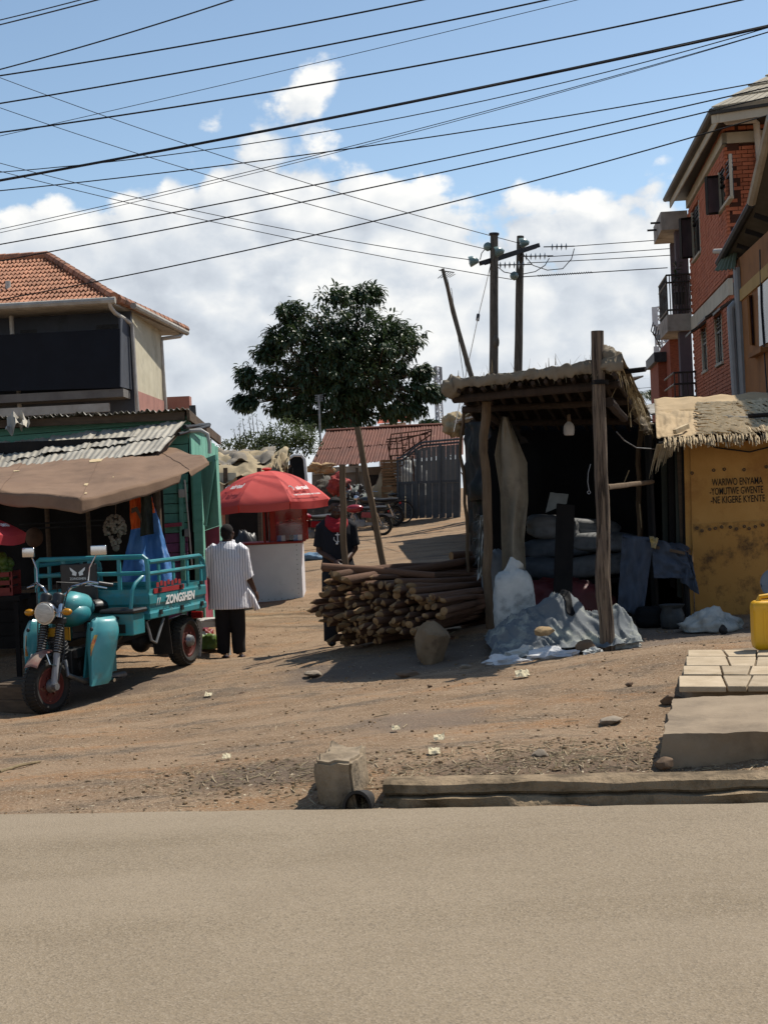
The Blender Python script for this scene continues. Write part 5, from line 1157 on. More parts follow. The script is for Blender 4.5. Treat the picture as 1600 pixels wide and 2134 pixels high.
    zb0, zb1 = Y(1400, 690, s0).z, Y(1400, 655, s0).z
    part('balcony_slab', m_concrete, t, lambda b: b.prism([W(s0, zb0, 0), W(s0, zb0, xo * .92), W(s1, zb0, xo * .92), W(s1, zb0, 0)], (0, 0, zb1 - zb0)), world=True)
    zr = zb1 + 1.05
    part('railing_rail', m_frame, t, lambda b: [b.tube([W(s0 + .05, zz, 0), W(s0 + .05, zz, xo * .88), W(s1, zz, xo * .88)], .028, 6) for zz in (zb1 + .12, zr - .2, zr)], world=True)
    for k in range(9):
        part('railing_bar', m_frame, t, lambda b: b.cyl(W(s0 + .05, zb1, xo * .88 * k / 8), W(s0 + .05, zr, xo * .88 * k / 8), .016, 5), world=True)
    for k in range(1, 11):
        part('railing_bar', m_frame, t, lambda b: b.cyl(W(s0 + .05 + 2.2 * k / 10, zb1, xo * .88), W(s0 + .05 + 2.2 * k / 10, zr, xo * .88), .016, 5), world=True)
    part('railing_panel', m_frame, t, lambda b: [b.cyl(W(s0 + .1 + .4 * k, zb1 + .15, xo * .88), W(s0 + .5 + .4 * k, zr - .2, xo * .88), .015, 5) for k in range(5)] + [b.cyl(W(s0 + .5 + .4 * k, zb1 + .15, xo * .88), W(s0 + .1 + .4 * k, zr - .2, xo * .88), .015, 5) for k in range(5)], world=True)
    part('bay_pillar', m_dargrey, t, lambda b: b.prism([W(s0 + .2, gz, .0), W(s0 + .2, gz, .32), W(s0 + .6, gz, .32), W(s0 + .6, gz, 0)], (0, 0, zs0 - gz)), world=True)
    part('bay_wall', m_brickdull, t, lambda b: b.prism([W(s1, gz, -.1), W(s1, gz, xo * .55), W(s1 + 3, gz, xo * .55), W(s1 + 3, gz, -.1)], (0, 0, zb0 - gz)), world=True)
    part('bay_upper_wall', m_dargrey, t, lambda b: b.prism([W(s1, zb1, -.1), W(s1, zb1, .25), W(s1 + .2, zb1, .25), W(s1 + .2, zb1, -.1)], (0, 0, zs0 - zb1)), world=True)
    P = Y(1370, 755, s1 + 1.2); xo2 = (C + V6 * (s1 + 1.2) - P).dot(U6)
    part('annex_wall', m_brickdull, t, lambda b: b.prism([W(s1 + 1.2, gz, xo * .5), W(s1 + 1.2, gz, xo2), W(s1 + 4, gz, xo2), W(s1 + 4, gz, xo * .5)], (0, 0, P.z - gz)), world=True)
    part('annex_parapet', m_darkmetal, t, lambda b: b.prism([W(s1 + 1.0, P.z, xo * .4), W(s1 + 1.0, P.z, xo2 + .12), W(s1 + 4, P.z, xo2 + .12), W(s1 + 4, P.z, xo * .4)], (0, 0, .28)), world=True)
    part('annex_roof_box', m_darkmetal, t, lambda b: b.box(Y(1390, 702, s1 + 1.5), (.55, .5, .12)), world=True)
    zl = Y(1420, 835, s0 - .5).z
    part('lower_railing', m_frame, t, lambda b: [b.tube([W(s0 - .4, zz, 0), W(s0 - .4, zz, xo * .8), W(s1, zz, xo * .8)], .03, 6) for zz in (zl + .1, zl + .45, zl + .75)] + [b.cyl(W(s0 - .4, zl - .6, xo * .8 * k / 5), W(s0 - .4, zl + .75, xo * .8 * k / 5), .018, 5) for k in range(6)], world=True)
    pot = onplane(1415, 620, C + V6 * (s0 + .3), -V6)
    pt = thing('potted_plant', 'dark potted plant standing on the brick building balcony', 'plant', pot - Zv * .2)
    part('pot', m_darkmetal, pt, lambda b: b.tube([pot - Zv * .2, pot + Zv * .12], [.14, .2], 10), world=True)
    pb = MB(); pb.cyl(pot, pot + Zv * .8, .02, 5)
    for k in range(60): leaf(pb, pot + Vector((R.gauss(0, .05), R.gauss(0, .05), R.uniform(.2, .95))), rv() + Vector((0, 0, -.2)), Vector((0, 0, 1)), .2, .09)
    pb.build('foliage', m_leafdark, pt, world=True, fix=False, smooth=0)
brick_building()

# ------------------------------------------------------------------ ochre building, nearer
def ochre_building():
    C = S(1541, 700, 25.0); g = Vector((C.x, C.y, G(C.x, C.y))); t = thing('ochre_building', 'ochre painted building with an open window and overhanging iron roof', 'building', g)
    mo, mo2 = mat('ochre_render', '#8a5f35', '#7c542e', 2, .9, .15, c3='#654425', s3=1.3, m3=(.55, .75)), mat('pale_ochre_band', '#a98d57', '#9a7f4c', 2, .9, .1)
    W = lambda s, z, out=0.0: Vector((C.x, C.y, 0)) - V6 * s - U6 * out + Zv * z
    zt = S(1541, 500, 25).z; Fp = lambda x, y, o=0: onplane(x, y, C - U6 * o, -U6)
    part('wall', mo, t, lambda b: b.prism([W(-.0, g.z), W(9, g.z), W(9, zt - .55), W(0, zt - .35)], U6 * .25), world=True)
    part('end_wall', mo, t, lambda b: b.prism([W(0, g.z, -.25), W(0, g.z, -4), W(0, zt, -4), W(0, zt, -.25)], V6 * -.2), world=True)
    zb = Fp(1570, 592).z
    part('band', mo2, t, lambda b: b.prism([W(-.02, zb - .1, .03), W(9, zb - .1, .03), W(9, zb + .1, .03), W(-.02, zb + .1, .03)], U6 * .1), world=True)
    w_ = part('window', m_darkglass, t, lambda b: b.prism([Fp(1578, 600, .02), Fp(1600, 580, .02), Fp(1602, 712, .02), Fp(1581, 722, .02)], U6 * .03), world=True)
    part('casement_pane', m_glass, w_, lambda b: b.prism([S(1558, 618, 23.4), S(1588, 614, 23.9), S(1591, 718, 23.9), S(1564, 717, 23.4)], (0, .012, 0)), world=True)
    part('casement_frame', mo, w_, lambda b: [b.beam(p, q, .03, .035) for p, q in ((S(1558, 618, 23.4), S(1588, 614, 23.9)), (S(1588, 614, 23.9), S(1591, 718, 23.9)), (S(1591, 718, 23.9), S(1564, 717, 23.4)), (S(1564, 717, 23.4), S(1558, 618, 23.4)))], world=True)
    part('window_sill', mo, t, lambda b: b.beam(Fp(1565, 742, .06), Fp(1592, 728, .06), .12, .07), world=True)
    part('cable', m_darkmetal, t, lambda b: b.tube([Fp(1582, 520, .03), Fp(1585, 640, .03), Fp(1593, 760, .03), Fp(1599, 840, .03)], .012, 5), world=True)
    # overhanging roof
    P = [S(1497, 548, 25.6), S(1565, 424, 22.6), S(1606, 250, 20.6), S(1760, 250, 20.0), S(1700, 470, 22.4), S(1600, 560, 25.4)]
    part('roof_sheet', mat('dark_roof_sheet', '#4b473f', '#3b382f', 3, .7, .2), t, lambda b: b.prism(P, (0.02, 0, .05)), world=True)
    part('gutter', m_greysheet, t, lambda b: b.tube([P[2] + Zv * .03, P[1] + Zv * .02], .075, 8), world=True)
    part('gutter', m_darkmetal, t, lambda b: b.tube([P[1], P[0]], .07, 8), world=True)
    part('soffit_board', m_darkboard, t, lambda b: [b.beam(P[1].lerp(P[0], f) + Vector((.1, 0, -.08)), P[4].lerp(P[5], f) + Vector((0, 0, -.08)), .06, .08) for f in (.1, .35, .6, .85)], world=True)
    part('green_sheet', mat('green_iron_sheet', '#65705f', '#56604f', 3, .6, .2, metal=.2), t, lambda b: corrug(b, S(1505, 538, 25.2), S(1535, 522, 24.8), S(1530, 560, 24.6), S(1488, 565, 25.2), 5, .025, 3), world=True)
    part('overflow_pipe', m_whitepipe, t, lambda b: b.cyl(S(1487, 524, 25.6), S(1534, 522, 25.2), .045, 8), world=True)
    mpp = mat('grey_pvc', '#85888a', '#787b7d', 3, .5, .05)
    part('downpipe', mpp, t, lambda b: b.tube([S(1535, 558, 24.7), S(1536, 580, 24.7), S(1550, 842, 24.7)], .075, 10), world=True)
    part('downpipe', mpp, t, lambda b: b.tube([S(1541, 634, 24.75), S(1529, 634, 24.75), S(1522, 642, 24.75), S(1522, 652, 24.75), S(1534, 845, 24.75)], .07, 10), world=True)
ochre_building()

# ------------------------------------------------------------------ power poles, aerial pole, cables
def power_poles():
    D0 = 42.0; a0 = onG(S(1025, 1000, D0)); t = thing('power_pole_frame', 'pair of wooden power poles joined by a crossarm with glass insulators', 'power pole', a0)
    b1 = onG(S(1072, 1000, 43.2))
    for name, base, top, r in (('pole', a0, S(1029, 488, D0), .125), ('pole', b1, S(1083.5, 492, 43.2), .12)):
        part(name, m_pole, t, lambda b: b.tube([base] + [base.lerp(top, k / 8) + Vector((nse((k, 0, 0), 1.1) * .02, 0, 0)) for k in range(1, 8)] + [top], [r * 1.25 - r * .35 * k / 8 for k in range(9)], 12, jit=.08), world=True)
    part('pole_cap', m_darkmetal, t, lambda b: b.cyl(S(1029, 490, D0), S(1029, 486, D0), .15, 12), world=True)
    part('knot', m_pole, t, lambda b: b.ell(S(1033, 712, D0 - .1), (.10, .10, .2), 10, 7), world=True)
    part('crossarm', m_darkmetal, t, lambda b: [b.beam(S(1000, 549, D0 - .2), S(1122, 511, 43.0), .10, .13), b.beam(S(1010, 549, D0 + .15), S(1115, 515, 43.4), .08, .10)], world=True)
    mi = mat('insulator_glass', '#6f8480', '#5d726e', 3, .2, 0, spec=.6)
    for x, y, d in ((987, 544, D0 - .2), (1040, 524, D0 - .1), (1092, 506, 43)):
        part('insulator', mi, t, lambda b: b.tube([S(x - 10, y + 2, d), S(x - 9, y + 2, d), S(x - 3, y, d), S(x + 6, y, d), S(x + 10, y + 1, d)], [.05, .16, .15, .09, .05], 12), world=True)
    for x, y, d in ((1016, 514, D0), (1071, 575, 43)): part('insulator', mi, t, lambda b: [b.ell(S(x, y, d), (.13, .10, .13), 12, 8), b.ring(S(x, y, d), (1, .3, 0), .11, .03, 14, 6)], world=True)
    mp_ = mat('porcelain_brown', '#3a3a3c', '#4a4a4c', 3, .25, 0)
    for (x0, y0, n, d) in ((1150, 515, 4, 43), (1096, 535, 5, 43), (1042, 553, 6, 42)):
        sp = 9.6
        s_ = part('insulator_string', mp_, t, lambda b: b.cyl(S(x0 - 18, y0 - .5, d), S(x0 + sp * n + 8, y0 - 2, d), .018, 6), world=True)
        for k in range(n): part('disc', mp_, s_, lambda b: b.tube([S(x0 + sp * k - 1.6, y0 - .3 * k, d), S(x0 + sp * k, y0 - .3 * k, d), S(x0 + sp * k + 2, y0 - .3 * k, d)], [.03, .115, .03], 12), world=True)
    for P in ([(1000, 541), (1003, 528), (1010, 519), (1018, 513)], [(1083, 510), (1090, 530), (1110, 553), (1140, 563), (1172, 560), (1190, 540), (1196, 518)], [(1090, 571), (1115, 566), (1135, 553), (1144, 538)], [(1036, 556), (1050, 567), (1066, 570)]):
        part('jumper_wire', m_blackvinyl, t, lambda b: b.tube([S(x, y, 42.6) for x, y in P], .014, 5), world=True)
    part('stay_wire', m_darkmetal, t, lambda b: b.tube([S(1022, 552, D0), S(996, 660, 39), S(975, 760, 36), S(945, 900, 33)], .012, 5), world=True)
    part('stay_insulator', m_darkmetal, t, lambda b: b.beam(S(996.5, 655, 39), S(994.5, 668, 38.9), .07, .07), world=True)
power_poles()
def aerial_pole():
    D0 = 31; base = onG(S(1010, 1000, D0)); t = thing('aerial_pole', 'crooked thin wooden pole with a rusty rooftop aerial leaning by the shelter', 'aerial', base)
    P = [S(x, y, D0) for x, y in ((922, 560), (933, 600), (944, 650), (955, 690), (968, 735), (982, 785), (1000, 860))]
    part('pole', m_pole, t, lambda b: b.tube(P + [base], [.035, .04, .055, .05, .05, .05, .05, .055], 8, jit=.3), world=True)
    part('splice', m_bark, t, lambda b: b.tube([S(932, 590, D0 - .05), S(937, 620, D0 - .05), S(945, 660, D0 - .05)], [.012, .03, .012], 6, jit=.4), world=True)
    part('aerial_boom', m_darkmetal, t, lambda b: b.cyl(S(914, 563, D0), S(946, 568, D0), .012, 5), world=True)
    part('aerial_elements', m_darkmetal, t, lambda b: [b.cyl(S(912 + k * 6, 580 + k * 1 - k * 1.5, D0 - .02), S(930 + k * 4.5, 566 + k * 1.3, D0 + .1), .008, 4) for k in range(5)], world=True)
    part('guy_wire', m_darkmetal, t, lambda b: [b.cyl(S(932, 580, D0), S(972, 775, D0), .006, 4), b.cyl(S(940, 600, D0), S(966, 790, D0), .006, 4)], world=True)
aerial_pole()
m_cable = mat('black_cable', '#0f0f11', None, rough=.6, bump=0)
def cable(label, pts, r=.012, d=(30, 26), cat='cable', group='overhead cables across the sky'):
    """pts: photo pixels along the cable; it runs on past the frame at both ends"""
    xs = np.array([p[0] for p in pts], float); ys = np.array([p[1] for p in pts], float)
    co = np.polyfit(xs, ys, min(2, len(pts) - 1)); x0, x1 = xs[0], xs[-1]
    if x0 < 5: x0 = -260
    if x1 > 1590: x1 = 1860
    P = [S(x, np.polyval(co, x), d[0] + (d[1] - d[0]) * (x - xs[0]) / max(1, xs[-1] - xs[0])) for x in np.linspace(x0, x1, 26)]
    b = MB(); b.tube(P, r, 6); o = b.build('overhead_cable', m_cable, None, smooth=60); return tag(o, label, cat, group)
CB = [('uppermost short cable across the upper left corner', [(0, 42), (85, 21), (168, 0), (300, -36)], .010, (26, 22)), ('second short cable across the upper left corner', [(0, 52), (100, 26), (205, 0), (320, -32)], .012, (26, 22)),
      ('steep cable rising from the left edge to the upper frame edge', [(0, 145), (250, 74), (485, 0), (600, -40)], .012, (26, 22)), ('cable third from the top along the left edge, leaving over the frame middle', [(0, 158), (400, 92), (800, 17), (1000, -26)], .015, (28, 24)),
      ('thick grey cable leaving the frame top right of the middle', [(0, 216), (400, 146), (800, 71), (1140, 0), (1300, -36)], .015, (28, 24)), ('thin slack wire leaving the frame top right of the middle', [(0, 285), (400, 188), (800, 101), (1205, 0), (1300, -26)], .006, (28, 24)),
      ('thick cable reaching the upper right corner', [(0, 275), (400, 220), (800, 150), (1200, 70), (1550, 0)], .016, (28, 24)), ('heaviest black cable of the bundle below the blue sky', [(0, 376), (400, 304), (800, 226), (1200, 139), (1600, 57)], .020, (28, 24)),
      ('second black cable hugging the heaviest bundle cable', [(0, 374), (400, 302), (800, 224), (1200, 136), (1600, 54)], .014, (28.1, 24.1)), ('thin wire just under the heavy bundle', [(0, 358), (400, 319), (800, 251), (1200, 165), (1600, 58)], .009, (28, 24)),
      ('pale thin wire crossing under the bundle, upper of two', [(0, 476), (400, 391), (800, 284), (1200, 180), (1600, 67)], .007, (28, 24)), ('pale thin wire crossing under the bundle, lower of two', [(0, 484), (400, 396), (800, 290), (1200, 183), (1600, 68)], .006, (28, 24)),
      ('wavy dark cable reaching the brick building roof from the left', [(0, 397), (400, 354), (800, 300), (1200, 237), (1600, 169)], .011, (28, 24)), ('cable passing the brick building roof ridge, upper of two', [(0, 509), (400, 437), (800, 355), (1200, 272), (1600, 182)], .012, (28, 24)),
      ('cable passing the brick building roof ridge, lower of two', [(0, 543), (400, 470), (800, 385), (1200, 295), (1600, 203)], .012, (28, 24)), ('lowest long cable crossing from the tiled roof to the brick gable', [(0, 620), (400, 556), (800, 455), (1200, 345), (1600, 244)], .012, (28, 24)),
      ('power line falling from the upper left to the second pole, uppermost', [(0, 162), (400, 303), (800, 431), (1085, 507)], .012, (46, 43)), ('power line falling from the left to the first pole, second', [(0, 225), (400, 353), (800, 470), (1030, 522)], .012, (46, 42)),
      ('power line falling from the left to the crossarm end, third', [(0, 340), (400, 437), (800, 515), (980, 541)], .012, (46, 41.8)), ('power line falling from the left to the low insulator, lowest', [(0, 357), (400, 452), (800, 536), (1066, 582)], .012, (46, 42.8)),
      ('power line from the top insulator string to the brick building', [(1196, 513), (1320, 504), (1420, 497)], .012, (43, 41)), ('power line from the middle insulator string to the brick building', [(1140, 535), (1280, 526), (1425, 516)], .012, (43, 41)),
      ('power line from the low insulator string to the brick building', [(1098, 548), (1260, 540), (1425, 530)], .012, (42, 41)), ('lowest power line running from the pole pair to the balcony', [(1088, 577), (1230, 568), (1390, 558)], .015, (43, 41)),
      ('thin wire passing low behind the shelter to the brick building', [(1300, 812), (1370, 806)], .01, (60, 60))]
for lab, pts, r, d in CB: cable(lab, pts, r, d)
part_sp = MB(); part_sp.tube([S(1120 + k * 2.4, 575 - k * .16 + (2.2 if k % 2 else -2.2), 42.9) for k in range(48)], .012, 5); o = part_sp.build('spiral_damper', m_cable, None); tag(o, 'coiled wire damper on the low power line', 'cable')

# ------------------------------------------------------------------ strands, cloth and sacks
def strand(b, p, d, L, w, sag=.3, n=3, up=None):
    d = Vector(d).normalized(); s = d.cross(Vector((0, 0, 1)))
    if s.length < 1e-3: s = Vector((1, 0, 0))
    s = (s.normalized() + rv() * .3).normalized(); P = []; q = Vector(p)
    for i in range(n + 1):
        ww = w * (1 - .75 * i / n); P += [q - s * ww * .5, q + s * ww * .5]
        d = (d + Vector((0, 0, -sag / n))).normalized(); q = q + d * (L / n)
    b.add(P, [(2 * i, 2 * i + 1, 2 * i + 3, 2 * i + 2) for i in range(n)])
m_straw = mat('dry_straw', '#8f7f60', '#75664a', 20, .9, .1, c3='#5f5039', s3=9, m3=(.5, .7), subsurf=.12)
m_strawdark = mat('shaded_straw', '#3a2e22', '#2a2119', 20, .95, .1)  # straw seen from below, darkened in colour for the shade under the roof
m_reed = mat('pale_reed', '#c9b592', '#ae9a77', 9, .85, .2, c3='#77664d', s3=11, m3=(.56, .7))
m_oldtarp = mat('dusty_tarpaulin', '#867a66', '#6f6454', 3, .85, .3, 30, c3='#5d5343', s3=3, m3=(.52, .7), subsurf=.08)
m_post = mat('split_post_wood', '#5d5045', '#83725e', 5, .92, .8, 18, stretch=(9, 9, .4), c3='#2f261e', s3=4.5, m3=(.47, .60), bdist=.02)
m_limb = mat('peeled_limb', '#6b5945', '#584835', 5, .9, .4, 20, stretch=(4, 4, .7), c3='#4b3c2c', s3=3)
m_blackplastic = mat('black_plastic_sheet', '#0c0d0f', '#131517', 3, .75, .3, 15, spec=.15)
m_beige = mat('stained_beige_cloth', '#857d6d', '#6d6657', 2.5, .9, .25, c3='#544e43', s3=2.2, m3=(.5, .72))
def post(b, p, q, r0, r1, n=12, seed=0, bend=.02, seg=14, jit=.22):
    p, q = Vector(p), Vector(q)
    P = [p.lerp(q, k / seg) + Vector((nse((k * .4, seed, 0), 1), nse((0, k * .4, seed), 1), 0)) * bend for k in range(seg + 1)]
    b.tube(P, [r0 + (r1 - r0) * k / seg for k in range(seg + 1)], n, jit=jit, seed=seed)
m_shadepole = mat('shade_darkened_pole', '#3b2e24', '#2b221b', 5, .95, .4, 20, stretch=(4, 4, .7))  # roof poles painted dark to stand for the shade beneath the roof
def shelter():
    base = onG(S(1150, 1320, 15.0)); t = thing('charcoal_shelter', 'tall open shelter of rough poles roofed with straw and old tarpaulin', 'shelter', base)
    FL, FR, BR, BL = S(946, 806, 14.8), S(1290, 768, 13.3), S(1352, 890, 17.0), S(992, 885, 18.0)
    pr = onG(S(1262, 1357, 13.5)); pt_ = S(1243, 690, 13.5)
    part('front_post', m_post, t, lambda b: post(b, pr - Zv * .15, pt_, .072, .058, 16, 1, .03), world=True)
    pl = onG(S(1020, 1298, 15.0))
    part('front_post', m_limb, t, lambda b: post(b, pl - Zv * .1, S(1008, 838, 15.0), .05, .045, 10, 4, .05), world=True)
    part('side_prop', m_limb, t, lambda b: post(b, onG(S(975, 1180, 16.5)), S(960, 850, 16.2), .022, .018, 8, 6, .05), world=True)
    part('corner_post', m_darkboard, t, lambda b: post(b, onG(S(985, 1175, 17.8)), S(985, 880, 17.8), .06, .05, 8, 8, .03), world=True)
    part('rear_post', m_limb, t, lambda b: post(b, onG(S(1330, 1280, 16.6)), S(1332, 880, 16.6), .035, .03, 8, 9, .04), world=True)
    part('rear_post', m_darkboard, t, lambda b: post(b, onG(S(1180, 1240, 17.9)), S(1180, 880, 17.9), .05, .05, 8, 10, .03), world=True)
    # roof frame
    f = lambda a, c: FL.lerp(FR, a).lerp(BL.lerp(BR, a), c)
    part('front_beam', m_shadepole, t, lambda b: post(b, f(-.01, .06) - Zv * .10, f(1.0, .06) - Zv * .10, .045, .04, 10, 2, .03), world=True)
    part('cross_beam', m_shadepole, t, lambda b: post(b, f(0, .35) - Zv * .09, f(1, .35) - Zv * .09, .04, .035, 10, 3, .03), world=True)
    part('cross_beam', m_shadepole, t, lambda b: post(b, f(0, .72) - Zv * .09, f(1, .72) - Zv * .09, .04, .035, 10, 5, .03), world=True)
    for k in range(13):
        a = .03 + .94 * k / 12
        part('rafter', m_shadepole, t, lambda b: post(b, f(a, 0) - Zv * .045, f(a, 1) - Zv * .045, .022, .018, 7, k + 11, .02, 6), world=True)
    part('knee_brace', m_shadepole, t, lambda b: [post(b, S(1000, 850, 15.0), S(1060, 900, 15.6), .035, .03, 8, 31, .02, 6), post(b, S(1268, 838, 13.6), S(1300, 872, 14.6), .05, .04, 8, 32, .02, 6)], world=True)
    part('protruding_pole', m_darkboard, t, lambda b: post(b, f(.4, .12) + Zv * .02, S(1345, 769, 13.9), .03, .026, 9, 33, .01, 6), world=True)
    part('tie_rope', m_darkboard, t, lambda b: [b.ring(S(1250, 794 + 3 * k, 13.5), (0.03, 0, 1), .075, .008, 16, 5) for k in range(3)], world=True)
    # straw mat, seen from below, and its hanging ends
    sb = MB()
    for k in range(2600):
        a, c = R.random(), R.random() * .96; p = f(a, c) + Zv * R.uniform(-.02, .03)
        d = (f(a, c + .05) - f(a, c)).normalized() + (FR - FL).normalized() * R.gauss(0, .35); strand(sb, p, d, R.uniform(.25, .5), R.uniform(.008, .016), .02, 2)
    sb.grid(lambda a, c: f(a, c) + Zv * (.035 + .015 * nse((a * 9, c * 9, 2))), 40, 24)
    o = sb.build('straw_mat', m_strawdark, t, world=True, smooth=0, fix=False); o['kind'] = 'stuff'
    fb = MB()
    for k in range(170):       # ragged right verge
        c = R.random() ** .8; p = f(1.0 + R.gauss(0, .012), c) + Zv * R.uniform(-.02, .06); strand(fb, p, Vector((.35 + R.gauss(0, .2), R.gauss(0, .3), -1)), R.uniform(.08, .32) * (.5 + c), R.uniform(.008, .02), .5)
    for k in range(36):
        a = R.random(); p = f(a, 0) + Zv * .01; strand(fb, p, Vector((R.gauss(0, .4), -.4, -.5)), R.uniform(.04, .12), .01, .3)
    for k in range(26):
        p = f(R.random(), R.random() * .1) + Zv * .10; strand(fb, p, Vector((R.gauss(0, .5), -.1, 1)), R.uniform(.05, .14), .014, 0)
    o = fb.build('straw_fringe', m_straw, t, world=True, smooth=0, fix=False); o['kind'] = 'stuff'
    # tarpaulin over the top, rolled round the front edge
    def tarp(a, c):
        aa = -.012 + 1.03 * a
        if c < .3:      # the roll
            th = (c / .3) * 3.6 - 1.6; r = .040 + .03 * nse((a * 9, 1, 0), 1.4) + .022 * nse((a * 34, c * 6, 0)); p = f(aa, .0)
            return p + Vector((0, -math.cos(th) * r * .8, math.sin(th) * r * 1.3 + .03)) + Zv * .025 * nse((a * 44, c * 9, 4))
        cc = (c - .3) / .7; p = f(aa, cc * 1.02)
        return p + Zv * (.085 + .03 * mnoise.fractal(Vector((a * 7, cc * 6, 1)), .9, 2, 4) + .05 * math.exp(-((aa - 1) / .12) ** 2) * (1 - cc))
    part('roof_tarpaulin', m_oldtarp, t, lambda b: b.grid(tarp, 110, 40, thick=(0, 0, -.004)), world=True, smooth=179)
    part('bunched_corner', m_oldtarp, t, lambda b: b.ell(f(-.012, .02) + Zv * .01, (.12, .12, .11), 22, 14, None, lambda p: 1 + .35 * mnoise.fractal(Vector((p.x * 2, p.y * 2, p.z * 2)), .9, 2, 4)), world=True, smooth=60)
    part('bunched_corner', m_oldtarp, t, lambda b: b.ell(S(1270, 752, 13.55), (.10, .14, .13), 22, 14, None, lambda p: 1 + .5 * mnoise.fractal(Vector((p.x * 1.7 + 4, p.y * 2, p.z * 2)), .9, 2, 4)), world=True, smooth=60)
    part('torn_flap', m_oldtarp, t, lambda b: cloth_sheet(b, [f(1.0, .55), f(1.0, .95), S(1352, 890, 16.3), S(1325, 850, 15.4)], 18, 14, .05, 9, 5, .08), world=True, smooth=179)
    part('torn_flap', m_oldtarp, t, lambda b: cloth_sheet(b, [S(1318, 838, 15.2), S(1350, 872, 16.2), S(1356, 905, 16.0), S(1338, 895, 15.4)], 14, 12, .04, 12, 8, .08), world=True, smooth=179)
    # closing sheets: black plastic at the back and left, the right partition boards
    part('rear_sheet', m_blackplastic, t, lambda b: cloth_sheet(b, [BL + Vector((-.1, .1, .0)), BR + Vector((.4, .1, .05)), onG(BR + Vector((.4, .2, 0))), onG(BL + Vector((-.1, .2, 0)))], 50, 20, .03, 30, 2, .04), world=True, smooth=179)
    part('side_sheet', m_blackplastic, t, lambda b: cloth_sheet(b, [S(966, 882, 17.4), S(1018, 876, 15.3), S(1012, 1040, 15.3), S(972, 1046, 17.4)], 24, 20, .03, 10, 6, .06), world=True, smooth=179)
    part('side_sheet', m_blackplastic, t, lambda b: cloth_sheet(b, [S(975, 1040, 17.5), S(1004, 1040, 16.2), S(1006, 1185, 16.2), S(984, 1180, 17.5)], 16, 20, .04, 8, 9, .06), world=True, smooth=179)
    for k in range(9):
        y0 = 15.6 + .30 * k; p = onG(S(1352, 1290, y0)); part('partition_board', m_darkboard, t, lambda b: b.box((S(1362, 1200, y0).x, y0, p.z + 1.0), (.03, .28, 2.0)), world=True)
    part('rail_branch', m_limb, t, lambda b: post(b, S(1264, 1016, 13.6), S(1360, 1004, 15.5), .03, .022, 9, 41, .03, 8), world=True)
    part('hook_wire', m_steel, t, lambda b: [b.tube([S(1230, 967, 13.42), S(1225, 985, 13.42), S(1224, 1005, 13.42), S(1227, 1022, 13.42)], .004, 5), b.ring(S(1226.5, 1026, 13.42), (0, 1, 0), .014, .004, 12, 5)], world=True)
    part('loose_cord', m_steel, t, lambda b: b.tube([S(1284, 900, 14.2), S(1300, 918, 14.4), S(1325, 933, 14.8), S(1366, 936, 15.2)], .006, 5), world=True)
    part('hanging_splinter', m_straw, t, lambda b: [b.beam(p, q, .018, .008) for p, q in ((S(1291, 790, 13.8), S(1270, 836, 13.8)), (S(1312, 860, 14.6), S(1314, 890, 14.6)), (S(1318, 848, 14.6), S(1304, 876, 14.6)), (S(1332, 1050, 15.5), S(1336, 1100, 15.5)), (S(1310, 980, 14.8), S(1300, 1005, 14.8)))], world=True)
    # dusty beige cloth hanging inside the left post
    def cl(a, c):
        w0, w1 = np.interp(c, [0, .25, .5, .8, 1], [1044, 1030, 1042, 1044, 1046]), np.interp(c, [0, .12, .3, .55, .8, 1], [1058, 1074, 1098, 1100, 1092, 1096])
        y = 868 + (1188 - 868) * c + (18 * a if c > .95 else 0); x = w0 + (w1 - w0) * a
        return S(x, y, 15.25 + .06 * math.sin(a * 9 + 2 * nse((a * 2, c * 3, 0))) + .05 * nse((a * 4, c * 4, 3)))
    part('hanging_cloth', m_beige, t, lambda b: b.grid(cl, 26, 40, thick=(0, .004, 0)), world=True, smooth=179)
    part('hanging_cloth', m_darkboard, t, lambda b: cloth_sheet(b, [S(1058, 878, 15.3), S(1070, 890, 15.4), S(1098, 925, 15.5), S(1084, 922, 15.35)], 10, 10, .03, 6, 3, .04), world=True)
    # frayed white sacking hung on the left post
    ws = MB(); cloth_sheet(ws, [S(1000, 1075, 15.3), S(1014, 1070, 15.3), S(1012, 1190, 15.2), S(994, 1210, 15.2)], 14, 30, .06, 5, 12, .12)
    for k in range(160):
        c = R.random(); p = S(1000 + R.gauss(0, 3), 1068 + 130 * c, 15.25); strand(ws, p, Vector((-1, R.gauss(0, .3), R.gauss(-.4, .5))), R.uniform(.03, .09), .004, .8)
    ws.build('frayed_sacking', m_sackwhite, t, world=True, smooth=60, fix=False)
shelter()
# lamp bulb hanging unlit
bt = thing('hanging_bulb', 'white frosted bulb hanging unlit inside the shelter', 'lamp', S(1185, 885, 15.2))
part('bulb', mat('frosted_white', '#b5b2ac', '#a19d96', 5, .5, .05), bt, lambda b: b.tube([S(1185, 908, 15.2), S(1185, 907, 15.2), S(1185, 902, 15.2), S(1185, 888, 15.2), S(1185, 884, 15.2), S(1185, 879, 15.2)], [.03, .05, .058, .056, .045, .022], 16), world=True)
part('socket', m_timber, bt, lambda b: b.tube([S(1185, 880, 15.2), S(1184.5, 864, 15.2)], [.022, .018], 10), world=True)
part('flex', m_darkboard, bt, lambda b: b.cyl(S(1184.5, 864, 15.2), S(1184, 835, 15.2), .004, 5), world=True)

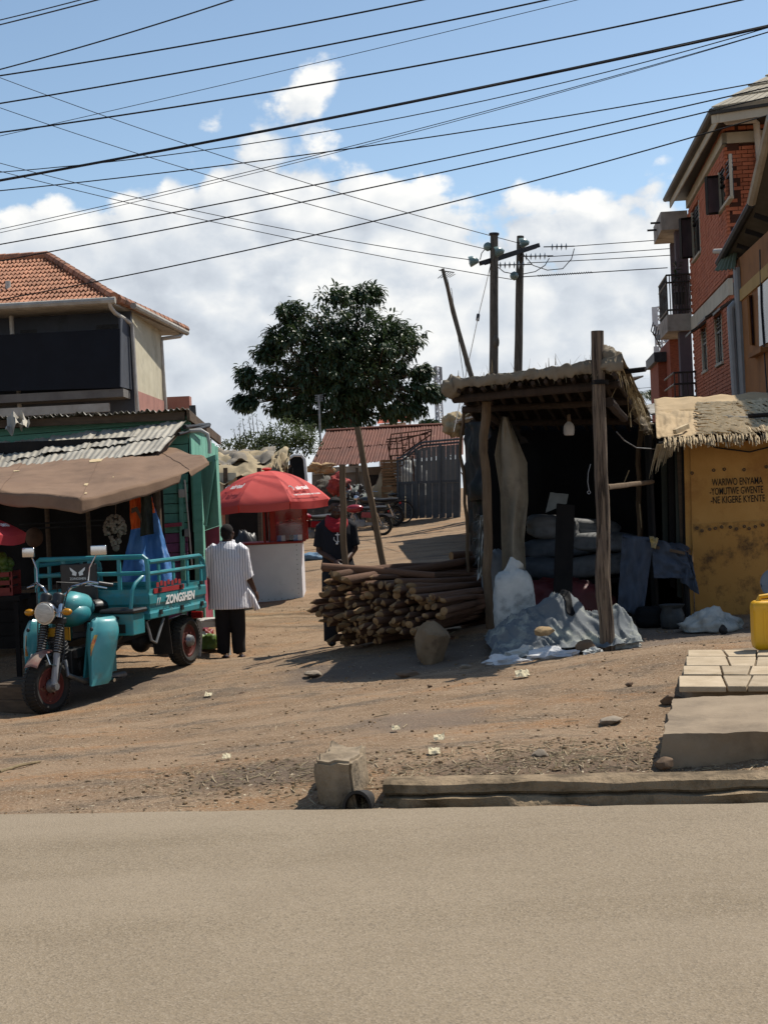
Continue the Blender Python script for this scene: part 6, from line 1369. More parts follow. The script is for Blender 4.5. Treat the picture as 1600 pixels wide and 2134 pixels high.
def sack(name, label, c, r, m, seed, rot=None, n=(36, 24), e=.55, crease=.05, cat='sack', top=True):
    """a filled woven sack: rounded box with creases"""
    b = MB()
    def fn(p):
        q = (abs(p.x) ** (2 / e) + abs(p.y) ** (2 / e)) ** (e / 2); q = (q ** (2 / e) + abs(p.z) ** (2 / e)) ** (e / 2)
        k = 1 / max(q, 1e-3)
        k *= 1 + .10 * mnoise.fractal(Vector((p.x * 1.5 + seed, p.y * 1.5, p.z * 1.5)), .9, 2, 3) + crease * mnoise.noise(Vector((p.x * 3 + seed, p.y * 3, p.z * 11))) * .6
        return k
    b.ell((0, 0, 0), r, n[0], n[1], rot, fn); o = b.build(name, m, None, smooth=179); o.location = c; EMAT[o.name] = Matrix.Translation(Vector(c)); return tag(o, label, cat)
def woven(name, c1, c2, c3):
    m = mat(name, c1, c2, 5, .7, .35, 90, c3=c3, s3=2.6, m3=(.52, .72), stretch=(1, 1, 1.3), bdist=.006); return m
m_wsack = woven('charcoal_sack_white', '#b9bcb7', '#9da19f', '#666a66')
p = onG(S(1072, 1295, 14.5)); o = sack('charcoal_sack', 'tall filled white woven sack beside the log pile', p + Zv * .33, (.205, .17, .36), m_wsack, 2.2)
part('tied_mouth', m_wsack, o, lambda b: b.tube([(.02, 0, .32), (.01, 0, .38), (.05, .02, .42)], [.12, .06, .10], 14, jit=.5), smooth=60)
sack('low_sack', 'bulging frayed white sack squeezed behind the left shelter post', onG(S(1034, 1240, 15.5)) + Zv * .38, (.14, .18, .40), woven('sack_shaded', '#77797a', '#636667', '#46494a'), 7)  # sack colour lowered to carry the shelter's inside shade
for k, (x, y, w_, h_, d_, rz) in enumerate(((1150, 1185, .42, .13, 16.9, .1), (1245, 1178, .40, .13, 16.8, -.08), (1165, 1140, .42, .12, 17.0, -.05), (1262, 1130, .40, .12, 16.9, .06), (1225, 1100, .36, .11, 17.1, .1), (1150, 1100, .30, .15, 17.0, .15))):
    c = S(x, y, d_); sack('stacked_sack', ['grey sack at the bottom left of the stack in the shelter', 'grey sack at the bottom right of the stack in the shelter', 'grey sack in the middle left of the stack in the shelter', 'pale sack in the middle right of the stack in the shelter', 'small sack on top of the stack behind the plank', 'pale slumped sack leaning at the stack end'][k], c, (w_, .28, h_), [woven('sack_shaded', '#77797a', '#636667', '#46494a'), woven('sack_blue_grey', '#565e66', '#485058', '#343b41')][k % 2 == 0 and k < 4], k * 3.3, Matrix.Rotation(rz, 3, 'Y'), cat='sack')  # inside sacks: shade of the shelter put into the darker colour
g_ = onG(S(1180, 1250, 16.6)); stb = thing('low_bench', 'low dark bench under the stacked sacks', 'bench', g_)
zt_ = S(1180, 1206, 16.8).z
part('seat_board', m_darkboard, stb, lambda b: b.box((g_.x + .1, g_.y + .2, zt_ - .03), (1.5, .55, .05)), world=True)
for sx in (-.5, .7): part('leg', m_darkboard, stb, lambda b: b.box((g_.x + sx, g_.y + .2, (g_.z + zt_) / 2 - .05), (.08, .4, zt_ - g_.z)), world=True)
m_redtarp = mat('dark_red_tarp', '#6d2f30', '#57282a', 3, .5, .2, spec=.4)
heap('red_tarp_bundle', 'crumpled dark red tarpaulin at the foot of the stacked sacks', 'tarpaulin', onG(S(1180, 1270, 15.9)) + Zv * .12, (.52, .25, .38), m_redtarp, 3.7, .3, sharp=8)
ob = MB(); ob.beam(S(1178, 1052, 15.9), onG(S(1168, 1262, 15.3)), .20, .035, up=(0, 1, .3)); o = ob.build('leaning_plank', m_darkboard, None, bevel=.004); tag(o, 'dark wide plank leaning on the sacks inside the shelter', 'plank')
ob = MB(); cloth_sheet(ob, [S(1146, 1026, 16.4), S(1184, 1030, 16.4), S(1180, 1050, 16.4), S(1136, 1068, 16.3)], 8, 8, .01, 5, 2, .01); o = ob.build('paper_notice', mat('grey_paper', '#8e9390', '#7b807d', 4, .9, .1), None, smooth=60); tag(o, 'pale paper notice hanging above the plank', 'paper')
# cloth-draped table
def draped_table():
    g = onG(S(1370, 1285, 15.2)); t = thing('draped_table', 'low table draped with dark blue grey cloth beside the yellow wall', 'table', g)
    mc = mat('blue_grey_cloth', '#3a4350', '#323a46', 3, .85, .2, c3='#4d5562', s3=2, m3=(.55, .75))
    zt = S(1350, 1122, 15.3).z
    part('table_top', m_timber, t, lambda b: b.prism([S(1300, 1124, 15.1), S(1425, 1150, 14.9), S(1440, 1146, 15.6), S(1310, 1118, 15.8)], (0, 0, -.03)), world=True)
    for x, d in ((1310, 15.15), (1428, 15.0), (1318, 15.7), (1432, 15.6)): part('leg', m_darkboard, t, lambda b: b.cyl(S(x, 1150, d), onG(S(x, 1150, d)), .025, 6), world=True)
    Q = [[(1296, 1116), (1362, 1120), (1340, 1286), (1286, 1270)], [(1356, 1118), (1428, 1148), (1444, 1206), (1362, 1204)], [(1424, 1146), (1440, 1158), (1456, 1240), (1416, 1210)]]
    for k, q in enumerate(Q): part('cloth_drape', mc, t, lambda b: cloth_sheet(b, [S(*q[0], 15.0), S(*q[1], 14.98), S(*q[2], 14.9), S(*q[3], 14.92)], 24, 24, .03, 8 + 2 * k, k * 4, .05), world=True, smooth=179)
    part('cloth_top', mc, t, lambda b: cloth_sheet(b, [S(1296, 1114, 15.85), S(1440, 1140, 15.7), S(1428, 1147, 14.96), S(1297, 1116, 15.0)], 20, 10, .015, 7, 3, .04), world=True, smooth=179)
    part('yellow_rag', mat('yellow_rag', '#a98f45', '#8c8676', 6, .9, .1), t, lambda b: cloth_sheet(b, [S(1352, 1116, 14.93), S(1372, 1122, 14.93), S(1364, 1145, 14.9), S(1356, 1138, 14.9)], 10, 10, .02, 6, 3, .04), world=True, smooth=179)
draped_table()
p = onG(S(1400, 1292, 14.6)); ob = MB(); ob.tube([p, p + Zv * .03, p + Zv * .13, p + Zv * .20, p + Zv * .24], [.10, .115, .125, .10, .13], 20, jit=.12); o = ob.build('charcoal_bag', mat('dark_woven_bag', '#3c3e3d', '#2c2e2e', 12, .7, .5, 30), None, smooth=60); tag(o, 'small dark bag of charcoal under the draped table', 'bag')
sack('low_sack', 'dark lumpy sack under the draped table', onG(S(1352, 1285, 14.8)) + Zv * .1, (.14, .12, .11), m_blackplastic, 5)
# tarpaulin mound in front of the shelter
def tarp_mound():
    m = mat('grey_blue_tarp', '#565d62', '#666b6d', 2.6, .8, .4, 25, c3='#94978c', s3=3.6, m3=(.50, .62))
    c = onG(S(1170, 1335, 13.9)); b = MB()
    def fn(u, v):
        x, y = (u - .5) * 1.42, (v - .42) * 1.15
        h = .31 * math.exp(-((x + .24) / .42) ** 4) * math.exp(-((y - .12) / .36) ** 2) + .22 * math.exp(-((x - .28) / .42) ** 4) * math.exp(-((y - .05) / .33) ** 2)
        h += .12 * math.exp(-((x - .55) / .16) ** 2 - ((y + .1) / .2) ** 2)
        h *= 1 + .10 * mnoise.fractal(Vector((x * 3, y * 3, 5)), .9, 2, 4)
        ed = min(u, 1 - u, v, 1 - v); h += (.035 * abs(mnoise.noise(Vector((x * 5, y * 4, 2)))) + .045 * (1 - abs(mnoise.noise(Vector((x * 9 + y * 4, y * 3, 7)))) * 2) ** 2 + .018 * mnoise.noise(Vector((x * 24 + y * 9, y * 12, 3)))) * (1 if ed > .02 else .3)
        x += .06 * mnoise.noise(Vector((u * 5, v * 5, 9))); y += .08 * mnoise.noise(Vector((u * 5, v * 5, 4)))
        p = Vector((c.x + x, c.y + y, 0)); p.z = G(p.x, p.y) + .03 + h; return p
    b.grid(fn, 110, 90, thick=(0, 0, -.006)); o = b.build('tarpaulin_mound', m, None, smooth=179); tag(o, 'mound of sacks covered with a grey blue tarpaulin before the tall post', 'tarpaulin')
    part('dark_band', m_blackplastic, o, lambda b: b.grid(lambda u, v: fn(.56 + .05 * u - .10 * v, .30 + .30 * v) + Vector((0, -.012, .012)), 6, 30, thick=(0, 0, -.004)), world=True, smooth=179)
tarp_mound()
m_wplastic = mat('white_plastic', '#d3d4d4', '#b4b6b8', 5, .45, .3, 18, subsurf=.1, bdist=.03)
for k, (x, y, d, r, lab) in enumerate(((1055, 1375, 13.15, (.20, .13, .07), 'bright white crumpled plastic at the left front of the mound'), (1150, 1366, 13.25, (.24, .12, .07), 'white crumpled plastic spread along the front of the mound'), (1098, 1362, 13.4, (.20, .10, .09), 'grey white plastic tucked under the mound tarpaulin'), (1235, 1362, 13.2, (.09, .07, .05), 'small plastic scrap at the foot of the tall post'), (1300, 1335, 13.6, (.16, .12, .10), 'grey plastic scrap right of the tall post'))):
    o = heap('plastic_sheet', lab, 'plastic sheet', onG(S(x, y, d)) + Zv * .005, r, m_wplastic if k < 2 else m_sackwhite, 11.3 + k * 3.7, .55, n=(30, 16), sharp=7)
    o.data.polygons.foreach_set('use_smooth', [False] * len(o.data.polygons))
def rock(name, label, c, r, m, seed, cat='stone', rot=0, n=(16, 11), rg=.3, sink=.15, sub=False):
    rr = random.Random(int(seed * 100)); pl = []
    for _ in range(13):
        q = Vector((rr.gauss(0, 1), rr.gauss(0, 1), rr.gauss(0, 1))).normalized(); pl.append((q, rr.uniform(.62, .92)))
    def cut(p):      # flat broken faces, then weathered
        k = 1.0 + rg * .5 * mnoise.fractal(Vector((p.x * 1.2 + seed, p.y * 1.2, p.z * 1.2)), .8, 2, 4)
        for q, dd in pl:
            c_ = p.dot(q)
            if c_ > .2: k = min(k, dd / c_)
        return k * (1 + .03 * mnoise.noise(Vector((p.x * 7 + seed, p.y * 7, p.z * 7))))
    b = MB(); b.ell((0, 0, 0), r, n[0] * 2, n[1] * 2, Matrix.Rotation(rot, 3, 'Z'), cut)
    o = b.build(name, m, None, smooth=30); o.location = Vector(c) + Zv * (r[2] * (1 - 2 * sink)); return tag(o, label, cat)
m_rock = mat('pale_stone', '#8f8271', '#756a5b', 5, .9, .5, 25, c3='#5c5145', s3=4); m_rockd = mat('brown_stone', '#6f5a45', '#5d4b3a', 5, .9, .5, 25)
rock('flat_stone', 'flat pale brown stone weighing down the tarpaulin mound', S(1132, 1316, 13.35) - Zv * .03, (.11, .09, .045), mat('sandy_stone', '#a08662', '#86704f', 6, .9, .4), 1.5)
rock('boulder', 'brown square stone at the foot of the tall post', onG(S(1222, 1352, 13.35)), (.11, .09, .08), m_rockd, 4.2)
heap('scrap_sacking', 'torn white sacking heap before the yellow wall', 'sacking', onG(S(1478, 1300, 14.2)) + Zv * .02, (.29, .2, .17), mat('dirty_sacking', '#a9aba5', '#878a86', 7, .8, .4, 40, c3='#55605a', s3=5), 9.4, .4, sharp=9)
rock('charcoal_lump', 'black charcoal lump in front of the torn sacking', onG(S(1505, 1310, 13.8)), (.05, .05, .05), mat('charcoal', '#121212', '#1c1c1c', 8, .8, .4), 3, cat='charcoal')

# ------------------------------------------------------------------ butcher's shed
def butcher_shed():
    P0 = S(1437, 1100, 15.5); n = -V; q = lambda x, y, dd=0: onplane(x, y, P0, n) - n * dd
    g = onG(q(1520, 1280)); t = thing('butcher_shed', 'yellow board shed with black lettering and a straw roof', 'shed', g)
    my = mat('yellow_ochre_board', '#a17638', '#ae8445', 2.2, .75, .15, 40, c3='#7d4f1e', s3=1.6, m3=(.52, .74)); myd = mat('yellow_ochre_board_stained', '#9b7034', '#a67c3e', 2.2, .8, .2, 40, c3='#3a2a18', s3=3.4, m3=(.50, .66))
    part('upper_panel', my, t, lambda b: b.prism([q(1437, 915), q(1720, 902), q(1724, 1085), q(1441, 1098)], V * .02), world=True)
    part('lower_panel', myd, t, lambda b: b.prism([q(1440, 1092, -.015), q(1724, 1079, -.015), q(1730, 1275, -.015), q(1448, 1283, -.015)], V * .014), world=True)
    part('edge_board', my, t, lambda b: b.prism([q(1424, 920, .02), q(1437, 920, .02), q(1446, 1290, .02), q(1432, 1290, .02)], V * .03), world=True)
    for k in range(11): part('nail_washer', m_timber, t, lambda b: b.ring(q(1449 + 14 * k + R.uniform(-3, 3), 1104 - .6 * k + R.uniform(-4, 3), -.03), tuple(n), .012, .006, 10, 5), world=True)
    for x, y in ((1441, 986), (1486, 980), (1508, 978), (1549, 979), (1596, 973)): part('nail_washer', m_timber, t, lambda b: b.ring(q(x, y, -.008), tuple(n), .013, .006, 10, 5), world=True)
    mb = mat('stencil_black', '#17120e', '#241a10', 30, .8, 0, c3='#6d4f26', s3=14, m3=(.62, .70)); inv = EMAT[t.name].inverted()
    for body, x0, x1, yc, h in (('WARIWO ENYAMA', 1482.5, 1588, 1004, 15), ('-YOMUTWE GWENTE', 1478, 1589, 1023, 15), ('-NE KIGERE KYENTE', 1480, 1593, 1041, 14.5)):
        w_ = (q(x1, yc - 3) - q(x0, yc + 3)).length; sz_ = h / 3000 * 15.4 / .70
        c = (q(x0, yc + 3, -.006) + q(x1, yc - 3, -.006)) / 2
        text_mesh('lettering', body, sz_, mb, inv @ frame_mtx(c, U, Zv), t, bold=.0006, width=w_)
    for k in range(4): part('side_board', m_darkboard if k % 2 else mat('grey_green_board', '#3b3f38', '#30342e', 4, .9, .3), t, lambda b: b.prism([q(1378 + 14 * k, 920, .25 - .06 * k), q(1391 + 14 * k, 920, .25 - .06 * k), q(1396 + 14 * k, 1210 + 20 * k, .25 - .06 * k), q(1384 + 14 * k, 1205 + 20 * k, .25 - .06 * k)], V * .03), world=True)
    part('side_wall', m_darkboard, t, lambda b: b.prism([q(1430, 920, .05), q(1430, 1285, .05), q(1430, 1285, .05) + V * 2.5, q(1430, 920, .05) + V * 2.5], U * -.03), world=True)
    part('doorpost', m_timber, t, lambda b: b.prism([q(1410, 925, .1), q(1422, 925, .1), q(1434, 1285, .1), q(1424, 1285, .1)], V * .06), world=True)
    # roof
    A, B, C, D = S(1366, 838, 17.6), S(1760, 815, 17.0), S(1760, 905, 14.4), S(1372, 925, 14.9)
    f = lambda a, c: A.lerp(B, a).lerp(D.lerp(C, a), c)
    part('roof_board', m_darkboard, t, lambda b: b.prism([f(0, 0), f(1, 0), f(1, .97), f(.0, .97)], (0, 0, -.03)), world=True)
    part('roof_tarpaulin', mat('tan_tarpaulin', '#b39c78', '#a08a68', 2.5, .9, .3, 25, c3='#806c4e', s3=3, m3=(.55, .75)), t, lambda b: b.grid(lambda a, c: f(-.01 + (.30 if c > .35 else .95) * a, c * .95) + Zv * (.04 + .03 * mnoise.fractal(Vector((a * 6, c * 5, 3)), .9, 2, 4)), 50, 30, thick=(0, 0, -.004)), world=True, smooth=179)
    nrm = (B - A).cross(D - A).normalized(); nrm = nrm if nrm.z > 0 else -nrm
    sb = MB(); fb = MB(); along = (D - A).normalized(); side = (B - A).normalized()
    for k in range(620):
        a = .20 + .62 * R.random(); c = .22 + .70 * R.random()
        skew = .55 + .25 * math.sin(a * 9)
        d = along * 1.0 + side * (skew + R.gauss(0, .12)); p = f(a, c) + nrm * (.045 + .02 * R.random())
        L_ = R.uniform(.3, .6); w_ = R.uniform(.014, .032); e = p + d.normalized() * L_
        if (e - A).dot(along) > (D - A).length * 1.05: e = p + d.normalized() * (L_ * .4)
        sb.tube([p, p.lerp(e, .5) + nrm * R.uniform(.0, .03), e + nrm * R.uniform(-.02, .02)], [w_ * .5, w_ * .6, w_ * .3], 4, cap=False)
    for k in range(280):
        a = .03 + .8 * R.random(); p = f(a, .98 + .04 * R.random()) + nrm * R.uniform(-.01, .06)
        fb.tube([p - along * .12, p, p + along * R.uniform(.03, .10) + Zv * R.uniform(-.07, 0)], [.006, .008, .004], 4, cap=False)
    for k in range(70):
        a = R.uniform(-.01, .10); p = f(a, 1.0); strand(fb, p, Vector((-.35, -.1, -1)), R.uniform(.1, .38) * (1 - a * 6), .022, .2)
    o = sb.build('straw_thatch', m_reed, t, world=True, smooth=60, fix=False); o['kind'] = 'stuff'
    o = fb.build('straw_eave', m_reed, t, world=True, smooth=60, fix=False); o['kind'] = 'stuff'
    part('roof_batten', m_offwhite, t, lambda b: b.beam(S(1497, 870, 15.75), S(1588, 873, 15.3), .05, .045), world=True, bevel=.004)
    part('roof_batten', m_reed, t, lambda b: b.beam(S(1405, 900, 15.0), S(1432, 888, 15.2), .04, .05), world=True)
    part('roof_stick', m_darkboard, t, lambda b: b.cyl(S(1560, 867, 15.3), S(1604, 864, 15.1), .025, 7), world=True)
    part('cable', m_darkmetal, t, lambda b: b.tube([q(1462, 920, -.03), q(1490, 933, -.03), q(1560, 942, -.03), q(1610, 930, -.03)], .008, 5), world=True)
    # loose boards and sheets lying behind on top
    for k, (P) in enumerate(([(1335, 846, 19), (1425, 828, 19), (1428, 838, 18.5), (1345, 858, 18.5)], [(1348, 852, 18.2), (1440, 838, 18.2), (1500, 846, 17.6), (1355, 862, 17.6)], [(1440, 830, 18.4), (1480, 834, 18.2), (1510, 842, 17.8), (1436, 838, 17.8)])):
        part('loose_sheet', [m_greysheet, m_offwhite, m_blackplastic][k], t, lambda b: b.prism([S(*p_) for p_ in P], (0, 0, -.02)), world=True)
    part('rear_support', m_darkboard, t, lambda b: [b.cyl(S(x, 850, 18.4), onG(S(x, 850, 18.4)), .05, 8) for x in (1345, 1500)], world=True)
butcher_shed()

# ------------------------------------------------------------------ log pile
m_logbark = mat('eucalyptus_bark', '#5c412f', '#6e5240', 5, .9, .5, 22, stretch=(1, 5, 5), c3='#46301f', s3=3, m3=(.5, .68), rand=.22)
m_logend = mat('cut_wood', '#8f7450', '#745a3c', 8, .85, .2, c3='#6b5236', s3=6, rand=.3)
def log_mesh(k, tip):
    """unit log along +x, radius 1 in y/z; the near end axe-cut"""
    b = MB(); n = 10; P = []; seg = 9
    xs = [i / seg for i in range(seg + 1)]
    cy = [.9 * nse((x * 1.5, k * 3.1, 0), 1) for x in xs]; cz = [.9 * nse((0, x * 1.5, k * 2.3), 1) for x in xs]
    cy = [c - cy[0] for c in cy]; cz = [c - cz[0] for c in cz]
    for i, x in enumerate(xs):
        rr = 1.05 - .22 * x
        for j in range(n):
            th = 2 * math.pi * j / n; w = rr * (1 + .10 * mnoise.noise(Vector((math.cos(th) + k, math.sin(th), i * .6))))
            P.append((x + (0.0 if i else .018 * tip * math.sin(th + k)), cy[i] + w * math.cos(th), cz[i] + w * math.sin(th)))
    F = [(i * n + j, i * n + (j + 1) % n, (i + 1) * n + (j + 1) % n, (i + 1) * n + j) for i in range(seg) for j in range(n)]
    m = len(P); P.append((-.028 * tip, .25 * math.cos(k), .25 * math.sin(k))); P.append((1.0, cy[-1], cz[-1]))
    F2 = [(m, (j + 1) % n, j) for j in range(n)] + [(m + 1, seg * n + j, seg * n + (j + 1) % n) for j in range(n)]
    me = bpy.data.meshes.new('log'); me.from_pydata(P, [], F + F2); me.update(); me.materials.append(m_logbark); me.materials.append(m_logend)
    for i, p in enumerate(me.polygons): p.material_index = 0 if i < len(F) else 1; p.use_smooth = i < len(F)
    return me
def log_pile():
    ms = [log_mesh(k, .3 + .5 * (k % 3)) for k in range(8)]
    E0, E1 = S(690, 1300, 15.5), S(905, 1300, 14.3); Q0, Q1 = S(1045, 1200, 17.3), S(1062, 1220, 15.95)
    g = lambda p: G(p.x, p.y); n = 0
    def put(a, q, r, lab):
        nonlocal n
        o = link(bpy.data.objects.new('log', ms[n % 8])); n += 1; d = q - a; x = d.normalized(); y = x.cross(Zv).normalized(); z = y.cross(x)
        M_ = Matrix(((x.x, y.x, z.x, a.x), (x.y, y.y, z.y, a.y), (x.z, y.z, z.z, a.z), (0, 0, 0, 1))); M_ = M_ @ Matrix.Rotation(R.random() * 6.28, 4, 'X') @ Matrix.Diagonal((d.length, r, r, 1)); o.matrix_world = M_
        tag(o, lab, 'log', 'cut logs in the pile')
    lay = 0; h = .10
    while h < .86:
        s0 = 0.0; s = R.uniform(0, .02) + (.02 if lay % 2 else 0)
        while s < 1.0:
            H = .86 - .28 * s; low = .10 if s < .45 else .10 + .10 * min(1, (s - .45) / .2)
            if low - .03 <= h <= H:
                r = R.uniform(.025, .040); a = E0.lerp(E1, s) + Vector((R.gauss(0, .05), R.gauss(0, .07), 0)); f = (h - .1) / .76
                a.x += (.12 * math.sin(h * 9 + s * 4)) - .04; a.z = g(a) + h + R.gauss(0, .012)
                q = Q0.lerp(Q1, s * .9 + R.gauss(0, .04)); q.z = g(q) + .10 + .50 * (h - .1) / .76 + .10 * (1 - s) + R.gauss(0, .015)
                top = h > H - .10
                put(a, q, r, 'cut log in the %s layers near the %s of the pile' % ('topmost' if top else 'lower' if h < .34 else 'middle', 'standing man' if s < .34 else 'middle' if s < .67 else 'boulder'))
            s += .047 + R.uniform(0, .012)
        h += .066; lay += 1
    for k, (a, q, r) in enumerate(((S(672, 1182, 15.4), S(905, 1200, 15.4), .045), (S(700, 1200, 15.2), S(985, 1166, 16.9), .05), (S(722, 1210, 15.0), S(1000, 1160, 16.8), .05), (S(940, 1159, 17.2), S(1020, 1150, 17.5), .05))):
        put(a, q, r, ['split log end jutting out at the top of the pile', 'long pale log lying on top of the pile', 'second pale log lying on top of the pile', 'short dark log behind the pile end'][k])
    for k, f in enumerate((.25, .75)):   # bearers under the stack
        p0 = E0.lerp(Q0, f); p1 = E1.lerp(Q1, f); p0.z = g(p0) + .035; p1.z = g(p1) + .035; put(p0, p1, .045, ['bearer log under the near part of the pile', 'bearer log under the far part of the pile'][k])
log_pile()
rock('boulder', 'large brown boulder leaning at the foot of the log pile', onG(S(903, 1384, 13.95)), (.19, .20, .24), mat('brown_boulder', '#7d6a52', '#6a5842', 4, .9, .5, 20, c3='#4f4131', s3=3), 7.7, rg=.22, n=(26, 18), sink=.10)
def upright(name, label, x0, y0, x1, y1, d, r, m=m_limb):
    p, q = S(x0, y0, d), S(x1, y1, d); u = (q - p); k = (G(q.x, q.y) - p.z - .1) / u.z if u.z else 1; e = p + u * k
    b = MB(); post(b, e, p, r * 1.08, r, 12, x0, .02, 14, .12); o = b.build(name, m, None, smooth=50); return tag(o, label, 'pole')
upright('timber_pole', 'short upright timber pole beside the man in black', 712, 968, 719, 1186, 15.95, .036)
upright('timber_pole', 'long timber pole leaning over behind the log pile', 744, 890, 800, 1186, 16.3, .036)

# ------------------------------------------------------------------ cargo tricycle
m_trike = mat('teal_enamel', '#2a757b', '#31858c', 3, .38, .05, coat=.15, c3='#50675f', s3=3.2, m3=(.52, .74), rough2=.6)
m_trikelt = mat('pale_teal_enamel', '#4c9a9e', '#418c91', 3, .35, .05, coat=.2, c3='#6b7d70', s3=3.4, m3=(.54, .76), rough2=.55)
m_rimred = mat('red_hub_paint', '#5e261e', '#431c16', 5, .75, .2, c3='#8a735c', s3=5)
def cargo_tricycle():
    p0 = onG(S(100, 1487, 14.1)); th = rad(18.0)
    # forward = local +x; world forward = (-sin, -cos)
    rz = math.atan2(-math.cos(th), -math.sin(th)); t = thing('cargo_tricycle', 'teal three wheeled cargo motorcycle parked before the market stall', 'tricycle', p0, rz)
    dz = (onG(S(385, 1391, 15.7)).z - p0.z)
    T = lambda x, y, z: (x, y, z)
    def wheel(x, y, steer, r=.278, w=.062):
        c, s = math.cos(steer), math.sin(steer); ax = Vector((-s, c, 0)); C = Vector((x, y, r + (0 if x > -.5 else dz)))
        hub = part('wheel', m_rimred, t, lambda b: [b.cyl(C - ax * .05, C + ax * .05, .175, 24), b.ring(C + ax * .05, ax, .17, .018, 26, 6), b.ring(C - ax * .05, ax, .17, .018, 26, 6), b.cyl(C - ax * .09, C + ax * .09, .055, 14)] + [b.cyl(C + ax * .055 + (Vector((c, s, 0)) * math.cos(k) + Zv * math.sin(k)) * .09, C + ax * .07 + (Vector((c, s, 0)) * math.cos(k) + Zv * math.sin(k)) * .09, .012, 6) for k in [i * 1.047 for i in range(6)]])
        part('tyre', m_blackrub, hub, lambda b: b.ring(C, ax, r - .060, .060, 40, 12, 1.5))
        def tread(b):
            e = Vector((c, s, 0))
            for k in range(40):
                for sd_ in (-1, 1):
                    a = 2 * math.pi * (k + .25 * sd_) / 40; d = e * math.cos(a) + Zv * math.sin(a); tt = -e * math.sin(a) + Zv * math.cos(a)
                    b.beam(C + d * (r + .001) + ax * (.008 * sd_), C + d * (r - .030) + ax * (.080 * sd_), .022, .016, up=tuple(d))
        part('tread_blocks', m_blackrub, hub, tread)
        part('hub_cap', m_steel, hub, lambda b: b.tube([C + ax * .06, C + ax * .11, C + ax * .13], [.07, .055, .02], 14))
        return C
    st_ = rad(-12)
    wheel(0, 0, st_); wheel(-2.0, .52, 0); wheel(-2.0, -.52, 0)
    fx = lambda y: Vector((-math.sin(st_) * y, math.cos(st_) * y, 0))
    # front end
    for s in (-1, 1):
        o = fx(.105 * s); f = part('fork_leg', mat('silver_fork_paint', '#8f9193', '#7d7f81', 4, .45, .05), t, lambda b: b.tube([Vector((.02, 0, .27)) + o, Vector((-.08, 0, .60)) + o, Vector((-.20, 0, .98)) + o], [.032, .034, .026], 10))
        part('spring', m_darkmetal, f, lambda b: [b.ring(Vector((-.08 - .09 * k / 11, 0, .60 + .27 * k / 11)) + o, (-.3, 0, 1), .040, .009, 14, 5) for k in range(12)])
        part('axle_cap', m_steel, f, lambda b: b.cyl(Vector((.02, 0, .275)) + o, Vector((.02, 0, .275)) + o * 1.5, .035, 10))
    part('fork_yoke', m_darkmetal, t, lambda b: [b.beam(Vector((-.17, 0, .90)) + fx(-.16), Vector((-.17, 0, .90)) + fx(.16), .07, .06), b.beam(Vector((-.21, 0, 1.01)) + fx(-.14), Vector((-.21, 0, 1.01)) + fx(.14), .06, .04), b.cyl((-.24, 0, .5), (-.3, 0, 1.05), .03, 10)], bevel=.008)
    part('fork_cover', m_chrome, t, lambda b: [b.cyl(Vector((-.155, 0, .93)) + fx(.105 * s), Vector((-.195, 0, 1.06)) + fx(.105 * s), .036, 12) for s in (-1, 1)])
    part('front_mudguard', mat('dusty_red_guard', '#7d3a34', '#8b7e6e', 4, .6, .1), t, lambda b: b.grid(lambda u, v: Vector((math.cos(.70 + 1.15 * u) * .345, (v - .5) * .14, .28 + math.sin(.70 + 1.15 * u) * .345 - .02 * abs(2 * v - 1))), 14, 6, thick=(0, 0, .006)), smooth=60)
    part('mudguard_stay', m_chrome, t, lambda b: [b.tube([Vector((.1, .08 * s, .60)), Vector((.1, .115 * s, .5)), Vector((-.0, .12 * s, .47))], .008, 6) for s in (-1, 1)])
    hl = part('headlight', m_chrome, t, lambda b: b.tube([(-.20, 0, .985), (-.12, 0, .985), (-.05, 0, .985), (-.03, 0, .985)], [.05, .10, .118, .112], 24))
    part('lens', mat('headlamp_glass', '#b9b6ac', '#a29f96', 12, .15, .15, 30, spec=.6, stretch=(1, 1, 5)), hl, lambda b: b.tube([(-.032, 0, .985), (-.012, 0, .985), (-.004, 0, .985)], [.106, .09, .04], 24))
    part('gauge_pod', m_blackvinyl, t, lambda b: [b.tube([(-.16, y, 1.05), (-.20, y, 1.14), (-.21, y, 1.16)], [.05, .062, .05], 14) for y in (-.07, .07)] + [b.box((-.16, 0, 1.07), (.08, .2, .06))], bevel=.006)
    m_amber = mat('amber_lens', '#b8801a', '#a5700f', 3, .3, 0)
    for s in (-1, 1): part('turn_signal', m_amber, t, lambda b: [b.ell(Vector((-.10, .21 * s, .99)), (.04, .055, .035), 12, 8)]); part('signal_stem', m_chrome, t, lambda b: b.cyl((-.13, .10 * s, .99), (-.11, .18 * s, .99), .012, 8))
    part('handlebar', m_chrome, t, lambda b: b.tube([(-.52, -.42, 1.22), (-.40, -.30, 1.26), (-.30, -.16, 1.22), (-.26, -.06, 1.10), (-.26, .06, 1.10), (-.30, .16, 1.22), (-.40, .30, 1.26), (-.52, .42, 1.22)], .014, 8))
    part('grip', m_blackvinyl, t, lambda b: [b.cyl((-.46, .37 * s, 1.24), (-.56, .47 * s, 1.21), .02, 10) for s in (-1, 1)])
    part('brake_lever', m_chrome, t, lambda b: [b.tube([(-.36, .30 * s, 1.24), (-.36, .38 * s, 1.22), (-.46, .46 * s, 1.19)], .008, 6) for s in (-1, 1)])
    for s in (-1, 1):
        mr_ = part('mirror', m_chrome, t, lambda b: b.box((-.44, .40 * s, 1.57), (.035, .16, .10), Matrix.Rotation(.25 * s, 3, 'Z')), bevel=.014, seg=3)
        part('mirror_stem', m_chrome, mr_, lambda b: b.tube([(-.40, .29 * s, 1.26), (-.42, .30 * s, 1.40), (-.45, .38 * s, 1.55)], .007, 6))
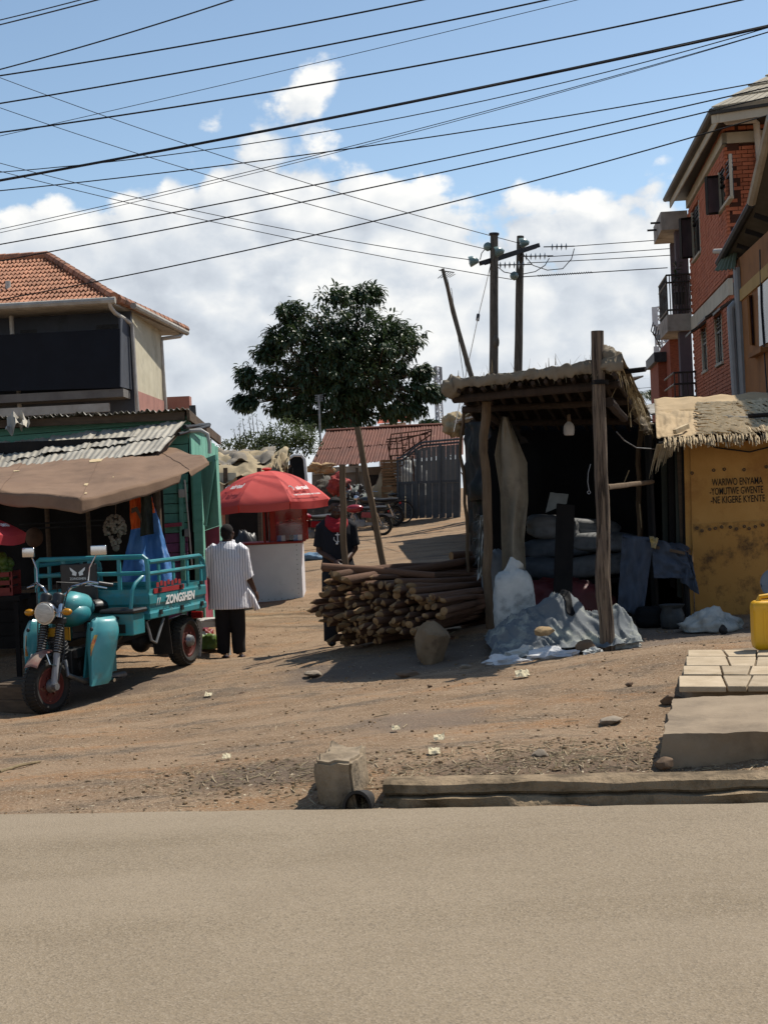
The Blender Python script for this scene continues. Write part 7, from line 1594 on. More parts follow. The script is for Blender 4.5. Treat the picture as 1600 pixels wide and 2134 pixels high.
    part('brake_cable', m_blackvinyl, t, lambda b: [b.tube([(-.40, .28 * s, 1.24), (-.20, .18 * s, 1.22), (-.14, .14 * s, 1.0), (-.12, .15 * s, .6), (.0, .13 * s, .32)], .007, 6) for s in (-1, 1)] + [b.tube([(-.38, .2, 1.25), (-.2, .05, 1.28), (-.3, 0, 1.0)], .007, 6)])
    plate = part('number_plate', mat('plate_yellow', '#b98a12', '#a67b10', 4, .6, .05), t, lambda b: b.box((-.22, .03, .76), (.006, .26, .13)))
    part('plate_border', m_blackvinyl, plate, lambda b: [b.box((-.216, .03 + y, .76 + z), (.004, w, h)) for y, z, w, h in ((0, .06, .25, .004), (0, -.06, .25, .004), (.123, 0, .004, .12), (-.123, 0, .004, .12))])
    # tank, seats, leg shields
    part('fuel_tank', m_trikelt, t, lambda b: b.tube([(-.36, 0, 1.0), (-.40, 0, 1.02), (-.55, 0, 1.03), (-.72, 0, 1.0), (-.82, 0, .95), (-.84, 0, .93)], [.05, .12, .155, .15, .11, .04], 20, flat=.85), smooth=60)
    part('tank_lower', m_trike, t, lambda b: b.ell((-.55, 0, .93), (.20, .19, .13), 18, 10))
    part('rider_seat', m_blackvinyl, t, lambda b: b.ell((-1.0, 0, .98), (.26, .19, .085), 20, 10, None, lambda p: 1 - .1 * max(0, p.x)))
    def shield(s):
        prof = [(.02, .10, .24), (.0, .135, .28), (-.02, .165, .45), (-.04, .21, .62), (-.07, .225, .76), (-.12, .17, .87), (-.17, .09, .90)]
        def fn(u, v):
            i = v * (len(prof) - 1); k = min(int(i), len(prof) - 2); f = i - k; q = [prof[k][j] * (1 - f) + prof[k + 1][j] * f for j in range(3)]
            a = (u - .5) * 2; cr = .035 * math.exp(-((a - .25 + v * .4) / .12) ** 2)
            return Vector((-.30 + q[0] - .14 * a * a + cr + .05 * (1 - a * a), s * (.36 + a * q[1] * .80), q[2]))
        sh = part('leg_shield', m_trikelt, t, lambda b: b.grid(fn, 18, 20, thick=(-.012, 0, 0)), smooth=60)
        part('decal', mat('shield_decal', '#a5452c', '#b9a24a', 12, .5, 0), sh, lambda b: b.grid(lambda u, v: fn(.52 + .07 * u + .10 * (v - .5), .42 + .22 * v) + Vector((.006, 0, 0)), 4, 6, thick=(.001, 0, 0)))
        part('rubber_bump', m_blackvinyl, sh, lambda b: b.ell(fn(.5, .72) + Vector((.01, 0, 0)), (.012, .02, .02), 8, 6))
    shield(1); shield(-1)
    part('inner_panel', m_trike, t, lambda b: [b.prism([(-.36, .20 * s, .30), (-.95, .24 * s, .30), (-.95, .24 * s, .84), (-.5, .20 * s, .84)], (0, .02 * s, 0)) for s in (-1, 1)])
    part('engine', m_darkmetal, t, lambda b: [b.box((-.45, 0, .45), (.34, .26, .28)), b.cyl((-.30, 0, .50), (-.24, 0, .74), .085, 16), b.cyl((-.5, -.16, .42), (-.5, .16, .42), .11, 18)] + [b.cyl((-.29 + .012 * k, 0, .54 + .035 * k), (-.288 + .012 * k, 0, .546 + .035 * k), .10, 16) for k in range(6)], bevel=.008)
    part('exhaust', m_steel, t, lambda b: b.tube([(-.2, .1, .5), (-.16, .15, .36), (-.4, .22, .26), (-1.1, .26, .24)], [.022, .022, .03, .035], 10))
    part('foot_board', m_darkmetal, t, lambda b: [b.box((-.62, .28 * s, .235), (.5, .16, .02)) for s in (-1, 1)])
    part('step_pipe', m_chrome, t, lambda b: b.tube([(-.62, .30, .25), (-.60, .42, .25)], .02, 8))
    part('chassis', m_darkmetal, t, lambda b: [b.beam((-.3, .16 * s, .55), (-2.5, .30 * s, .70), .05, .08) for s in (-1, 1)] + [b.beam((x, -.32, .66), (x, .32, .66), .06, .06) for x in (-1.1, -1.6, -2.3)] + [b.beam((-.5, .15 * s, .3), (-.5, .15 * s, .56), .05, .05) for s in (-1, 1)])
    part('rear_axle', m_darkmetal, t, lambda b: [b.cyl((-2.0, -.46, .28 + dz), (-2.0, .46, .28 + dz), .04, 10), b.ell((-2.0, 0, .28 + dz), (.13, .12, .13), 14, 9)])
    part('leaf_spring', m_darkmetal, t, lambda b: [b.tube([(-1.55, .40 * s, .62), (-2.0, .40 * s, .42 - .02 * k), (-2.45, .40 * s, .64)], .018, 6) for s in (-1, 1) for k in range(3)])
    part('splash_guard', m_blackvinyl, t, lambda b: [b.prism([(-1.45, .40 * s, .82), (-1.45, .62 * s, .82), (-1.52, .62 * s, .40), (-1.52, .40 * s, .40)], (-.012, 0, 0)) for s in (-1, 1)])
    # cargo box
    z0, z1, zt, W, x0, x1 = .83, 1.13, 1.47, .65, -.98, -2.34
    part('cargo_floor', m_trike, t, lambda b: b.box(((x0 + x1) / 2, 0, z0 + .01), (x0 - x1, 2 * W, .04)))
    def corr_side(name, A, B, lab=None):
        A, B = Vector(A), Vector(B); n = (B - A).cross(Zv).normalized()
        prof = [(0, 0), (.05, 0), (.07, .018), (.13, .018), (.15, 0), (.24, 0), (.255, .012), (.30, .012)]
        return part(name, m_trike, t, lambda b: b.grid(lambda u, v: A.lerp(B, u) + Zv * np.interp(v, [0, .17, .23, .43, .5, .8, .85, 1], [q[0] for q in prof]) + n * np.interp(v, [0, .17, .23, .43, .5, .8, .85, 1], [q[1] for q in prof]), 2, 24, thick=n * -.01), smooth=25)
    sideL = corr_side('cargo_side', (x1, W, z0), (x0, W, z0)); corr_side('cargo_side', (x0, -W, z0), (x1, -W, z0)); corr_side('cargo_front', (x0, W, z0), (x0, -W, z0)); corr_side('tailgate', (x1, -W, z0), (x1, W, z0))
    def rail(name, P, r=.022):
        return part(name, m_trike, t, lambda b: b.tube(P, r, 8))
    arc = lambda y, xx: [(xx, y, z1), (xx, y, zt - .10), (xx, y * .985, zt - .03), (xx, y * .93, zt)]
    rail('front_rail', arc(W, x0) + list(reversed(arc(-W, x0))), .026); rail('front_rail', [(x0, -W, (z1 + zt) / 2), (x0, W, (z1 + zt) / 2)])
    for y in (-W * .5, -.02, W * .5): part('rail_upright', m_trike, t, lambda b: b.box((x0, y, (z1 + zt) / 2), (.02, .04, zt - z1)))
    for s in (-1, 1):
        rail('side_rail', [(x0 - .03, W * s, zt - .06), (x1 + .12, W * s, zt - .06), (x1 + .03, W * s, zt - .12), (x1, W * s, z1)], .024); rail('side_rail', [(x0, W * s, (z1 + zt) / 2 - .01), (x1, W * s, (z1 + zt) / 2 - .01)])
        for k in range(4): part('rail_upright', m_trike, t, lambda b: b.box((x0 - .25 - .34 * k, W * s, (z1 + zt) / 2 - .03), (.04, .02, zt - z1 - .04)))
    # tool box seat beside the rider and its handrail
    tb = part('tool_box', m_trike, t, lambda b: b.box((-.78, .46, .80), (.26, .34, .22)), bevel=.01)
    part('pad', m_blackvinyl, tb, lambda b: b.box((-.78, .46, .935), (.30, .40, .045)), bevel=.015)
    part('maker_plate', m_blackvinyl, tb, lambda b: b.box((-.648, .47, .76), (.004, .15, .09)))
    part('latch', m_darkmetal, tb, lambda b: b.cyl((-.65, .46, .87), (-.64, .46, .87), .02, 10))
    part('hand_rail', m_trike, t, lambda b: b.tube([(-.70, .58, .90), (-.72, .60, 1.14), (-.78, .61, 1.21), (-.92, .62, 1.27)], .02, 8))
    part('under_box_bracket', m_darkmetal, t, lambda b: [b.beam((-.8, .40, .69), (-.8, .2, .45), .05, .05), b.beam((-.86, .58, .69), (-1.05, .58, .80), .03, .03)])
    part('side_guard', m_steel, t, lambda b: b.tube([(-1.0, .60, .80), (-1.05, .62, .60), (-1.15, .62, .56), (-1.35, .62, .80)], .015, 8))
    bp_ = part('back_panel', m_blackvinyl, t, lambda b: b.box((x0 + .05, -.12, z1 + .06), (.04, .42, .46)), bevel=.01)
    part('emblem', m_white, bp_, lambda b: [b.prism([(x0 + .073, -.12 + s * .01, z1 + .20), (x0 + .073, -.12 + s * .09, z1 + .255), (x0 + .073, -.12 + s * .085, z1 + .225), (x0 + .073, -.12 + s * .06, z1 + .20), (x0 + .073, -.12 + s * .065, z1 + .175), (x0 + .073, -.12 + s * .02, z1 + .165)], (.002, 0, 0)) for s in (-1, 1)] + [b.box((x0 + .073, .02, z1 + .10 - .02 * k), (.002, .12, .006)) for k in range(3)])
    text_mesh('lettering', 'ZONGSHEN', .035, m_white, frame_mtx(Vector((x0 + .073, -.12, z1 + .135)), (0, 1, 0), (0, 0, 1)), t)
    text_mesh('lettering', 'ZONGSHEN', .125, m_white, frame_mtx(Vector((-1.66, W + .022, z0 + .16)), (-1, 0, 0), (0, 0, 1)), t, bold=.004, shear=.25, width=.72)
    part('side_emblem', m_white, t, lambda b: [b.prism([(-1.12 - .05 * k, W + .014, z0 + .12), (-1.15 - .05 * k, W + .014, z0 + .20), (-1.17 - .05 * k, W + .014, z0 + .20)], (0, .002, 0)) for k in range(2)])
    m_redp = mat('sticker_red', '#9b2a2c', '#8a2224', 4, .7, 0)
    part('sticker', m_redp, t, lambda b: [b.prism([(-1.08, W + .003, z1 - .05), (-1.78, W + .003, z1 - .05), (-1.78, W + .003, z1 + .0), (-1.08, W + .003, z1 + .0)], (0, .012, 0))] + [b.box((-1.16 - .085 * k, W + .016, z1 + .035 + .012 * (k % 2)), (.055, .003, .05)) for k in range(7)])
    part('hinge', m_darkmetal, t, lambda b: [b.box((-1.2 - .5 * k, W + .02, z1 - .02), (.05, .02, .04)) for k in range(3)] + [b.box((-1.2 - .5 * k, W + .02, z0 + .05), (.05, .02, .05)) for k in range(3)])
    part('tail_lamp', mat('red_lens', '#8a1414'), t, lambda b: b.box((x1 - .03, .52, .74), (.04, .14, .08)), bevel=.01)
cargo_tricycle()
# ------------------------------------------------------------------ odds beside the tricycle
def plastic_stool():
    c = placed(444, 1350, 18.3); t = thing('plastic_stool', 'white plastic stool half hidden by the man in the striped shirt', 'stool', c, .2)
    m = mat('white_plastic_stool', '#c4c1ba', '#b0ada6', 3, .5, .05)
    part('seat', m, t, lambda b: b.box((0, 0, .45), (.34, .34, .03)), bevel=.012)
    for sx in (-1, 1):
        for sy in (-1, 1): part('leg', m, t, lambda b: b.beam((sx * .15, sy * .15, .44), (sx * .19, sy * .19, 0), .055, .03, taper=.8))
    part('apron', m, t, lambda b: [b.box((0, .155 * s, .40), (.30, .015, .07)) for s in (-1, 1)] + [b.box((.155 * s, 0, .40), (.015, .30, .07)) for s in (-1, 1)])
plastic_stool()
for k, (x, y, d, m_, lab) in enumerate(((425, 1310, 18.8, m_redcrate, 'dark red bundle under the rear of the tricycle'), (432, 1335, 18.5, m_veg, 'green bottle heap behind the tricycle rear wheel'), (418, 1338, 18.6, m_sackwhite, 'pale plastic bag behind the tricycle rear wheel'))):
    heap('small_bundle', lab, 'bundle', placed(x, y + 14, d) + Zv * .05, (.16, .12, .16), m_, k * 1.7, .35)

# ------------------------------------------------------------------ people
m_skin = mat('dark_skin', '#3f291e', '#4a3125', 6, .5, .08, 60, spec=.45)
m_hair = mat('black_hair', '#151210', '#1d1916', 30, .95, .4, 90)
def remesh(b, name, m, parent, vox, smooth_it=2, factor=.5):
    me = bpy.data.meshes.new(name + '_raw'); me.from_pydata(b.v, [], b.f); me.update()
    bm = bmesh.new(); bm.from_mesh(me); bmesh.ops.recalc_face_normals(bm, faces=bm.faces); bm.to_mesh(me); bm.free()
    o = bpy.data.objects.new(name + '_raw', me); link(o)
    r = o.modifiers.new('r', 'REMESH'); r.mode = 'VOXEL'; r.voxel_size = vox
    s = o.modifiers.new('s', 'SMOOTH'); s.iterations = smooth_it; s.factor = factor
    bpy.context.view_layer.update()
    me2 = bpy.data.meshes.new_from_object(o.evaluated_get(bpy.context.evaluated_depsgraph_get())); bpy.data.objects.remove(o)
    me2.name = name; me2.polygons.foreach_set('use_smooth', [True] * len(me2.polygons)); me2.materials.clear(); me2.materials.append(m)
    x = link(bpy.data.objects.new(name, me2))
    if parent is not None: x.parent = parent
    return x
def rings(b, R_, n=20):
    """stack of ellipses (cx,cy,cz,rx,ry)"""
    P = []; F = []
    for (cx, cy, cz, rx, ry) in R_:
        for j in range(n): th = 2 * math.pi * j / n; P.append((cx + math.cos(th) * rx, cy + math.sin(th) * ry, cz))
    for i in range(len(R_) - 1):
        for j in range(n): F.append((i * n + j, i * n + (j + 1) % n, (i + 1) * n + (j + 1) % n, (i + 1) * n + j))
    F.append(tuple(range(n - 1, -1, -1))); F.append(tuple((len(R_) - 1) * n + j for j in range(n))); b.add(P, F)
def hand(b, wrist, d, nrm, side, curl=.5, s=1.0):
    """palm with four fingers and a thumb; d = pointing direction, nrm = palm normal, side = thumb side"""
    d, nrm = Vector(d).normalized(), Vector(nrm).normalized(); x = d.cross(nrm).normalized() * side; w = Vector(wrist)
    b.tube([w, w + d * .03 * s, w + d * .085 * s], [.025 * s, .034 * s, .036 * s], 10, flat=.55) if False else b.ell(w + d * .048 * s, (.04 * s, .04 * s, .04 * s), 12, 9, Matrix((tuple(x * .95), tuple(nrm * .42), tuple(d * 1.35))).transposed())
    for k, (o, L) in enumerate(((.027, .070), (.009, .080), (-.010, .074), (-.027, .058))):
        p = w + d * .085 * s + x * (o * s); dd = d.copy(); pts = [p - d * .02 * s]
        for q in range(3): dd = (dd + nrm * (curl * .55)).normalized(); p = p + dd * (L * s / 3); pts.append(p.copy())
        b.tube(pts, [.0095 * s, .0095 * s, .009 * s, .0075 * s], 8)
    p = w + d * .025 * s + x * (.032 * s); b.tube([p, p + (x * .7 + d * .6 + nrm * .2).normalized() * .035 * s, p + (x * .45 + d * .9 + nrm * .5).normalized() * .068 * s], [.012 * s, .011 * s, .008 * s], 8)
def head(b, c, yaw, tilt=0):
    """skull, jaw, nose, lips, ears, facing local -y turned by yaw"""
    Rm = Matrix.Rotation(yaw, 3, 'Z') @ Matrix.Rotation(tilt, 3, 'X'); c = Vector(c); P = lambda x, y, z: c + Rm @ Vector((x, y, z))
    b.ell(P(0, .012, .03), (.075, .096, .092), 20, 14, Rm); b.ell(P(0, -.022, -.045), (.060, .072, .075), 18, 12, Rm)
    b.ell(P(0, -.050, -.098), (.032, .030, .022), 12, 8, Rm); b.tube([P(0, -.088, .022), P(0, -.100, -.01), P(0, -.108, -.028), P(0, -.092, -.038)], [.008, .012, .017, .010], 10)
    for s in (-1, 1): b.ell(P(.016 * s, -.094, -.030), (.011, .012, .009), 8, 6, Rm); b.ell(P(.078 * s, .012, -.008), (.012, .022, .034), 10, 8, Rm); b.ell(P(.045 * s, -.066, -.022), (.024, .022, .018), 10, 7, Rm); b.ell(P(.030 * s, -.082, .032), (.028, .012, .009), 10, 6, Rm)
    b.ell(P(0, -.090, -.060), (.028, .013, .008), 12, 6, Rm); b.ell(P(0, -.088, -.072), (.025, .013, .009), 12, 6, Rm)
    return P, Rm
def person_striped():
    loc = onG(S(484, 1379, 18.1)); t = thing('person', 'person seen from behind in a loose striped white shirt and black trousers', 'person', loc, rad(-12))
    # local: back towards the camera (-y), facing +y
    b = MB(); P, Rm = head(b, (0.0, .055, 1.60), math.pi, rad(-20))
    rings(b, [(0, .0, .86, .15, .11), (0, 0, 1.0, .15, .105), (0, -.005, 1.2, .17, .115), (0, 0, 1.36, .19, .11), (0, .01, 1.44, .13, .085), (0, .025, 1.49, .062, .062), (0, .04, 1.56, .056, .058)])
    arms = {}
    for s in (-1, 1):
        sh, el, wr = Vector((.175 * s, 0, 1.39)), Vector((.235 * s, .02, 1.10)), (Vector((.20 * s, .26, 1.05)) if s < 0 else Vector((.31 * s, .10, .86)))
        b.tube([sh, sh.lerp(el, .5), el, el.lerp(wr, .4), wr], [.055, .05, .042, .04, .027], 12); arms[s] = (sh, el, wr)
        d = (wr - el).normalized(); hand(b, wr, d, Vector((-s, .2, -.2)) - d * d.dot(Vector((-s, .2, -.2))), s, .6)
        b.tube([Vector((.09 * s, 0, .88)), Vector((.095 * s, .01, .5)), Vector((.10 * s, -.01, .28)), Vector((.10 * s, -.02, .08))], [.085, .06, .05, .038], 12); b.ell((.105 * s, .06, .035), (.045, .12, .032), 12, 8)
    body = remesh(b, 'body', m_skin, t, .0085)
    hb = MB(); hb.ell(P(0, .018, .045), (.079, .096, .086), 20, 12, Rm); hb.ell(P(0, .055, .0), (.070, .06, .07), 16, 10, Rm); remesh(hb, 'hair', m_hair, t, .010)
    # trousers
    tb = MB()
    rings(tb, [(0, 0, .70, .19, .145), (0, 0, .84, .185, .14), (0, 0, .96, .17, .13)])
    for s in (-1, 1): tb.tube([Vector((.085 * s, 0, .84)), Vector((.09 * s, .005, .60)), Vector((.10 * s, .0, .40)), Vector((.10 * s, -.012, .20)), Vector((.105 * s, -.01, .10))], [.115, .105, .095, .085, .082], 14, jit=.10, seed=s)
    remesh(tb, 'trousers', mat('black_trousers', '#0e0f14', '#15161c', 4, .9, .25), t, .011, 1)
    # loose shirt with rolled sleeves
    sb = MB()
    rings(sb, [(.01, -.02, .66, .285, .19), (.005, -.015, .75, .265, .18), (0, -.01, .95, .245, .165), (0, -.008, 1.15, .235, .155), (0, -.005, 1.30, .235, .15), (0, 0, 1.40, .215, .13), (0, .012, 1.465, .13, .10), (0, .025, 1.50, .075, .075)], 28)
    for s in (-1, 1):
        sh, el, wr = arms[s]; m_ = el.lerp(wr, .28); sb.tube([sh + Vector((-.05 * s, 0, .02)), sh + Vector((.02 * s, 0, -.02)), sh.lerp(el, .5), el, m_], [.09, .088, .085, .080, .075], 14, jit=.12, seed=s * 3)
    sb.tube([(.20, .02, .92), (.27, .06, .78), (.33, .08, .62)], [.08, .09, .085], 12, flat=.45)
    sb.v = [(x + .014 * mnoise.noise(Vector((x * 5, y * 5, z * 3))), y + .020 * mnoise.noise(Vector((x * 7 + 3, y * 4, z * 4))), z) for x, y, z in sb.v]
    m = bpy.data.materials.new('striped_shirt'); m.use_nodes = True; nt = m.node_tree; N = nt.nodes; L = nt.links; bs = N['Principled BSDF']; bs.inputs['Roughness'].default_value = .9
    tc = N.new('ShaderNodeTexCoord'); sp = N.new('ShaderNodeSeparateXYZ'); L.new(tc.outputs['Object'], sp.inputs[0]); nz_ = N.new('ShaderNodeTexNoise'); nz_.inputs['Scale'].default_value = 5; L.new(tc.outputs['Object'], nz_.inputs['Vector'])
    def mth(op, a, c):
        q = N.new('ShaderNodeMath'); q.operation = op
        for i, v in enumerate((a, c)):
            if isinstance(v, (int, float)): q.inputs[i].default_value = v
            else: L.new(v, q.inputs[i])
        return q.outputs[0]
    sx = mth('ADD', mth('ADD', sp.outputs[0], mth('MULTIPLY', sp.outputs[1], .35)), mth('MULTIPLY', nz_.outputs[0], .03)); fr = mth('FRACT', mth('MULTIPLY', sx, 29.0), 0); st1 = mth('LESS_THAN', fr, .24)
    mx = N.new('ShaderNodeMix'); mx.data_type = 'RGBA'; L.new(st1, mx.inputs[0]); mx.inputs[6].default_value = (.82, .82, .84, 1); mx.inputs[7].default_value = (.26, .26, .33, 1); L.new(mx.outputs[2], bs.inputs['Base Color'])
    nb = N.new('ShaderNodeTexNoise'); nb.inputs['Scale'].default_value = 9; nb.inputs['Detail'].default_value = 4; L.new(tc.outputs['Object'], nb.inputs['Vector']); bu = N.new('ShaderNodeBump'); bu.inputs['Strength'].default_value = .6; bu.inputs['Distance'].default_value = .03; L.new(nb.outputs[0], bu.inputs['Height']); L.new(bu.outputs[0], bs.inputs['Normal'])
    remesh(sb, 'shirt', m, t, .011, 2)
    cb = MB(); cb.tube([Vector((.085 * math.cos(a), .022 + .08 * math.sin(a), 1.495 + .012 * math.sin(a))) for a in [i * .35 for i in range(19)]], .018, 8, flat=1.0); remesh(cb, 'collar', m, t, .008, 1)
    for s in (-1, 1): part('sandal', m_timber, t, lambda b: [b.ell((.105 * s, .055, .012), (.05, .135, .014), 14, 6), b.tube([(.105 * s - .045, .08, .02), (.105 * s, .09, .075), (.105 * s + .045, .08, .02)], .012, 6)])
person_striped()
def person_scarf():
    loc = onG(S(712, 1348, 16.6)); t = thing('person', 'person in a black printed shirt and red scarf standing behind the logs', 'person', loc, rad(6))
    b = MB(); P, Rm = head(b, (.0, -.02, 1.575), rad(22), rad(4))
    rings(b, [(0, .0, .84, .15, .11), (0, 0, 1.0, .145, .10), (0, 0, 1.2, .165, .11), (0, 0, 1.34, .185, .11), (0, 0, 1.42, .12, .08), (0, -.005, 1.46, .06, .06), (0, -.01, 1.54, .055, .058)])
    arms = {}
    for s in (-1, 1):
        sh, el, wr = Vector((.165 * s, 0, 1.37)), Vector((.205 * s, .03, 1.10)), Vector((.05 * s, -.19, .96 - .02 * s))
        b.tube([sh, sh.lerp(el, .5), el, el.lerp(wr, .4), wr], [.052, .048, .041, .038, .026], 12); arms[s] = (sh, el, wr); d = (wr - el).normalized()
        hand(b, wr, (d + Vector((0, -.1, -.35))).normalized(), Vector((-s * .3, .9, -.2)), -s, .7)
        b.tube([Vector((.09 * s, 0, .88)), Vector((.10 * s, -.01, .5)), Vector((.11 * s, .01, .28)), Vector((.11 * s, .02, .08))], [.085, .06, .05, .038], 12); b.ell((.115 * s, -.06, .035), (.045, .12, .034), 12, 8)
    remesh(b, 'body', m_skin, t, .0085)
    for s in (-1, 1):
        e = part('eye', mat('eye_white', '#b5aca0', None, rough=.2, bump=0), t, lambda q: q.ell(P(.030 * s, -.083, .018), (.013, .008, .007), 10, 7, Rm)); part('pupil', mat('pupil', '#070605', None, rough=.1, bump=0), e, lambda q: q.ell(P(.030 * s, -.0885, .018), (.006, .004, .006), 8, 6, Rm))
    hb = MB(); hb.ell(P(0, .022, .055), (.078, .088, .078), 20, 12, Rm); hb.ell(P(0, .06, .01), (.068, .05, .07), 16, 10, Rm); hb.ell(P(0, -.035, .090), (.062, .050, .028), 14, 8, Rm); remesh(hb, 'hair', m_hair, t, .010)
    tb = MB(); rings(tb, [(0, 0, .72, .18, .135), (0, 0, .84, .175, .13), (0, 0, .97, .165, .12)])
    for s in (-1, 1): tb.tube([Vector((.085 * s, 0, .84)), Vector((.10 * s, -.01, .60)), Vector((.11 * s, .0, .40)), Vector((.115 * s, .012, .20)), Vector((.115 * s, .01, .05))], [.11, .10, .09, .085, .085], 14, jit=.1, seed=s)
    remesh(tb, 'trousers', mat('charcoal_trousers', '#16171c', '#1f2026', 4, .9, .25), t, .011, 1)
    m_sh = mat('black_tshirt', '#0f1016', '#171821', 4, .9, .3)
    sb = MB(); rings(sb, [(0, 0, .88, .205, .15), (0, 0, 1.0, .175, .135), (0, 0, 1.15, .18, .135), (0, 0, 1.28, .195, .14), (0, 0, 1.37, .185, .125), (0, 0, 1.43, .13, .095), (0, -.005, 1.46, .08, .075)], 26)
    for s in (-1, 1): sh, el, wr = arms[s]; sb.tube([sh + Vector((-.05 * s, 0, .02)), sh + Vector((.01 * s, 0, -.01)), sh.lerp(el, .5), sh.lerp(el, .85)], [.075, .072, .068, .07], 14, jit=.1, seed=s)
    sb.v = [(x + .012 * mnoise.noise(Vector((x * 5, y * 5, z * 4))), y + .016 * mnoise.noise(Vector((x * 7 + 3, y * 4, z * 5))), z) for x, y, z in sb.v]
    remesh(sb, 'shirt', m_sh, t, .011, 2)
    pr = lambda x, z: Vector((x, -.152 + .9 * (x - .02) ** 2, z))
    part('chest_print', m_white, t, lambda q: [q.beam(pr(.0, 1.30), pr(.0, 1.19), .008, .010), q.beam(pr(-.025, 1.275), pr(.025, 1.275), .008, .010), q.tube([pr(-.04, 1.25), pr(-.045, 1.225), pr(-.025, 1.20), pr(.0, 1.19), pr(.015, 1.20)], .004, 6), q.ell(pr(-.01, 1.175), (.014, .010, .014), 10, 6)])
    scf = MB()
    for k, (r_, z_, w_) in enumerate(((.088, 1.475, .030), (.098, 1.445, .034), (.108, 1.415, .032))):
        scf.tube([Vector((r_ * math.cos(a), -.01 + r_ * .95 * math.sin(a) - .015 * k, z_ - .045 * max(0, -math.sin(a)) * (1 + .4 * k) + .008 * math.sin(a * 5 + k))) for a in [i * .33 for i in range(20)]], w_, 10, jit=.25, seed=k)
    scf.tube([Vector((.02, -.13, 1.40)), Vector((.015, -.155, 1.35)), Vector((.02, -.155, 1.30))], [.035, .04, .018], 10, jit=.3, flat=.6)
    remesh(scf, 'scarf', mat('red_scarf', '#9c1522', '#84101c', 5, .85, .3), t, .009, 1)
    for s in (-1, 1): part('shoe', m_blackvinyl, t, lambda q: q.ell((.115 * s, -.05, .04), (.052, .14, .045), 14, 8))
person_scarf()

# ------------------------------------------------------------------ kerb, inlet, ramp, paving
m_kerb = mat('worn_kerb_concrete', '#8f7b60', '#7a6950', 4, .92, .7, 30, c3='#574934', s3=4.4, m3=(.46, .62), bdist=.03)
def kerb():
    b = MB(); n = 240; P = []; F = []; u0, u1 = -.09, 8.0
    for i in range(n + 1):
        u = u0 + (u1 - u0) * i / n; k = lambda s, a: a * mnoise.fractal(Vector((u * 2.2, s, 1)), .9, 2, 4)
        crack = .012 * abs(mnoise.noise(Vector((u * 3.1, 7, 0)))) 
        jag = .011 * mnoise.fractal(Vector((u * 2.6, 4, 2)), .9, 2.2, 5)
        P += [st(u, .40, .05 + k(1, .01)), st(u, .31, .088 + k(2, .012)), st(u, .19 + k(8, .02), .090 + k(3, .010)), st(u, .150 + k(4, .022), .078 + k(5, .012)), st(u, .140 + k(4, .022), .038 + jag), st(u, .185, .034 + jag), st(u, .185, .020 + jag * 1.3), st(u, .120 + k(6, .05), .014 + jag * 1.3), st(u, .095 + k(7, .05), -.06), st(u, .06, -.2)]
    m = 10
    for i in range(n):
        for j in range(m - 1): F.append((i * m + j, (i + 1) * m + j, (i + 1) * m + j + 1, i * m + j + 1))
    F += [tuple(range(m - 1, -1, -1)), tuple(n * m + j for j in range(m))]
    b.add(P, F); o = b.build('kerb', m_kerb, None, smooth=40); tag(o, kind='structure')
kerb()
def chunk(name, label, cat, pts_top, zb, m, noise_=.012, cuts=5, seed=0):
    """a cast block with worn edges: top outline + depth"""
    bm = bmesh.new(); vs = [bm.verts.new(p) for p in pts_top]; f = bm.faces.new(vs)
    r = bmesh.ops.extrude_face_region(bm, geom=[f]); lo = [v for v in r['geom'] if isinstance(v, bmesh.types.BMVert)]
    for v in lo: v.co.z = zb
    bmesh.ops.recalc_face_normals(bm, faces=bm.faces); bmesh.ops.triangulate(bm, faces=bm.faces)
    bmesh.ops.bevel(bm, geom=[e for e in bm.edges if e.calc_face_angle(0) > .5], offset=.014, segments=2, affect='EDGES')
    for k in range(cuts): 
        es = [e for e in bm.edges if e.calc_length() > .045]
        if not es: break
        bmesh.ops.subdivide_edges(bm, edges=es, cuts=1, use_grid_fill=True); bmesh.ops.triangulate(bm, faces=[q for q in bm.faces if len(q.verts) > 4])
    for v in bm.verts:
        q = v.co * 5 + Vector((seed, seed, 0)); v.co += Vector((mnoise.fractal(q, .9, 2, 4), mnoise.fractal(q + Vector((9, 0, 0)), .9, 2, 4), mnoise.fractal(q + Vector((0, 9, 0)), .9, 2, 4))) * noise_
    bmesh.ops.recalc_face_normals(bm, faces=bm.faces)
    me = bpy.data.meshes.new(name); bm.to_mesh(me); bm.free(); me.polygons.foreach_set('use_smooth', [True] * len(me.polygons)); me.set_sharp_from_angle(angle=rad(45)); me.materials.append(m)
    o = link(bpy.data.objects.new(name, me)); EMAT[o.name] = Matrix.Identity(4); return tag(o, label, cat)
m_block = mat('rough_cast_concrete', '#7c6c55', '#93836c', 4, .92, .6, 25, c3='#54483a', s3=2.6, m3=(.48, .68), bdist=.02)
A_ = [onz(656, 1585, .20), onz(736, 1590, .20), onz(764, 1556, .20), onz(692, 1546, .20)]
chunk('concrete_block', 'broken concrete inlet block standing above the drain pipe', 'concrete block', A_, -.18, m_block, .026, 4, 2)
def drain_pipe():
    c = st(-.21, .06, -.02); b = MB(); n = 24; P = []; F = []
    for (dd, r) in ((0, .075), (0, .062), (.5, .062), (.5, .075)):
        for j in range(n): a = 2 * math.pi * j / n; P.append(c + U * (math.cos(a) * r) + Zv * (math.sin(a) * r * 1.25) + V * (dd * .5) + Zv * (dd * -.1))
    for i in range(4):
        for j in range(n): F.append((i * n + j, i * n + (j + 1) % n, ((i + 1) % 4) * n + (j + 1) % n, ((i + 1) % 4) * n + j))
    b.add(P, F); o = b.build('drain_pipe', mat('black_pipe', '#191817', '#232120', 5, .6, .1), None, smooth=40); tag(o, 'black drain pipe mouth under the concrete block', 'pipe')
drain_pipe()
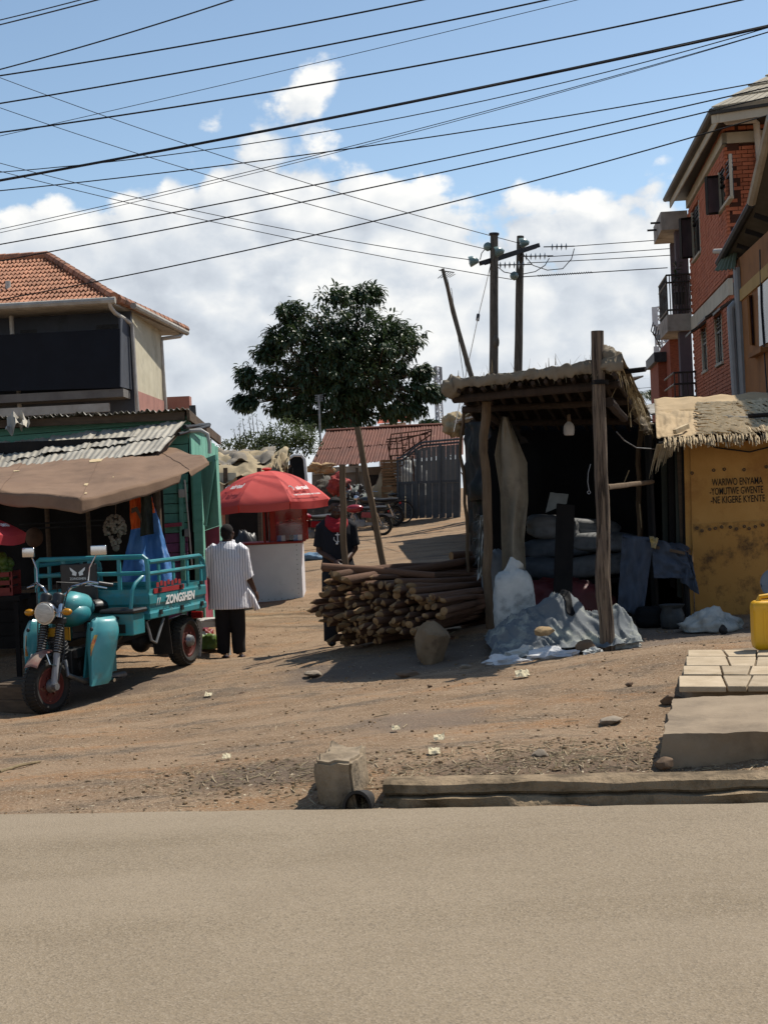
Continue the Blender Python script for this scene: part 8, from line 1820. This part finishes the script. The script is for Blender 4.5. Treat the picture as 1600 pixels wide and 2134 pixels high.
p_ = [onz(1372, 1616, .03), onz(1640, 1600, .03), onz(1640, 1524, .235), onz(1640, 1446, .25), onz(1402, 1456, .25), onz(1382, 1530, .235)]
def ramp():
    m = mat('ramp_concrete', '#7f6f5a', '#918069', 2.5, .9, .45, 30, c3='#5d5040', s3=1.8, m3=(.5, .72))
    L_ = lambda c: [np.interp(c, [0, .30, 1], [p_[0][i], p_[5][i], p_[4][i]]) for i in range(3)]; R_ = lambda c: [np.interp(c, [0, .30, 1], [p_[1][i], p_[2][i], p_[3][i]]) for i in range(3)]
    def fn(a, c):
        p = Vector(L_(c)).lerp(Vector(R_(c)), a); p += Vector((mnoise.fractal(p * 6, .9, 2, 4), mnoise.fractal(p * 6 + Vector((4, 0, 0)), .9, 2, 4), .6 * mnoise.fractal(p * 5 + Vector((0, 7, 0)), .9, 2, 4))) * .012; return p
    b = MB(); b.grid(fn, 50, 40, thick=(0, 0, -.32)); o = b.build('concrete_ramp', m, None, smooth=45); tag(o, 'thick cast concrete ramp slab beside the kerb', 'ramp')
ramp()
def paving():
    z = .27; rowsy = [1352, 1367, 1387, 1406, 1430]; c0 = onz(1500, 1400, z)
    t = thing('broken_paving', 'broken slab of pale stone paving under the yellow jerrycan', 'paving', c0)
    mb_ = mat('mortar_bed', '#7a6c58', '#6a5d4b', 4, .95, .4); mts = [mat('pale_stone_tile', '#ab9a80', '#95846a', 5, .85, .4, rand=.22, c3='#8a7658', s3=3)]
    base = [onz(1430, 1360, z - .03), onz(1680, 1340, z - .03), onz(1680, 1436, z - .03), onz(1560, 1436, z - .03), onz(1440, 1424, z - .03), onz(1418, 1404, z - .03)]
    part('bed', mb_, t, lambda b: b.prism(base, (0, 0, -.16)), world=True, bevel=.02)
    left = [1432, 1426, 1420, 1414]
    for r_ in range(4):
        x = left[r_] + R.uniform(-4, 6)
        carry = 0.0
        while x < 1650:
            w_ = R.uniform(48, 95); y0, y1 = rowsy[r_], rowsy[r_ + 1]; j = lambda: R.uniform(-9, 9); lift = Zv * R.uniform(-.005, .004)
            sl = R.uniform(-14, 14); q = [onz(x + 1, y0 + .8, z) + lift, onz(x + w_ - 1, y0 + .8, z) + lift, onz(x + w_ - 1 + sl, y1 - .8, z) + lift, onz(x + 1 + carry, y1 - .8, z) + lift]; carry = sl
            part('paving_stone', mts[0], t, lambda b: b.prism(q, (0, 0, -.035)), world=True, bevel=.004); x += w_ + 2
paving()
def jerrycan():
    c = onz(1607, 1352, .27); t = thing('jerrycan', 'yellow plastic jerrycan standing on the stone paving', 'jerrycan', c, rad(-4))
    m = mat('yellow_plastic', '#d9a512', '#cf9a0e', 3, .4, .08, 50, c3='#a87c14', s3=2.6, m3=(.6, .8), spec=.5)
    def fn(p):
        e = .22; q = (abs(p.x) ** (2 / e) + abs(p.y) ** (2 / e)) ** (e / 2); q = (q ** (2 / e) + abs(p.z) ** (2 / e)) ** (e / 2); return 1 / max(q, 1e-3)
    part('body', m, t, lambda b: b.ell((0, 0, .178), (.135, .095, .18), 40, 28, None, fn), smooth=50)
    part('rib', m, t, lambda b: [b.box((x, -.095, .18), (.02, .008, .24)) for x in (-.06, 0, .06)], bevel=.003)
    part('handle', m, t, lambda b: b.tube([(-.09, 0, .34), (-.07, 0, .385), (0, 0, .392), (.06, 0, .385), (.075, 0, .35)], [.020, .018, .018, .018, .02], 10))
    part('cap', m, t, lambda b: b.cyl((.095, 0, .35), (.11, 0, .395), .028, 14))
jerrycan()
c = S(1612, 1224, 14.0); ob = MB(); ob.tube([c + Vector((0, .02, 0)), c + Vector((0, 0, 0)), c + Vector((0, -.10, .04)), c + Vector((0, -.105, .042)), c + Vector((0, -.03, .012))], [.06, .11, .16, .15, .10], 28); o = ob.build('basin', mat('grey_basin', '#5f6468', '#70757a', 4, .5, .05), None, smooth=50); tag(o, 'grey plastic basin leaning on the yellow wall behind the jerrycan', 'basin')
g_ = onG(S(1612, 1260, 14.1)); ob = MB(); ob.tube([g_, g_ + Zv * .06, g_ + Zv * (c.z - g_.z - .10)], [.13, .14, .15], 18); o = ob.build('bucket', m_darkmetal, None); tag(o, 'dark bucket under the leaning grey basin', 'bucket')

# ------------------------------------------------------------------ stones, litter, dry grass
for k, (x, y, r, m_, lab) in enumerate(((1125, 1580, .05, m_rock, 'rounded grey stone on the earth behind the kerb'), (1272, 1508, .10, m_rock, 'flat half buried rock near the concrete ramp'), (654, 1408, .11, m_rock, 'flat pale stone at the edge of the log pile shadow'), (850, 1412, .13, m_rockd, 'flat buried stone in front of the log pile'), (505, 1449, .035, m_rockd, 'small brown stone on the open earth'), (895, 1432, .03, m_rockd, 'tiny dark stone in front of the boulder'), (970, 1395, .05, m_rock, 'pale stone beside the large boulder'), (1310, 1430, .035, m_rockd, 'small dark clod near the broken paving'), (1400, 1470, .09, m_rockd, 'crumbled clod under the broken paving edge'), (1385, 1600, .06, m_rockd, 'earth clod at the foot of the concrete ramp'))):
    rock('stone', lab, gpx(x, y), (r, r * .8, r * (.28 if k in (1, 2, 3) else .55)), m_rock if m_ is None else m_, k * 2.9, rot=k, rg=.4)
def paper(lab, x, y, s, m, seed):
    c = gpx(x, y); b = MB(); b.grid(lambda u, v: Vector((c.x + (u - .5) * s * 1.3, c.y + (v - .5) * s * 1.8, G(c.x, c.y) + .015 + s * .55 * abs(mnoise.noise(Vector((u * 3 + seed, v * 3, 1)))) + s * .35 * v)), 8, 8, thick=(0, 0, .002)); o = b.build('crumpled_paper', m, None, smooth=0); tag(o, lab, 'paper')
m_paper = mat('litter_paper', '#cbbf9f', '#b9ad8e', 6, .9, .1)
for lab, x, y, s in (('crumpled cream paper on the earth before the mound', 1088, 1412, .085), ('scrap of white paper near the middle of the open earth', 435, 1452, .05), ('white paper scrap on the dark littered patch', 473, 1586, .04), ('small paper scrap right of the concrete block', 915, 1545, .05), ('pale paper scrap beside the kerb earth', 905, 1575, .05), ('small white scrap on the earth above the block', 825, 1524, .04)): paper(lab, x, y, s, m_paper, x * .1)
ob = MB(); a_, b_ = gpx(0, 1612), gpx(84, 1592); ob.tube([a_ + Zv * .012, a_.lerp(b_, .5) + Zv * .02, b_ + Zv * .012], [.012, .011, .008], 7); o = ob.build('stick', m_straw, None); tag(o, 'long pale stick lying on the earth at the frame edge', 'stick')
def scatter(name, m, n, sizer, shape, dens, seed):
    rr = random.Random(seed); b = MB(); k = 0
    while k < n:
        d = 7.15 + (rr.random() ** 1.6) * 17; x = (rr.random() - .5) * d * .62; 
        if rr.random() > dens(x, d): continue
        p = Vector((x, d, 0))
        if (p - O0).dot(V) < .06: continue
        z = G(x, d) if d > 24 else None; p.z = _hit(x, d); s = sizer(rr); shape(b, p, s, rr); k += 1
    o = b.build(name, m, None, smooth=0, fix=False); o['kind'] = 'stuff'; return o
from mathutils.bvhtree import BVHTree
_gb = BVHTree.FromPolygons([v.co.copy() for v in ground.data.vertices], [tuple(p.vertices) for p in ground.data.polygons])
def _hit(x, y):
    h = _gb.ray_cast(Vector((x, y, 5)), Vector((0, 0, -1)), 20); return h[0].z if h[0] else G(x, y)
def s_chip(b, p, s, rr):
    a = rr.random() * 6.28; e = Vector((math.cos(a), math.sin(a), rr.uniform(-.2, .2))); f = Vector((-e.y, e.x, rr.uniform(-.25, .25))); L_ = s * rr.uniform(.6, 1.4); w = s * rr.uniform(.25, .7); h = Zv * (s * rr.uniform(.12, .3)); q = p + Zv * s * .06
    b.add([q - e * L_ - f * w * .6, q + e * L_ * .8 - f * w, q + e * L_, q - e * L_ * .5 + f * w, q - e * L_ * .3 + h, q + e * L_ * .4 + h], [(0, 1, 5, 4), (1, 2, 5), (2, 3, 4, 5), (3, 0, 4)])
def s_peb(b, p, s, rr):
    b.ell(p + Zv * s * .25, (s * rr.uniform(.7, 1.2), s * rr.uniform(.6, 1), s * rr.uniform(.4, .7)), 6, 4, Matrix.Rotation(rr.random() * 6, 3, 'Z'), lambda q: 1 + .35 * nse(q, 1.3, rr.random() * 9))
def s_stick(b, p, s, rr):
    a = rr.random() * 6.28; e = Vector((math.cos(a), math.sin(a), rr.uniform(-.1, .25))) * s; b.beam(p + Zv * .004 - e, p + Zv * .006 + e, s * .10, s * .08)
def s_grass(b, p, s, rr):
    for k in range(4): strand(b, p, Vector((rr.gauss(0, .8), rr.gauss(0, .8), 1)), s * rr.uniform(.5, 1.2), s * .06, .9)
PB, PK, PL = gpx(560, 1615), gpx(1120, 1585), gpx(860, 1380)
def near(c, r): return lambda x, y: math.exp(-(((x - c.x) / r[0]) ** 2 + ((y - c.y) / r[1]) ** 2))
nb, nk, nl = near(PB, (.5, .38)), near(PK, (.95, .5)), near(PL, (1.6, 1.0))
clump = lambda x, y: max(.06, min(1, .5 + 1.9 * mnoise.fractal(Vector((x * 1.1, y * 1.5, 4)), .9, 2, 3)))
allo = lambda x, y: min(1, .38 * clump(x, y) + 1.0 * nb(x, y) + .8 * nk(x, y) + .4 * nl(x, y))
conc = lambda x, y: min(1, .02 + 1.0 * nb(x, y) + .9 * nk(x, y))
scatter('litter_chips', mat('pale_chips', '#c0b196', '#a08f74', 40, .9, 0), 3600, lambda r: .004 + .011 * r.random() ** 2.5, s_chip, allo, 1)
scatter('gravel', mat('earth_gravel', '#8b7254', '#6d5940', 30, .95, .2), 2600, lambda r: .004 + .013 * r.random() ** 3, s_peb, allo, 2)
scatter('debris', mat('dark_debris', '#55452f', '#403223', 30, .95, 0), 1500, lambda r: .006 + .016 * r.random() ** 2, s_chip, allo, 3)
scatter('litter', mat('bleached_twigs', '#a8977a', '#8a795e', 30, .9, 0), 900, lambda r: .015 + .045 * r.random() ** 2, s_stick, conc, 4)
scatter('leaf_litter', mat('dead_leaves', '#7c6b52', '#5c4d3a', 30, .9, 0), 1500, lambda r: .010 + .020 * r.random() ** 2, s_chip, conc, 5)
scatter('dry_grass', mat('dry_grass_blade', '#8c8060', '#6f6a48', 30, .9, 0), 420, lambda r: .025 + .05 * r.random() ** 2, s_grass, lambda x, y: .8 * nk(x, y) + .5 * nb(x, y), 6)
